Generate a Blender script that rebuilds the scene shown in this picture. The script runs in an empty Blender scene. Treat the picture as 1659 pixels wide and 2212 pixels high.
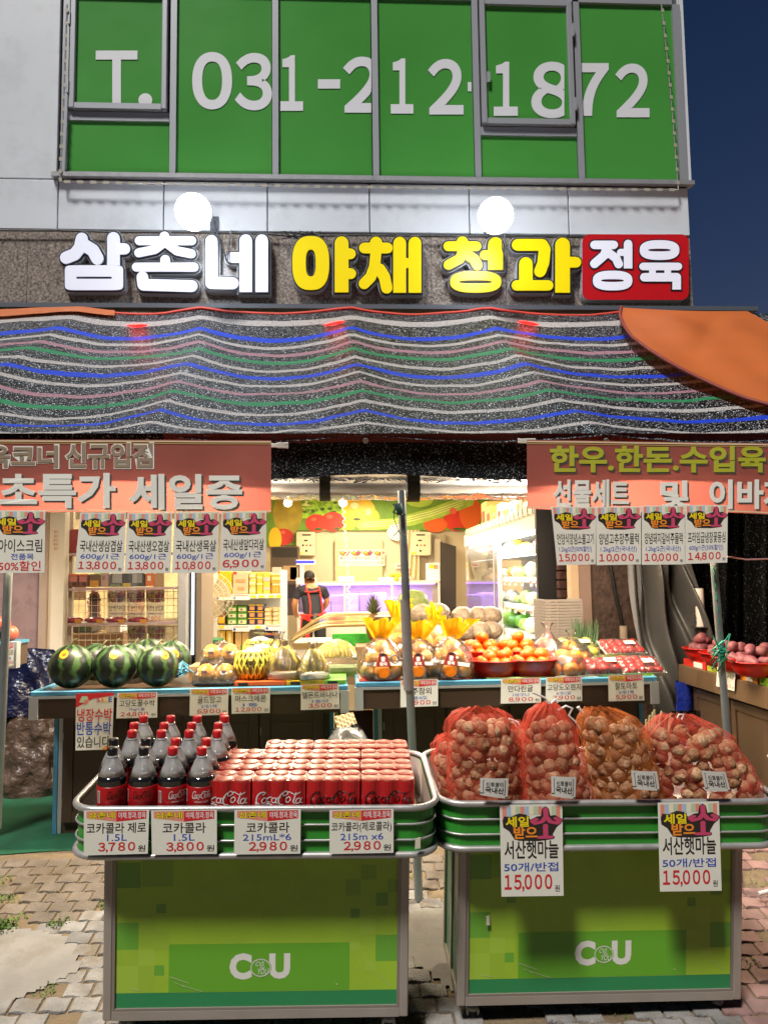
import bpy, math, random
from mathutils import Vector as V, Matrix, noise
R = math.radians
rnd = random.Random(7)
S = bpy.context.scene
COL = S.collection

# ------------------------------------------------------------------ camera
CAMZ = 1.5
YAW, PITCH, ROLL, FPX = R(2.98), R(4.78), R(-0.75), 1661.0
FW = V((math.sin(YAW)*math.cos(PITCH), math.cos(YAW)*math.cos(PITCH), math.sin(PITCH)))
RT0 = V((math.cos(YAW), -math.sin(YAW), 0)); UP0 = RT0.cross(FW)
RT = RT0*math.cos(ROLL)+UP0*math.sin(ROLL); UP = UP0*math.cos(ROLL)-RT0*math.sin(ROLL)
cam = bpy.data.cameras.new('camera'); camo = bpy.data.objects.new('camera', cam); COL.objects.link(camo)
cam.sensor_fit = 'VERTICAL'; cam.sensor_height = 36; cam.lens = 36*FPX/2212
cam.clip_start = 0.05; cam.clip_end = 400
M = Matrix((RT, UP, -FW)).transposed().to_4x4(); M.translation = V((0, 0, CAMZ)); camo.matrix_world = M
S.camera = camo

# ------------------------------------------------------------------ sky, sun, exposure
w = bpy.data.worlds.new('World'); S.world = w; w.use_nodes = True
nt = w.node_tree; bg = nt.nodes['Background']
sky = nt.nodes.new('ShaderNodeTexSky'); sky.sky_type = 'NISHITA'; sky.sun_disc = False
SUND = V((0.085, 0.135, -0.27)).normalized()
sky.sun_elevation = R(-0.5); sky.sun_rotation = R(35); sky.ozone_density = 3.3; sky.air_density = 1.0
nt.links.new(sky.outputs[0], bg.inputs[0]); bg.inputs[1].default_value = 0.115
sun = bpy.data.lights.new('street_light', 'SUN'); sun.energy = 3.6; sun.angle = R(9); sun.color = (1, .97, .93)
suno = bpy.data.objects.new('street_light', sun); COL.objects.link(suno)
suno.rotation_euler = SUND.to_track_quat('-Z', 'Y').to_euler(); suno.location = (-3, -2, 8)
S.view_settings.view_transform = 'Standard'; S.view_settings.look = 'None'
S.view_settings.exposure = 0.32; S.view_settings.gamma = 1.0
S.cycles.max_bounces = 7; S.cycles.transparent_max_bounces = 24
S.cycles.sample_clamp_indirect = 6; S.cycles.use_denoising = True
S.cycles.caustics_reflective = False; S.cycles.caustics_refractive = False

# ------------------------------------------------------------------ pixel rays on true planes (1659x2212 picture units)
def ray(px, py):
    return FW + RT*((px-829.5)/FPX) - UP*((py-1106)/FPX)
def at(px, py, Y):
    d = ray(px, py); t = Y/d.y
    return V((d.x*t, Y, CAMZ+d.z*t))
def atz(px, py, z):
    d = ray(px, py); t = (z-CAMZ)/d.z
    return V((d.x*t, d.y*t, z))
def wall(Y):
    return lambda x, y, l=0.0: at(x, y, Y)+V((0, -l, 0))
def plane(o, n):
    o = V(o); n = V(n).normalized(); c = V((0, 0, CAMZ))
    def f(x, y, l=0.0):
        d = ray(x, y); t = (o-c).dot(n)/d.dot(n)
        return c+d*t+n*l
    return f
def hexc(h):
    h = h.lstrip('#'); r = []
    for i in (0, 2, 4):
        c = int(h[i:i+2], 16)/255; r.append(c/12.92 if c <= .04045 else ((c+.055)/1.055)**2.4)
    return tuple(r)

# ------------------------------------------------------------------ materials
MATS = {}
def mat(name, col, rough=.6, metal=0, spec=.5, nz=None, bump=None, emit=None, dirt=None, coat=0, island=0):
    if name in MATS: return MATS[name]
    m = bpy.data.materials.new(name); m.use_nodes = True; MATS[name] = m
    n = m.node_tree.nodes; L = m.node_tree.links; b = n['Principled BSDF']
    if isinstance(col, str): col = hexc(col)
    c4 = (*col, 1)
    b.inputs['Base Color'].default_value = c4
    b.inputs['Roughness'].default_value = rough; b.inputs['Metallic'].default_value = metal
    b.inputs['Specular IOR Level'].default_value = spec
    if coat: b.inputs['Coat Weight'].default_value = coat; b.inputs['Coat Roughness'].default_value = .05
    src = None
    if nz or bump or dirt:
        tc = n.new('ShaderNodeTexCoord')
    if nz:
        t = n.new('ShaderNodeTexNoise'); t.inputs['Scale'].default_value = nz[0]; t.inputs['Detail'].default_value = 4
        L.new(tc.outputs['Object'], t.inputs['Vector'])
        mp = n.new('ShaderNodeMapRange'); mp.inputs[1].default_value = .25; mp.inputs[2].default_value = .75
        mp.inputs[3].default_value = 1-nz[1]; mp.inputs[4].default_value = 1+nz[1]
        L.new(t.outputs['Fac'], mp.inputs[0])
        vm = n.new('ShaderNodeVectorMath'); vm.operation = 'SCALE'; vm.inputs[0].default_value = col
        L.new(mp.outputs[0], vm.inputs['Scale']); src = vm.outputs[0]
        rr = n.new('ShaderNodeMapRange'); rr.inputs[3].default_value = max(0, rough-.1); rr.inputs[4].default_value = min(1, rough+.12)
        L.new(t.outputs['Fac'], rr.inputs[0]); L.new(rr.outputs[0], b.inputs['Roughness'])
    if island:
        g = n.new('ShaderNodeNewGeometry'); mp = n.new('ShaderNodeMapRange')
        mp.inputs[3].default_value = 1-island; mp.inputs[4].default_value = 1+island
        L.new(g.outputs['Random Per Island'], mp.inputs[0])
        vm = n.new('ShaderNodeVectorMath'); vm.operation = 'SCALE'
        if src: L.new(src, vm.inputs[0])
        else: vm.inputs[0].default_value = col
        L.new(mp.outputs[0], vm.inputs['Scale']); src = vm.outputs[0]
    if dirt:
        t = n.new('ShaderNodeTexNoise'); t.inputs['Scale'].default_value = dirt[0]; t.inputs['Detail'].default_value = 8
        t.inputs['Roughness'].default_value = .7
        L.new(tc.outputs['Object'], t.inputs['Vector'])
        mp = n.new('ShaderNodeMapRange'); mp.inputs[1].default_value = .5; mp.inputs[2].default_value = .68
        mp.inputs[4].default_value = dirt[1]; L.new(t.outputs['Fac'], mp.inputs[0])
        mx = n.new('ShaderNodeMix'); mx.data_type = 'RGBA'
        L.new(mp.outputs[0], mx.inputs[0])
        if src: L.new(src, mx.inputs[6])
        else: mx.inputs[6].default_value = c4
        mx.inputs[7].default_value = (*hexc(dirt[2]), 1); src = mx.outputs[2]
    if src: L.new(src, b.inputs['Base Color'])
    if bump:
        t = n.new('ShaderNodeTexNoise'); t.inputs['Scale'].default_value = bump[0]; t.inputs['Detail'].default_value = 3
        L.new(tc.outputs['Object'], t.inputs['Vector'])
        bp = n.new('ShaderNodeBump'); bp.inputs['Strength'].default_value = bump[1]; bp.inputs['Distance'].default_value = bump[2]
        L.new(t.outputs['Fac'], bp.inputs['Height']); L.new(bp.outputs[0], b.inputs['Normal'])
    if emit:
        b.inputs['Emission Color'].default_value = (*hexc(emit[0]), 1); b.inputs['Emission Strength'].default_value = emit[1]
    return m
def film(name, col=(1, 1, 1), clear=.8, rough=.08, bump=None, gloss=.22):
    """thin clear sheet: mostly see-through, part milky, part shiny"""
    if name in MATS: return MATS[name]
    m = bpy.data.materials.new(name); m.use_nodes = True; MATS[name] = m
    n = m.node_tree.nodes; L = m.node_tree.links; n.remove(n['Principled BSDF'])
    tr = n.new('ShaderNodeBsdfTransparent'); di = n.new('ShaderNodeBsdfDiffuse'); gl = n.new('ShaderNodeBsdfGlossy'); tl = n.new('ShaderNodeBsdfTranslucent')
    di.inputs[0].default_value = (*col, 1); tl.inputs[0].default_value = (*col, 1); gl.inputs['Roughness'].default_value = rough
    a = n.new('ShaderNodeAddShader'); mx = n.new('ShaderNodeMixShader'); mx.inputs[0].default_value = .5
    L.new(di.outputs[0], mx.inputs[1]); L.new(tl.outputs[0], mx.inputs[2])
    m1 = n.new('ShaderNodeMixShader'); m1.inputs[0].default_value = clear
    L.new(mx.outputs[0], m1.inputs[1]); L.new(tr.outputs[0], m1.inputs[2])
    fr = n.new('ShaderNodeFresnel'); fr.inputs[0].default_value = 1.45
    mp = n.new('ShaderNodeMath'); mp.operation = 'MULTIPLY_ADD'; mp.inputs[1].default_value = .9; mp.inputs[2].default_value = gloss*.3
    L.new(fr.outputs[0], mp.inputs[0])
    m2 = n.new('ShaderNodeMixShader'); L.new(mp.outputs[0], m2.inputs[0]); L.new(m1.outputs[0], m2.inputs[1]); L.new(gl.outputs[0], m2.inputs[2])
    if bump:
        tc = n.new('ShaderNodeTexCoord'); t = n.new('ShaderNodeTexNoise'); t.inputs['Scale'].default_value = bump[0]; t.inputs['Distortion'].default_value = 1.5
        L.new(tc.outputs['Object'], t.inputs['Vector']); bp = n.new('ShaderNodeBump'); bp.inputs['Strength'].default_value = bump[1]; bp.inputs['Distance'].default_value = bump[2]
        L.new(t.outputs['Fac'], bp.inputs['Height']); L.new(bp.outputs[0], gl.inputs['Normal']); L.new(bp.outputs[0], fr.inputs['Normal'])
    L.new(m2.outputs[0], n['Material Output'].inputs[0])
    return m
def cloth(name, col, trans=.4, rough=.7, see=0.0, nz=None):
    """woven sheet that lets some light through"""
    if name in MATS: return MATS[name]
    m = bpy.data.materials.new(name); m.use_nodes = True; MATS[name] = m
    if isinstance(col, str): col = hexc(col)
    n = m.node_tree.nodes; L = m.node_tree.links; b = n['Principled BSDF']
    b.inputs['Base Color'].default_value = (*col, 1); b.inputs['Roughness'].default_value = rough
    tl = n.new('ShaderNodeBsdfTranslucent'); tl.inputs[0].default_value = (*col, 1)
    if nz:
        tc = n.new('ShaderNodeTexCoord'); t = n.new('ShaderNodeTexNoise'); t.inputs['Scale'].default_value = nz[0]; t.inputs['Detail'].default_value = 5
        L.new(tc.outputs['Object'], t.inputs['Vector'])
        mr = n.new('ShaderNodeMapRange'); mr.inputs[1].default_value = .3; mr.inputs[2].default_value = .7; mr.inputs[3].default_value = 1-nz[1]; mr.inputs[4].default_value = 1+nz[1]
        L.new(t.outputs['Fac'], mr.inputs[0]); vm = n.new('ShaderNodeVectorMath'); vm.operation = 'SCALE'; vm.inputs[0].default_value = col
        L.new(mr.outputs[0], vm.inputs['Scale']); L.new(vm.outputs[0], b.inputs['Base Color']); L.new(vm.outputs[0], tl.inputs[0])
    mx = n.new('ShaderNodeMixShader'); mx.inputs[0].default_value = trans
    L.new(b.outputs[0], mx.inputs[1]); L.new(tl.outputs[0], mx.inputs[2]); out = mx.outputs[0]
    if see:
        tr = n.new('ShaderNodeBsdfTransparent'); m2 = n.new('ShaderNodeMixShader'); m2.inputs[0].default_value = see
        L.new(out, m2.inputs[1]); L.new(tr.outputs[0], m2.inputs[2]); out = m2.outputs[0]
    L.new(out, n['Material Output'].inputs[0])
    return m
def net(name, col, speck, thr, see=.0, scale=110, stretch=(1, 1, 1), rough=.45):
    """knitted plastic net: threads with scattered specks, the bright ones painted glints"""
    if name in MATS: return MATS[name]
    m = bpy.data.materials.new(name); m.use_nodes = True; MATS[name] = m
    n = m.node_tree.nodes; L = m.node_tree.links; b = n['Principled BSDF']
    tc = n.new('ShaderNodeTexCoord'); mpg = n.new('ShaderNodeMapping'); mpg.inputs['Scale'].default_value = stretch
    L.new(tc.outputs['Object'], mpg.inputs[0])
    t = n.new('ShaderNodeTexNoise'); t.inputs['Scale'].default_value = scale; t.inputs['Detail'].default_value = 1.5
    L.new(mpg.outputs[0], t.inputs['Vector'])
    mr = n.new('ShaderNodeMapRange'); mr.inputs[1].default_value = thr; mr.inputs[2].default_value = thr+.09
    L.new(t.outputs['Fac'], mr.inputs[0])
    mx = n.new('ShaderNodeMix'); mx.data_type = 'RGBA'; mx.inputs[6].default_value = (*hexc(col), 1); mx.inputs[7].default_value = (*hexc(speck), 1)
    L.new(mr.outputs[0], mx.inputs[0]); L.new(mx.outputs[2], b.inputs['Base Color'])
    b.inputs['Roughness'].default_value = rough
    sp = n.new('ShaderNodeMapRange'); sp.inputs[3].default_value = .08; sp.inputs[4].default_value = .6; L.new(mr.outputs[0], sp.inputs[0]); L.new(sp.outputs[0], b.inputs['Specular IOR Level'])
    bp = n.new('ShaderNodeBump'); bp.inputs['Strength'].default_value = 1; bp.inputs['Distance'].default_value = .006
    L.new(t.outputs['Fac'], bp.inputs['Height']); L.new(bp.outputs[0], b.inputs['Normal'])
    if see:
        tr = n.new('ShaderNodeBsdfTransparent'); m2 = n.new('ShaderNodeMixShader')
        mm = n.new('ShaderNodeMath'); mm.operation = 'LESS_THAN'; mm.inputs[1].default_value = .5-.25*(1-see)
        L.new(t.outputs['Fac'], mm.inputs[0]); m3 = n.new('ShaderNodeMath'); m3.operation = 'MULTIPLY'; m3.inputs[1].default_value = see
        L.new(mm.outputs[0], m3.inputs[0]); L.new(m3.outputs[0], m2.inputs[0])
        L.new(b.outputs[0], m2.inputs[1]); L.new(tr.outputs[0], m2.inputs[2]); L.new(m2.outputs[0], n['Material Output'].inputs[0])
    return m

# ------------------------------------------------------------------ mesh gathering
WM = {}
class MB:
    def __init__(s): s.v = []; s.f = []; s.m = []; s.s = []
    def add(s, vs, fs, m=0, sm=False):
        k = len(s.v); s.v += [V(p) for p in vs]
        for f in fs: s.f.append([i+k for i in f]); s.m.append(m); s.s.append(sm)
        return s
    def box(s, lo, hi, m=0, M=None, bev=0):
        x0, y0, z0 = lo; x1, y1, z1 = hi
        if bev:
            b = bev; vs = []; fs = []
            prof = [(x0+b, y0, 0), (x1-b, y0, 0), (x1, y0+b, 0), (x1, y1-b, 0), (x1-b, y1, 0), (x0+b, y1, 0), (x0, y1-b, 0), (x0, y0+b, 0)]
            cx, cy = (x0+x1)/2, (y0+y1)/2
            for z, k in ((z0, 1), (z0+b, 0), (z1-b, 0), (z1, 1)):
                for (x, y, _) in prof:
                    vs.append(V((x-(b if x > cx else -b)*k*.7, y-(b if y > cy else -b)*k*.7, z)))
            for r in range(3):
                for i in range(8):
                    j = (i+1) % 8; fs.append((r*8+i, r*8+j, r*8+8+j, r*8+8+i))
            fs.append(tuple(range(7, -1, -1))); fs.append(tuple(range(24, 32)))
        else:
            vs = [V((x, y, z)) for z in (z0, z1) for y in (y0, y1) for x in (x0, x1)]
            fs = [(0, 2, 3, 1), (4, 5, 7, 6), (0, 1, 5, 4), (2, 6, 7, 3), (0, 4, 6, 2), (1, 3, 7, 5)]
        if M: vs = [M @ p for p in vs]
        return s.add(vs, fs, m)
    def tube(s, pts, r, n=8, m=0, closed=False, sm=True):
        pts = [V(p) for p in pts]; N = len(pts); rr = r if isinstance(r, (list, tuple)) else [r]*N
        vs = []; prev = None
        for i, p in enumerate(pts):
            a = pts[(i-1) % N] if (closed or i) else p; b = pts[(i+1) % N] if (closed or i < N-1) else p
            d = (b-a).normalized()
            if prev is None:
                u = d.cross(V((0, 0, 1))); u = u if u.length > .1 else d.cross(V((1, 0, 0)))
            else: u = prev-d*prev.dot(d)
            u.normalize(); prev = u; wv = d.cross(u)
            for k in range(n):
                t = 2*math.pi*k/n; vs.append(p+(u*math.cos(t)+wv*math.sin(t))*rr[i])
        fs = []
        for i in range(N if closed else N-1):
            j = (i+1) % N
            for k in range(n): fs.append((i*n+k, i*n+(k+1) % n, j*n+(k+1) % n, j*n+k))
        s.add(vs, fs, m, sm)
        if not closed: s.add(vs[:n], [tuple(range(n-1, -1, -1))], m); s.add(vs[-n:], [tuple(range(n))], m)
        return s
    def lathe(s, prof, n=16, m=0, M=None, sm=True, fn=None):
        vs = []; fs = []
        for (r, z) in prof:
            for k in range(n):
                t = 2*math.pi*k/n; q = fn(t, z) if fn else 1
                vs.append(V((r*q*math.cos(t), r*q*math.sin(t), z)))
        for i in range(len(prof)-1):
            for k in range(n): fs.append((i*n+k, i*n+(k+1) % n, i*n+n+(k+1) % n, i*n+n+k))
        if prof[0][0] > 1e-5: fs.append(tuple(range(n-1, -1, -1)))
        if prof[-1][0] > 1e-5: fs.append(tuple(range((len(prof)-1)*n, len(prof)*n)))
        if M: vs = [M @ p for p in vs]
        return s.add(vs, fs, m, sm)
    def ball(s, c, r, nu=14, nv=9, m=0, fn=None, M=None):
        c = V(c); rx, ry, rz = r if isinstance(r, (tuple, list)) else (r, r, r); vs = []; fs = []
        for j in range(nv+1):
            ph = -math.pi/2+math.pi*j/nv
            for i in range(nu):
                t = 2*math.pi*i/nu; d = V((math.cos(ph)*math.cos(t), math.cos(ph)*math.sin(t), math.sin(ph))); q = fn(d) if fn else 1
                p = V((d.x*rx*q, d.y*ry*q, d.z*rz*q)); p = (M @ p) if M else p
                vs.append(c+p)
        for j in range(nv):
            for i in range(nu): fs.append((j*nu+i, j*nu+(i+1) % nu, (j+1)*nu+(i+1) % nu, (j+1)*nu+i))
        return s.add(vs, fs, m, True)
    def grid(s, fn, nu, nv, m=0, sm=True, mf=None):
        vs = [fn(i/nu, j/nv) for j in range(nv+1) for i in range(nu+1)]; k = len(s.v); s.v += [V(p) for p in vs]
        for j in range(nv):
            for i in range(nu):
                s.f.append([k+j*(nu+1)+i, k+j*(nu+1)+i+1, k+(j+1)*(nu+1)+i+1, k+(j+1)*(nu+1)+i]); s.m.append(mf(i, j) if mf else m); s.s.append(sm)
        return s
    def poly(s, pts, fm, l=0.0, m=0):
        """flat polygon given in picture units on the surface fm, facing the street"""
        vs = [fm(x, y, l) for x, y in pts]
        a = sum(pts[i][0]*pts[(i+1) % len(pts)][1]-pts[(i+1) % len(pts)][0]*pts[i][1] for i in range(len(pts)))
        f = list(range(len(pts)))
        if a > 0: f.reverse()
        return s.add(vs, [f], m)
    def rect(s, x0, y0, x1, y1, fm, l=0.0, m=0): return s.poly([(x0, y0), (x1, y0), (x1, y1), (x0, y1)], fm, l, m)
    def ell(s, cx, cy, rx, ry, fm, l=0.0, m=0, n=20): return s.poly([(cx+rx*math.cos(2*math.pi*i/n), cy+ry*math.sin(2*math.pi*i/n)) for i in range(n)], fm, l, m)
    def slab(s, pts, fm, l0, l1, m=0, ms=None):
        """polygon on surface fm with thickness from l0 to l1 (towards the street)"""
        a = sum(pts[i][0]*pts[(i+1) % len(pts)][1]-pts[(i+1) % len(pts)][0]*pts[i][1] for i in range(len(pts)))
        if a > 0: pts = pts[::-1]
        n = len(pts); vs = [fm(x, y, l1) for x, y in pts]+[fm(x, y, l0) for x, y in pts]
        s.add(vs, [list(range(n))], m); ms = m if ms is None else ms
        s.add(vs, [(i, n+i, n+(i+1) % n, (i+1) % n) for i in range(n)]+[list(range(2*n-1, n-1, -1))], ms)
        return s
    def build(s, name, mats, parent=None, label=None, cat=None, group=None, kind=None, local=False):
        if not isinstance(mats, (list, tuple)): mats = [mats]
        vs = s.v; loc = None
        if parent is not None and not local:
            inv = WM[parent.name].inverted(); vs = [inv @ p for p in vs]
        elif parent is None and not local:
            lo = [min(p[i] for p in vs) for i in range(3)]; hi = [max(p[i] for p in vs) for i in range(3)]
            loc = V(((lo[0]+hi[0])/2, (lo[1]+hi[1])/2, lo[2])); vs = [p-loc for p in vs]
        me = bpy.data.meshes.new(name); me.from_pydata([tuple(p) for p in vs], [], s.f)
        for x in mats: me.materials.append(x)
        me.polygons.foreach_set('material_index', s.m); me.polygons.foreach_set('use_smooth', s.s); me.update()
        o = bpy.data.objects.new(name, me); COL.objects.link(o)
        Mx = Matrix.Translation(loc) if loc is not None else Matrix.Identity(4)
        if parent is not None: o.parent = parent; WM[o.name] = WM[parent.name].copy()
        else: o.matrix_world = Mx; WM[o.name] = Mx
        tag(o, label, cat, group, kind); return o
def tag(o, label=None, cat=None, group=None, kind=None):
    if label: o['label'] = label
    if cat: o['category'] = cat
    if group: o['group'] = group
    if kind: o['kind'] = kind
    return o
def thing(name, label, cat, M=None, group=None):
    o = bpy.data.objects.new(name, None); COL.objects.link(o); o.empty_display_size = .05
    M = Matrix.Translation(M) if isinstance(M, V) else (M or Matrix.Identity(4))
    o.matrix_world = M; WM[o.name] = M.copy(); return tag(o, label, cat, group)
def dup(root, M, label=None, group=None):
    def cp(o, par):
        c = o.copy(); COL.objects.link(c)
        if par is not None: c.parent = par
        for ch in list(o.children): cp(ch, c)
        return c
    r = cp(root, None); r.matrix_world = M; WM[r.name] = M.copy()
    if label: r['label'] = label
    if group: r['group'] = group
    return r
def T(x, y, z): return Matrix.Translation((x, y, z))
def RZ(a): return Matrix.Rotation(a, 4, 'Z')
def RX(a): return Matrix.Rotation(a, 4, 'X')
def RY(a): return Matrix.Rotation(a, 4, 'Y')
def SC(x, y=None, z=None):
    y = x if y is None else y; z = x if z is None else z
    return Matrix.Diagonal((x, y, z, 1))

# ------------------------------------------------------------------ lettering
TXT = {}
FULLW = {ord(a): chr(ord(a)+0xFEE0) for a in '0123456789'}
def text_geo(body, bold, res=3):
    k = (body, bold)
    if k in TXT: return TXT[k]
    c = bpy.data.curves.new('t', 'FONT'); c.body = body; c.size = 1; c.offset = bold if any(ord(ch) > 0x1100 for ch in body) else bold*.5; c.resolution_u = res
    if all(ch in '0123456789,' for ch in body): c.body = body.translate(FULLW); c.space_character = .58; c.offset = min(.03, bold+.01)
    o = bpy.data.objects.new('t', c); COL.objects.link(o)
    dg = bpy.context.evaluated_depsgraph_get(); e = o.evaluated_get(dg); me = e.to_mesh()
    vs = [(v.co.x, v.co.y) for v in me.vertices]; fs = [list(p.vertices) for p in me.polygons]
    e.to_mesh_clear(); bpy.data.objects.remove(o); bpy.data.curves.remove(c)
    x0 = min(v[0] for v in vs); x1 = max(v[0] for v in vs); y0 = min(v[1] for v in vs); y1 = max(v[1] for v in vs)
    TXT[k] = ([((x-x0)/(x1-x0), (y1-y)/(y1-y0)) for x, y in vs], fs, (x1-x0)/(y1-y0)); return TXT[k]
def put(mb, body, x0, y0, x1, y1, fm, l=.0015, m=0, bold=.02, shear=0, fit=True):
    """letters fitted to the box x0 y0 x1 y1 (picture units) on the surface fm"""
    vs, fs, ar = text_geo(body, bold); h = y1-y0; w_ = x1-x0
    P = [fm(x0+u*w_+shear*h*(1-v), y0+v*h, l) for u, v in vs]
    mb.add(P, fs, m)
def capsule(a, b, r, flat=False, n=7, r2=None):
    r2 = r if r2 is None else r2
    ax, ay = a; bx, by = b; d = math.hypot(bx-ax, by-ay)
    if d < 1e-6: return [(ax+r*math.cos(2*math.pi*i/14), ay+r*math.sin(2*math.pi*i/14)) for i in range(14)]
    t = math.atan2(by-ay, bx-ax); P = [(ax+r*math.cos(t+math.pi/2+math.pi*i/n), ay+r*math.sin(t+math.pi/2+math.pi*i/n)) for i in range(n+1)]
    if flat: P += [(bx+r2*(math.cos(t)*.9+math.sin(t)), by+r2*(math.sin(t)*.9-math.cos(t))), (bx+r2*(math.cos(t)*.9-math.sin(t)), by+r2*(math.sin(t)*.9+math.cos(t)))]
    else: P += [(bx+r2*math.cos(t-math.pi/2+math.pi*i/n), by+r2*math.sin(t-math.pi/2+math.pi*i/n)) for i in range(n+1)]
    return P
def stroke(mb, pts, r, fm, l0, l1, m=0, ms=None, flat=False, thick=True):
    for i in range(max(1, len(pts)-1)):
        a = pts[i]; b = pts[min(i+1, len(pts)-1)]; e = rnd.random()*.0006
        P = capsule(a, b, r, flat and i == len(pts)-2)
        if thick: mb.slab(P, fm, l0, l1+e, m, ms)
        else: mb.poly(P, fm, l1+e, m)
def ringpts(cx, cy, rx, ry, n=40, p=2.6):
    o = []
    for i in range(n):
        t = 2*math.pi*i/n; c, s_ = math.cos(t), math.sin(t)
        o.append((cx+rx*math.copysign(abs(c)**(2/p), c), cy+ry*math.copysign(abs(s_)**(2/p), s_)))
    return o
def ring(mb, cx, cy, rx, ry, r, fm, l0, l1, m=0, ms=None, p=2.6):
    """closed band: the outer and inner outline joined by quads"""
    ms = m if ms is None else ms
    A = ringpts(cx, cy, rx+r, ry+r, p=p); B = ringpts(cx, cy, max(1, rx-r), max(.5, ry-r), p=p*1.5 if p > 4 else p); n = len(A)
    vs = [fm(x, y, l1) for x, y in A]+[fm(x, y, l1) for x, y in B]+[fm(x, y, l0) for x, y in A]+[fm(x, y, l0) for x, y in B]
    q = [];  qs = []
    for i in range(n):
        j = (i+1) % n; q.append((i, n+i, n+j, j)); qs += [(i, j, 2*n+j, 2*n+i), (n+i, 3*n+i, 3*n+j, n+j)]
    mb.add(vs, q, m); mb.add(vs, qs, ms)
# ------------------------------------------------------------------ common materials
WHITE = mat('white_cladding', '#d3d9e0', .35, nz=(1.2, .05), dirt=(2.5, .25, '#8d8f90'))
ALU = mat('aluminium', '#b4b4b6', .35, metal=.55, nz=(30, .05))
ALUD = mat('dull_aluminium', '#9a9692', .45, metal=.5, nz=(25, .06))
STEEL = mat('galvanised_steel', '#8f9594', .38, metal=.7, nz=(9, .14))
BLACK = mat('black_plastic', '#141414', .45)
PAPER = mat('laminated_paper', '#e4e2d4', .28, spec=.45)
INK = mat('black_ink', '#191716', .5); RED = mat('red_ink', '#cc2a30', .5); BLUE = mat('blue_ink', '#2c4fb0', .5)
WHT = mat('white_plastic', '#e6e6e2', .4); YEL = mat('yellow_ink', '#f2d813', .5); ORG = mat('orange_ink', '#f5922a', .5)
MAG = mat('magenta_ink', '#c8456a', .5); DK = mat('dark_backing_ink', '#2b2624', .5)
LB = mat('pale_blue_ink', '#a9c3d8', .5); LR = mat('pale_red_ink', '#e58f7a', .5); LG = mat('pale_green_ink', '#b8cfae', .5); CRM = mat('cream_ink', '#efe3c4', .5)

# ------------------------------------------------------------------ ground
def gz(y): return -.03+.13*(y-2.5) if y < 3.95 else .158
def ground_pt(px, py, l=0):
    d = ray(px, py)
    t = (.02-.25-CAMZ)/(d.z-.1*d.y)
    return V((d.x*t, d.y*t, CAMZ+d.z*t+l))
SAND = mat('shaded_sandy_soil', '#6a5a44', .95, nz=(3.5, .3), bump=(60, .5, .02), dirt=(5, .7, '#473a2a'))  # brown soil, darkened further in place of the canopy's shadow
g = MB(); ys = [-40, -6, -1, 1, 2, 3, 3.95, 4.4, 14, 60]
for i in range(len(ys)-1):
    a, b = ys[i], ys[i+1]; za, zb = [(-.2575 if y < .75 else gz(y))-.003 for y in (a, b)]
    g.add([(-60, a, za), (60, a, za), (60, b, zb), (-60, b, zb)], [(0, 1, 2, 3)])
g.build('ground', SAND, kind='structure')
PAVE = mat('concrete_pavers', '#7d7a76', .9, nz=(16, .28), bump=(150, .8, .008), dirt=(3.6, .85, '#665843'), island=.2)
PAVER = mat('reddish_pavers', '#7f625c', .9, nz=(14, .24), bump=(180, .4, .006), dirt=(3, .6, '#7b675c'), island=.16)
SLABM = mat('cast_concrete', '#7d7973', .9, nz=(6, .25), bump=(70, .35, .006), dirt=(4, .75, '#675d4e'))
def slab_has(x, y):   # smooth poured concrete between the pavers
    if x < -.8 and 2.82 < y < 3.3+.05*math.sin(x*8):
        return x < -1.25+.3*(y-2.82)/.48+.07*math.sin(y*13)+.05*noise.noise(V((x*4, y*6, 1)))
    return .16 < x < .52 and 2.9+.15*math.sin(x*9) < y < 3.42
def paver_ok(x, y):
    q = noise.noise(V((x*2.3, y*2.3, 3.1)))
    if y > 3.93: return False
    if slab_has(x, y): return False
    return True
pv = MB(); pr = MB(); pd = MB(); cw, cd = .102, .078
holes = []
for jy in range(-6, 36):
    for ix in range(-36, 40):
        y = 1.2+jy*cd; x = ix*cw+(cw/2 if jy % 2 else 0)
        if abs(x) > 3.3 or not paver_ok(x+cw/2, y+cd/2): continue
        gap = (ix*3+jy*5) % 7 == 0 and noise.noise(V((x*1.1, y*1.1, 9))) > -.12
        if gap: holes.append((x+cw/2, y+cd/2)); continue
        if noise.noise(V((x*3, y*3, 20))) > .44: continue
        e = .004; n = 5; h = .007*rnd.random()-.0045
        tlt = rnd.uniform(-.012, .012)
        def wv(t, off): return .0058*math.sin(2*math.pi*(t+off))
        A = [(x+e+(cw-2*e)*i/n, y+e+wv(i/n, 0)) for i in range(n+1)]
        B = [(x+e+(cw-2*e)*i/n, y+cd-e+wv(i/n, 0)) for i in range(n, -1, -1)]
        P = A+B; N = len(P); c = V((x+cw/2, y+cd/2, 0))
        top = [V((p[0]+(c.x-p[0])*.045, p[1]+(c.y-p[1])*.05, gz(p[1])+.006+h+tlt*(p[0]-c.x))) for p in P]
        mid = [V((p[0], p[1], gz(p[1])+.001+h)) for p in P]; bot = [V((p[0], p[1], gz(p[1])-.03)) for p in P]
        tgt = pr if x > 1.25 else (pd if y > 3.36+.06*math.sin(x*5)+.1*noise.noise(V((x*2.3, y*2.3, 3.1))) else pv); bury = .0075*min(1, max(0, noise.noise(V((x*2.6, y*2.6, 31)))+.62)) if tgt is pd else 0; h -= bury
        tgt.add(top+mid+bot, [list(range(N))]+[(N+i, N+(i+1) % N, (i+1) % N, i) for i in range(N)]+[(2*N+i, 2*N+(i+1) % N, N+(i+1) % N, N+i) for i in range(N)])
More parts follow.
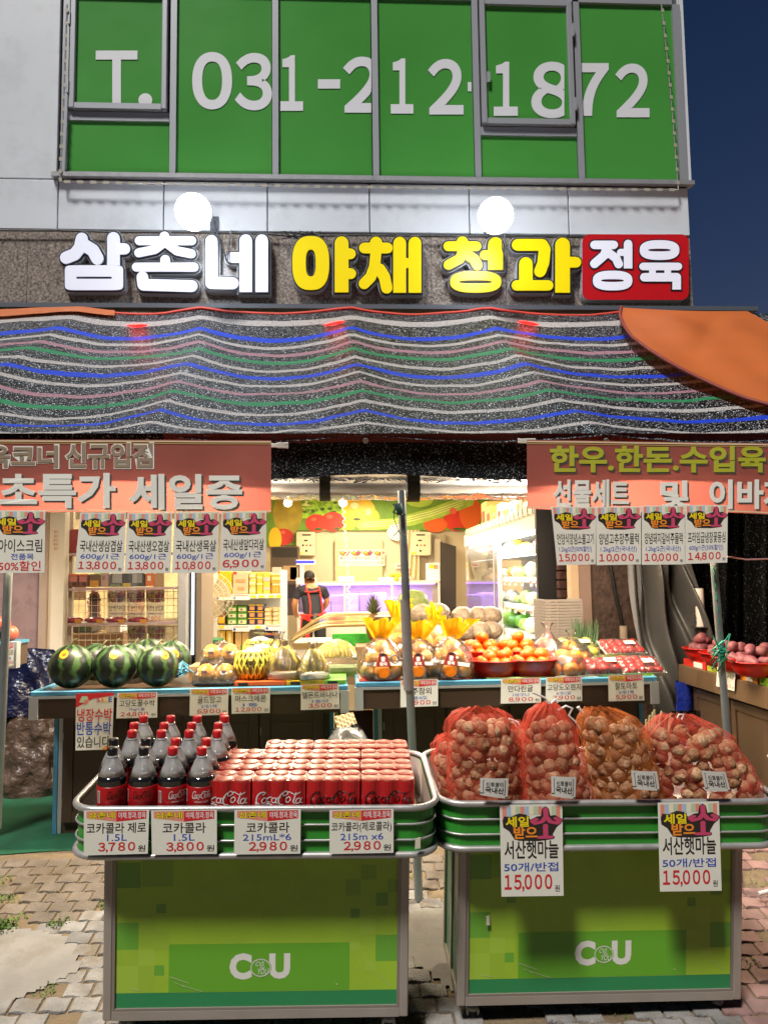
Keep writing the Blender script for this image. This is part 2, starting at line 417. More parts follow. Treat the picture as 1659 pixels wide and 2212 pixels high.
pv.build('pavement', PAVE, kind='structure'); pd.build('pavement', mat('soil_covered_shaded_pavers', '#655b50', .95, nz=(10, .3), bump=(120, .8, .01), dirt=(4, .85, '#54452f'), island=.12), kind='structure'); pr.build('pavement', PAVER, kind='structure')  # rear pavers: soil cover, with the canopy's shade put into their colour
sl = MB(); st = .028
for jy in range(-10, 90):
    for ix in range(-90, 50):
        x, y = ix*st, 2.6+jy*st*.5
        if slab_has(x+st/2, y+st/4):
            def zz(a, b): return gz(b)+.004+.004*noise.noise(V((a*4, b*4, 0)))
            q = [(x, y), (x+st, y), (x+st, y+st/2), (x, y+st/2)]
            sl.add([(a, b, zz(a, b)) for a, b in q], [(0, 1, 2, 3)], 0, True)
sl.build('concrete_path', SLABM, kind='structure')
# weeds in the paver gaps
LEAF = mat('weed_leaf', '#4d6b22', .7, nz=(40, .35), island=.35)
wd = MB()
def tuft(x, y, n, s):
    for k in range(n):
        a = rnd.random()*6.28; r = rnd.random()**.7*s; h = rnd.uniform(.3, 1)*s*.55; px, py = x+r*math.cos(a), y+r*math.sin(a)*.8
        b = rnd.random()*6.28; l = rnd.uniform(.25, .6)*s*.55; z = gz(py)
        d = V((math.cos(b)*l, math.sin(b)*l, h)); sd = V((-math.sin(b), math.cos(b), 0))*l*.28
        p = V((px, py, z-.004))
        wd.add([p, p+d*.55+sd, p+d+V((0, 0, -.3*h)), p+d*.55-sd], [(0, 1, 2, 3)])
for (x, y) in holes:
    if -2.2 < x < -.6 and rnd.random() < .62: tuft(x, y, rnd.randint(20, 55), .05)
    elif rnd.random() < .25: tuft(x, y, 16, .04)
for (x, y, n, s) in [(-1.42, 3.36, 170, .07), (-1.2, 3.38, 70, .05), (-1.05, 3.5, 30, .04), (.21, 3.44, 60, .05), (.17, 3.6, 50, .05), (1.5, 2.95, 30, .05)]: tuft(x, y, n, s)
wd.build('weeds', LEAF, kind='stuff', label='low green weeds growing in the gaps of the pavement', cat='weeds')
# green turf carpet in front of the shop
TURF = mat('green_turf_carpet', '#17593a', .95, nz=(8, .25), bump=(350, .8, .01))
tf = MB()
def edge(u): return 4.03+.03*math.sin(u*17)+.02*math.sin(u*41)
tf.grid(lambda u, v: V((-4+7.5*u, edge(u)+v*(5.48-edge(u)), .18+.006*noise.noise(V((u*30, v*6, 0)))-(.02 if v == 0 else 0))), 120, 14)
tf.build('turf_carpet', TURF, kind='structure')
FLOOR = mat('shop_floor', '#a99a83', .3, nz=(2, .12)); fl = MB(); fl.box((-5, 5.5, .0), (2.6, 13.2, .2)); fl.build('shop_floor', FLOOR, kind='structure')

# ------------------------------------------------------------------ the building
bld = thing('shop_building', 'white clad shop building with green film windows above a ground floor grocery', 'building', T(-.5, 5.5, .2))
F0 = 5.5
mb = MB(); sm = MB()
XL, XR = -6.0, at(1484, 450, F0).x
def pan(x0, z0, x1, z1, y=F0-.03, t=.03): mb.box((x0+.004, y, z0+.004), (x1-.004, y+t, z1-.004), 0, bev=.004)
z0 = at(829, 507, F0).z; z1 = at(829, 401, F0).z
cols = [XL, -3.9]+[at(x, 450, F0).x for x in (129, 356, 579, 798, 1012, 1225)]+[XR]
for a, b in zip(cols, cols[1:]): pan(a, z0, b, z1)
xw0 = at(131, 250, F0).x; xw1 = at(1466, 250, F0).x
for a, b in ((XL, -3.9), (-3.9, xw0)):
    pan(a, z1, b, 5.95); pan(a, 5.95, b, 8)
pan(xw1+.05, z1, XR, 8)
sm.box((XL, F0, 3.2), (XR, F0+.2, z1)); sm.box((XL, F0, z1), (xw0, F0+.2, 8)); sm.box((xw1, F0, z1), (XR, F0+.2, 8)); sm.box((xw0, F0+.1, z1), (xw1, F0+.2, 8))
mb.build('cladding_panel', WHITE, bld)
sm.box((XR-.2, F0+.2, 3.2), (XR, 13.2, 8)); sm.box((XL, F0+.2, 3.2), (XL+.2, 13.2, 8)); sm.box((XL+.2, 13.0, 3.2), (XR-.2, 13.2, 8)); sm.box((XL+.2, F0+.2, 7.8), (XR-.2, 13, 8))
sm.box((XL, F0+.2, 3.0), (XR, 13.2, 3.2)); sm.build('shell_wall', mat('dark_joint', '#55565a', .9), bld)
GRAN = mat('speckled_granite', '#8f857c', .25, spec=.5, nz=(60, .6), dirt=(42, .85, '#35302d'))
gr = MB(); zb = at(829, 662, F0).z
gcols = [XL, -3.6]+[at(x, 560, F0).x for x in (63, 300, 560, 700, 930, 1090, 1330)]+[at(1489, 560, F0).x]
for a, b in zip(gcols, gcols[1:]): gr.box((a+.0015, F0-.02, 3.38), (b-.0015, F0+.0, z0-.006))
gr.build('granite_band', GRAN, bld)
# flashing below the upper windows
fz = MB(); fz.box((xw0-.03, F0-.075, z1+.004), (XR+.03, F0-.03, z1+.035)); fz.build('sill_flashing', ALU, bld)
# green film windows
FILM = mat('green_film', '#47923e', .2, spec=.5, nz=(.9, .1), coat=.25, bump=(2.5, .12, .02))
FRAME = mat('window_frame', '#9da0a6', .4, metal=.3)
DARKG = mat('dark_glass', '#15202e', .08, spec=.6)
zt = 5.86
mul = [(140, 152), (369, 384), (588, 603), (802, 817), (1020, 1034), (1240, 1254), (1456, 1470)]
def zat(y): return at(829, y, F0).z
zbot = z1+.04
bays = []
for (a, b) in zip(mul, mul[1:]): bays.append((at(a[1], 250, F0).x, at(b[0], 250, F0).x))
for k, (xa, xb) in enumerate(bays):
    op = k in (0, 4)
    f = MB(); p = MB()
    f.box((xa-.045, F0-.05, zbot), (xa, F0+.06, zt+.0)); f.box((xa, F0-.045, zbot), (xb, F0+.06, zbot+.014)); f.box((xa, F0-.047, zt), (xb, F0+.06, zt+.05))
    if k == 5: f.box((xb, F0-.05, zbot), (xb+.06, F0+.06, zt))
    if op:
        zm = zat(268 if k == 0 else 285); f.box((xa, F0-.043, zm-.035), (xb, F0+.06, zm+.03))
        p.box((xa, F0-.028, zbot+.014), (xb, F0+.03, zm-.035))
        wn = bld
        s = MB(); t = .042
        s.box((xa+.012, F0-.075, zm+.04), (xa+.012+t, F0+.02, zt-.01), bev=.006); s.box((xb-.012-t, F0-.075, zm+.04), (xb-.012, F0+.02, zt-.01), bev=.006)
        s.box((xa+.012+t, F0-.073, zm+.04), (xb-.012-t, F0+.02, zm+.04+t)); s.box((xa+.012+t, F0-.073, zt-.01-t), (xb-.012-t, F0+.02, zt-.01))
        hx = xb-.012 if k == 4 else xa+.004
        for zz in (zm+.2, zt-.25): s.box((hx-.006, F0-.085, zz-.05), (hx+.01, F0-.05, zz+.05))
        if k == 4: s.box((xa+.012+t-.0, F0-.08, zm+.36), (xa+.012+t+.025, F0-.073, zm+.44)); 
        p.box((xa+.012+t, F0-.05, zm+.04+t), (xb-.012-t, F0-.02, zt-.01-t))
    else: p.box((xa, F0-.028, zbot+.014), (xb, F0+.03, zt))
    fo = f.build('window', FRAME, bld); p.build('pane', FILM, fo)
    if op: s.build('sash', FRAME, fo)
    u = MB(); u.box((xa, F0+.02, zt+.05), (xb, F0+.03, 7.2)); u.build('upper_pane', DARKG, bld)
    u = MB(); u.box((xa-.045, F0-.05, zt+.05), (xa, F0+.06, 7.2)); u.build('upper_mullion', FRAME, bld)
NUM = mat('white_film_letter', '#d6d8dd', .4)
ln = MB(); fm = wall(F0-.028); fs_ = wall(F0-.05)
for ch, x0_, y0_, x1_, y1_, f_ in [('T', 208, 110, 298, 230, fs_), ('0', 416, 113, 502, 237, fm), ('3', 508, 115, 588, 239, fm), ('1', 606, 120, 655, 240, fm),
        ('2', 741, 123, 824, 244, fm), ('1', 844, 127, 893, 246, fm), ('2', 924, 128, 1001, 248, fm),
        ('1', 1066, 134, 1118, 251, fs_), ('8', 1147, 134, 1236, 256, fs_), ('7', 1232, 137, 1314, 251, fm), ('2', 1328, 138, 1402, 254, fm)]:
    if ch == '2' and x0_ == 741:
        v_, f2, a_ = text_geo('2', .026, 10); v_ = [(min(u, .735), q) for u, q in v_]
        ln.add([f_(x0_+u*(x1_-x0_), y0_+q*(y1_-y0_), .004) for u, q in v_], f2)
    elif ch == '8':
        v_, f2, a_ = text_geo('8', .026, 10); v_ = [(min(u, .8), q) for u, q in v_]
        ln.add([f_(x0_+u*(x1_-x0_), y0_+q*(y1_-y0_), .004) for u, q in v_], f2)
    elif ch == '7':
        v_, f2, a_ = text_geo('7', .026, 10); v_ = [(max(u, .27), q) for u, q in v_]
        ln.add([f_(x0_+u*(x1_-x0_), y0_+q*(y1_-y0_), .004) for u, q in v_], f2)
    else: text_geo(ch, .026, 10); put(ln, ch, x0_, y0_, x1_, y1_, f_, .004, 0, .026)
ln.ell(315, 217, 15, 15, fs_, .004); ln.rect(687, 172, 735, 192, fm, .004); ln.rect(1010, 178, 1018, 198, fm, .004)
ln.build('lettering', NUM, bld)
# ground floor: lintel, back and side walls, ceiling, pillars
CREAM = mat('cream_wall', '#cfc0a2', .6, nz=(1.5, .05))
iw = MB(); iw.box((-5.8, 12.6, .2), (2.45, 12.8, 3)); iw.box((2.4, 5.9, .2), (2.6, 12.6, 3)); iw.box((-4.2, 5.9, .2), (-4.0, 12.6, 3)); iw.build('inner_wall', CREAM, bld)
cg = MB(); cg.box((-5.8, 5.52, 2.82), (2.45, 12.6, 2.98)); cg.build('ceiling', mat('white_ceiling', '#d8d2c2', .7), bld)
lt = MB(); lt.box((XL, F0, 2.9), (2.6, F0+.19, 3.2)); lt.build('lintel', mat('grey_lintel', '#77736c', .7), bld)
PK = mat('pinkish_plaster', '#8e7370', .8, nz=(4, .2), dirt=(9, .5, '#5b4545'))
pw = MB(); x_ = at(92, 1300, F0).x; pw.box((XL, F0-.02, .18), (x_, F0+.15, 2.9)); pw.build('side_wall', PK, bld)
BEI = mat('beige_post', '#a08a78', .6, nz=(3, .1)); WPOST = mat('white_door_post', '#cfc3ae', .5, nz=(3, .06))
po = MB(); po.box((at(92, 1300, F0).x, F0-.06, .18), (at(108, 1300, F0).x, F0+.1, 2.9)); po.build('post', BEI, bld)
po = MB(); po.box((at(108, 1300, F0).x+.002, F0-.03, .18), (at(141, 1300, F0).x, F0+.06, 2.9)); po.build('door_frame', WPOST, bld)
po = MB(); po.box((at(388, 1300, F0).x, F0-.03, .18), (at(404, 1300, F0).x, F0+.06, 2.9)); po.build('door_frame', ALU, bld)
pn = MB(); pn.box((at(141, 1300, F0).x, F0+.01, .2), (at(388, 1300, F0).x, F0+.016, 2.9)); pn.build('shop_window_pane', film('shop_glass', (1, 1, 1), .985, .02, gloss=.1), bld)
BROWNG = mat('brown_granite', '#4a3830', .5, nz=(35, .5), bump=(30, .5, .01), dirt=(40, .6, '#20160f'))
po = MB(); po.box((at(1275, 1300, F0).x, F0-.1, .18), (XR+.0, F0+.3, 2.9)); po.build('granite_pillar', BROWNG, bld)
po = MB(); xa = at(1231, 1300, F0).x; po.box((xa, F0-.04, .18), (xa+.055, F0+.06, 2.9)); po.build('post', mat('cream_post', '#c8ab8c', .5), bld)
po = MB(); po.box((xa+.057, F0-.03, .18), (at(1275, 1300, F0).x-.002, F0+.06, 2.9)); po.build('post', mat('pinkish_post', '#93796c', .6), bld)
# dark gap with red brick behind the fridge side
po = MB()
for k in range(30): po.box((at(1210, 1300, 5.8).x, 5.8+(.012 if k % 2 else 0), .2+k*.07), (at(1275, 1300, 5.8).x, 5.9, .2+k*.07+.06))
po.build('brick_pier', mat('dark_red_brick', '#4a2f2a', .85, nz=(15, .3)), bld)

# rope light round the windows (unlit) and the loose cable on the fascia
rl = thing('rope_light', 'unlit clear rope light of small modules fixed round the upper windows', 'rope light', at(800, 400, F0-.08))
rp = [at(x, y, F0-.085) for x, y in [(146, 10), (142, 120), (137, 250), (131, 385), (133, 393), (300, 397), (500, 400), (700, 404), (900, 406), (1100, 408), (1300, 410), (1464, 411), (1462, 380), (1452, 250), (1440, 120), (1428, 10)]]
t_ = MB(); t_.tube(rp, .006, 6); t_.build('tube', film('rope_tube', (.8, .8, .75), .45, .2), rl)
for a, b in zip(rp, rp[1:]):
    n = max(1, int((b-a).length/.085))
    for i in range(n):
        t_ = MB(); p = a+(b-a)*((i+.5)/n); d = (b-a).normalized(); q = d.cross(V((0, 1, 0))); h_ = .022 if abs(d.x) > .5 else .014
        t_.add([p-d*h_-q*.011+V((0, -.008, 0)), p+d*h_-q*.011+V((0, -.008, 0)), p+d*h_+q*.011+V((0, -.008, 0)), p-d*h_+q*.011+V((0, -.008, 0))], [(0, 1, 2, 3)]); t_.build('module', mat('cream_module', '#a39c8e', .5), rl)
cb = MB(); rnd.seed(4)
cp = [at(x, y+rnd.uniform(-1, 1), F0-.05) for x, y in [(-80, 497), (60, 499), (126, 498), (240, 502), (361, 503), (470, 503), (570, 505), (640, 510), (780, 508), (900, 511), (1010, 511), (1140, 512), (1300, 514), (1480, 514)]]
cb.tube(cp, .006, 6)
for k in range(7):
    c = V((620+k*11, 505, 0)); lp = [at(c.x+rnd.uniform(-18, 18), c.y+rnd.uniform(-7, 12), F0-.06-.02*rnd.random()) for _ in range(6)]; cb.tube(lp, .004, 5)
cb.build('cable', BLACK, label='thin black electric cable with a tangle of loops above the yellow letters', cat='cable')

# two round floodlights on short arms
LAMPS = [(418, 458, 'round white floodlight shining above the white sign letters'), (1070, 466, 'round white floodlight shining above the yellow sign letters')]
GLOW = mat('lamp_glow', '#ffffff', .5, emit=('#eef4ff', 20)); CLR = film('lamp_glass', (.75, .8, .85), .35, .1)
for px, py, lab in LAMPS:
    c = at(px, py, F0-.56); t = thing('flood_lamp', lab, 'lamp', T(*c))
    r = .118; m_ = MB(); pf = [(r*math.sin(a), r*math.cos(a)) for a in [math.pi*i/14 for i in range(0, 15)]]
    tilt = RX(R(-38))
    g1 = MB(); g1.lathe([(r*math.sin(R(a)), -r*math.cos(R(a))) for a in range(0, 155, 7)], 28, 0, T(*c) @ tilt); g1.build('globe', GLOW, t)
    g2 = MB(); g2.lathe([(r*1.005*math.sin(R(a)), -r*1.005*math.cos(R(a))) for a in range(154, 183, 7)], 28, 0, T(*c) @ tilt); g2.build('globe_cap', CLR, t)
    a2 = MB(); a2.lathe([(.0, .15), (.022, .148), (.026, .115)], 14, 0, T(*c) @ tilt)
    b0 = c+V((.0, .08, .11)); b1 = V((c.x+.05, F0-.03, c.z+.17)); a2.tube([b0, c+V((.02, .2, .2)), b1], .014, 8); a2.box((b1.x-.03, F0-.045, b1.z-.05), (b1.x+.03, F0-.03, b1.z+.05))
    a2.tube([c+V((.09, .2, .05)), c+V((.12, .38, -.05)), c+V((.16, .42, -.16)), V((c.x+.17, F0-.05, z0))], .005, 6)
    a2.build('bracket', mat('lamp_metal', '#6f757c', .4, metal=.6), t)

# ------------------------------------------------------------------ the letter sign
TA = (.3779, 598.4, 501.5); T3 = (.5002, 0, 484.4); T4 = (.5002, 829.8, 484.4)
def tp(tr, pts): return [(x*tr[0]+tr[1], y*tr[0]+tr[2]) for x, y in pts]
SYL = [
 (T3, 0, [([(370, 82), (362, 120), (340, 148), (303, 163)], 26), ([(385, 112), (418, 132), (436, 166)], 27), ([(505, 80), (505, 170)], 27, 1), ([(515, 125), (552, 125)], 24)], [(422, 248, 100, 29, 24, 9)]),
 (T3, 0, [([(722, 72), (722, 84)], 21), ([(614, 90), (838, 90)], 19), ([(712, 104), (680, 128), (612, 142)], 19), ([(735, 104), (775, 134), (836, 146)], 19), ([(725, 172), (725, 200)], 21), ([(602, 203), (848, 203)], 19), ([(628, 246), (632, 278), (838, 284)], 25)], []),
 (T3, 0, [([(922, 92), (922, 270), (1012, 272)], 26), ([(1008, 162), (1062, 162)], 22), ([(1068, 90), (1068, 285)], 27, 1), ([(1136, 90), (1136, 285)], 27, 1)], []),
 (TA, 1, [([(370, 88), (370, 330)], 39, 1), ([(400, 148), (420, 148)], 30), ([(400, 260), (422, 260)], 30)], [(196, 200, 66, 114, 38)]),
 (TA, 1, [([(564, 86), (564, 100)], 35), ([(498, 115), (628, 115)], 30), ([(564, 130), (556, 220), (533, 280), (497, 316)], 31), ([(585, 235), (612, 280), (624, 340)], 32), ([(697, 88), (697, 335)], 36, 1), ([(783, 88), (783, 335)], 36, 1), ([(700, 200), (780, 200)], 28)], []),
 (TA, 1, [([(1050, 84), (1050, 95)], 34), ([(970, 105), (1130, 105)], 27), ([(1055, 128), (1036, 176), (972, 210)], 28), ([(1080, 155), (1118, 180), (1134, 212)], 30), ([(1175, 155), (1220, 155)], 27), ([(1237, 96), (1237, 200)], 42, 1)], [(1125, 306, 118, 35, 26)]),
 (TA, 1, [([(1362, 97), (1500, 97), (1514, 122), (1506, 200), (1488, 246)], 33), ([(1408, 204), (1408, 310)], 38), ([(1356, 326), (1534, 326)], 29), ([(1615, 97), (1615, 330)], 41, 1), ([(1650, 195), (1690, 195)], 30)], []),
]
LW = mat('lit_white_face', '#e4e8f4', .35, emit=('#dfe6ff', .2)); LY = mat('lit_yellow_face', '#e6cf08', .35, emit=('#f2dc00', .2))
BRD = mat('sign_outline', '#22262a', .4); RET = mat('sign_return', '#b9bec4', .35, metal=.2)
sg = thing('letter_sign', 'row of raised white and yellow letters on the granite band', 'sign', at(690, 655, F0-.02))
fw = wall(F0-.02)
for tr, colr, sts, rings in SYL:
    body = MB(); face = MB(); k = tr[0]
    for s_ in sts:
        pts = tp(tr, s_[0]); r = s_[1]*k; fl_ = len(s_) > 2
        stroke(body, pts, r+5.2, fw, .0, .062, 1, 1, fl_); stroke(body, pts, r+4.0, fw, .062, .068, 0, 0, fl_)
        stroke(face, pts, r, fw, .066, .076, 0, 0, fl_)
    for (cx_, cy_, rx_, ry_, r_, *pp) in rings:
        pp = pp[0] if pp else 2.6
        (cx2, cy2), = tp(tr, [(cx_, cy_)])
        ring(body, cx2, cy2, rx_*k, ry_*k, r_*k+3.4, fw, 0, .0615, 1, 1, p=pp); ring(body, cx2, cy2, rx_*k, ry_*k, r_*k+2.6, fw, .0615, .0675, 0, 0, p=pp); ring(face, cx2, cy2, rx_*k, ry_*k, r_*k, fw, .066, .076, p=pp)
    lo = body.build('letter', [BRD, RET], sg); face.build('letter_face', LY if colr else LW, lo)
rs = thing('sign_box', 'red rounded sign box with two white letters beside the yellow letters', 'sign', at(1365, 655, F0-.02))
def rrect(x0, y0, x1, y1, r, n=6):
    P = []
    for cx_, cy_, a0 in ((x1-r, y0+r, -90), (x1-r, y1-r, 0), (x0+r, y1-r, 90), (x0+r, y0+r, 180)):
        P += [(cx_+r*math.cos(R(a0+90*i/n)), cy_+r*math.sin(R(a0+90*i/n))) for i in range(n+1)]
    return P
b_ = MB(); b_.slab(rrect(1251, 515, 1478, 655, 16), fw, 0, .07, 0, 1); b_.build('box', [mat('lit_red_face', '#b3131c', .35, emit=('#c01018', .12)), RET], rs)
l1 = MB(); l2 = MB()
for s_ in [([(893, 108), (975, 108)], 18), ([(950, 112), (935, 152), (893, 188)], 19), ([(950, 140), (985, 165), (996, 190)], 18), ([(1004, 140), (1030, 140)], 15), ([(1036, 104), (1036, 192)], 18, 1),
           ([(1100, 200), (1250, 200)], 16), ([(1140, 205), (1140, 232)], 14), ([(1205, 205), (1205, 232)], 14), ([(1105, 246), (1243, 246), (1243, 282)], 18, 1)]:
    pts = tp(T4, s_[0]); fl_ = len(s_) > 2; stroke(l2, pts, s_[1]*.5+3.2, fw, .07, .073, 0, 0, fl_); stroke(l1, pts, s_[1]*.5, fw, .072, .077, 0, 0, fl_)
for q in [(970, 260, 66, 24, 18), (1170, 130, 66, 24, 18)]:
    (cx2, cy2), = tp(T4, [q[:2]]); ring(l2, cx2, cy2, q[2]*.5, q[3]*.5, q[4]*.5+2.4, fw, .07, .073); ring(l1, cx2, cy2, q[2]*.5, q[3]*.5, q[4]*.5, fw, .072, .077)
l2.build('letter_outline', BRD, rs); l1.build('letter', LW, rs)
# ------------------------------------------------------------------ shade net canopy
pt_top = V((0, 5.36, 3.41)); pt_bot = V((0, 3.5, 2.152)); dn = (pt_top-pt_bot)
CN = dn.cross(V((1, 0, 0))); CN = CN if CN.z > 0 else -CN
cpl = plane(pt_top, CN); CN = CN.normalized()
RIDGE = [[(-700, 660), (-1500, 940)], [(180, 668), (110, 722), (0, 795), (-230, 940)], [(433, 668), (433, 750), (396, 800), (336, 905), (318, 940)], [(758, 668), (760, 740), (775, 800), (786, 885), (790, 940)],
         [(1052, 668), (1085, 735), (1130, 780), (1190, 850), (1272, 909), (1312, 940)], [(1400, 668), (1840, 940)], [(2100, 668), (2700, 940)]]
def rx_at(rg, y):
    for (xa, ya), (xb, yb) in zip(rg, rg[1:]):
        if y <= yb: break
    return xa+(xb-xa)*(y-ya)/(yb-ya)
def sag(x, y):
    xs = [rx_at(r_, y) for r_ in RIDGE]
    for a, b in zip(xs, xs[1:]):
        if a <= x <= b:
            t = (x-a)/(b-a); return 4*t*(1-t)*min(1, (b-a)/330)*(.82+.35*noise.noise(V((a*.004, y*.011, 2))))+.07*noise.noise(V((x*.011, y*.03, 5)))
    return 0
def net_pt(x, y, l=0):
    e = min(1, max(0, (y-666)/40)); fade = 1-.55*max(0, (y-870)/70)
    p = cpl(x, y); p.z -= (.045+.05*e)*sag(x, y)*fade
    p.z += .006*noise.noise(V((x*.02, y*.05, 0)))
    return p+CN*l
SP = '#cdd5dc'
NB = net('black_shade_net', '#0b0d0f', '#d2dae2', .59, scale=175, stretch=(1, .55, .55), rough=.3); NW = net('white_stripe', '#a8a3a0', '#4a4b4d', .55, stretch=(1, .5, .5), scale=170); NP = net('pink_stripe', '#9c7580', '#44383d', .55, stretch=(1, .5, .5), scale=170)  # pale specks on the black net paint lamp glints into its colour
NG = net('green_stripe', '#2a7d52', '#1c3b2c', .55, stretch=(1, .5, .5), scale=170); NU = net('blue_stripe', '#1b3fc0', '#14204c', .55, stretch=(1, .5, .5), scale=170)
stripes = [(684, 1, 4), (708, 4, 3.5), (722, 1, 2.6), (737, 2, 2.6), (751, 3, 3), (768, 1, 2.6), (785, 4, 3.5), (803, 1, 2.6), (822, 2, 2.6), (842, 3, 3.2), (863, 1, 2.8), (886, 4, 3.5), (911, 1, 2.8)]
rows = [(667, 0)]; 
for y, k, h in stripes: rows += [(y-h, k), (y+h, 0)]
rows += [(938, None)]
ysr = []
for (a, k), (b, _) in zip(rows, rows[1:]):
    n = max(1, round((b-a)/7))
    for i in range(n): ysr.append((a+(b-a)*i/n, k))
yl = [q[0] for q in ysr]+[938]
cnp = MB(); nx = 150
xa_, xb_ = -140, 1800
cnp.grid(lambda u, v: net_pt(xa_+(xb_-xa_)*u, yl[round(v*(len(yl)-1))]), nx, len(yl)-1, mf=lambda i, j: ysr[j][1])
cn = thing('shade_net_canopy', 'black shade net canopy with white, blue, pink and green stripes', 'canopy', T(*cpl(700, 938)))
cnp.build('striped_net', [NB, NW, NP, NG, NU], cn)
tr = MB()
trim_pts = []
for x in range(-140, 1345, 25): trim_pts.append(net_pt(x, 668, .01)+V((0, 0, -.02*sag(x, 668))))
tr.tube(trim_pts, .013, 6); tr.build('red_hem', mat('red_hem_cloth', '#c23a28', .6), cn)
# rafters under the net
rf = MB()
for rg in RIDGE[1:5]: rf.tube([cpl(x, y)-CN*.03 for x, y in rg], .014, 6)
rf.build('rafter', STEEL, cn)
# front drop of the net
def drop(u, v):
    x = -140+1940*u; p = at(x, 936, 3.5); zb_ = at(x, 1019+6*math.sin(x*.011+2)+(9 if 560 < x < 1160 else 0), 3.5).z
    return V((p.x, 3.5+.05*math.sin(v*2.2)+.003*math.sin(x*.05), p.z+(zb_-p.z)*v))
d_ = MB(); d_.grid(drop, 130, 10, mf=lambda i, j: 1 if (j < 2 and i > 32) else 0)
d_.build('net_drop', [net('black_net_drop', '#08090a', '#66696c', .60, scale=130), net('reddish_net_edge', '#6b2a24', '#3d1b18', .52, scale=130)], cn)
fb = MB(); fb.tube([at(-140, 945, 3.54), at(1800, 944, 3.54)], .018, 8); fb.build('front_rail', STEEL, cn)
bk = MB()
bk.box((at(-140, 660, 5.4).x, 5.37, at(829, 664, 5.4).z-.02), (at(1632, 664, 5.4).x, 5.46, at(829, 664, 5.4).z+.012)); bk.build('wall_bar', mat('grey_wall_bar', '#6a7078', .4, metal=.4), cn)
# small red lamps at the top edge
REDL = mat('red_lamp_glow', '#ff2020', .4, emit=('#ff1410', 5))
for i, (x, y, lab) in enumerate([(298, 690, 'small red lamp glowing on the net below the white letters'), (722, 695, 'small red lamp glowing on the net below the first yellow letters'), (1140, 690, 'small red lamp glowing on the net nearest the orange tarpaulin')]):
    m_ = MB(); m_.tube([net_pt(x-22, y, .016), net_pt(x-8, y, .018), net_pt(x+8, y, .018), net_pt(x+22, y, .016)], [.004, .011, .011, .004], 8); m_.build('marker_lamp', REDL, label=lab, cat='lamp', group='red lamps along the canopy edge')
    l_ = bpy.data.lights.new('marker_lamp_light', 'POINT'); l_.energy = .25; l_.color = (1, .05, .04); l_.shadow_soft_size = .05
    lo = bpy.data.objects.new('marker_lamp_light', l_); COL.objects.link(lo); lo.location = net_pt(x, y, .05)

# ------------------------------------------------------------------ orange tarpaulin beside the net
ORT = cloth('orange_tarpaulin', '#c4672f', .25, .5, nz=(1.6, .1))
edge_l = [(1340, 670), (1337, 690), (1346, 715), (1362, 738), (1395, 764), (1430, 787), (1470, 810), (1515, 831), (1560, 849), (1610, 869), (1680, 893), (1760, 915)]
edge_r = [(1612, 678), (1636, 690), (1660, 703), (1690, 720), (1720, 738), (1750, 756), (1790, 780), (1830, 805), (1870, 832), (1910, 856), (1960, 886), (2000, 910)]
def tarp(u, v):
    k = v*(len(edge_l)-1); i = min(int(k), len(edge_l)-2); f = k-i
    lx, ly = [edge_l[i][q]*(1-f)+edge_l[i+1][q]*f for q in (0, 1)]; rx_, ry_ = [edge_r[i][q]*(1-f)+edge_r[i+1][q]*f for q in (0, 1)]
    x = lx+(rx_-lx)*u; y = ly+(ry_-ly)*u+3*math.sin(math.pi*u)*(1-v)
    p = cpl(x, y)+CN*(.02+.012*math.sin(math.pi*u)*v)
    f1 = math.exp(-((x-1540-(y-700)*-.5)/26)**2)*max(0, 1-(y-680)/130); f2 = math.exp(-((x-1500-(y-720)*2.3)/60)**2)
    return p+CN*((-.03*f1+.016*f2+.007*math.sin((x-y*1.3)*.05))*min(1, v*6))
tp_ = thing('orange_tarp', 'orange tarpaulin draped over the canopy corner beside the dark sky', 'tarpaulin', T(*cpl(1659, 890)))
m_ = MB(); m_.grid(tarp, 60, 50); m_.build('sheet', ORT, tp_)
m_ = MB(); m_.tube([tarp(0, i/40)+CN*.006 for i in range(41)], .011, 6); m_.build('hem', mat('dark_red_hem', '#7c2c22', .55), tp_)
m_ = MB(); m_.grid(lambda u, v: net_pt(-140+390*u, 668+(17-9*u)*v, .022), 20, 3)
m_.build('orange_tarp', ORT, label='narrow orange tarpaulin strip showing above the net under the white letters', cat='tarpaulin')

# ------------------------------------------------------------------ clear vinyl roll strapped under the canopy
vr = thing('vinyl_roll', 'rolled up clear vinyl sheet strapped under the canopy front', 'vinyl roll', T(*at(870, 1056, 3.75)))
m_ = MB(); ax = [at(x, 1056+(x-560)*.004, 3.78) for x in (520, 600, 690, 760, 880, 1000, 1100, 1180)]
m_.tube(ax, .032, 12); m_.build('core_pipe', mat('grey_pipe', '#8a9099', .35, metal=.3), vr)
m_ = MB(); rnd.seed(11)
def roll(u, v):
    x = 520+660*u; c = at(x, 1055, 3.78); a = 2*math.pi*v; r = .058+.007*noise.noise(V((u*14, math.cos(a)*1.4, math.sin(a)*1.4)))+.004*noise.noise(V((u*50, math.cos(a)*3, math.sin(a)*3)))
    return c+V((0, math.cos(a)*r, math.sin(a)*r))
m_.grid(roll, 90, 24); m_.grid(lambda u, v: (lambda c: c+V((0, -.02+.03*v+.006*math.sin(u*60), .05+.12*v)))(at(520+660*u, 1055, 3.78)), 60, 5)
m_.build('vinyl', film('clear_vinyl', (.97, .95, .93), .62, .12, bump=(14, .6, .03), gloss=.3), vr)
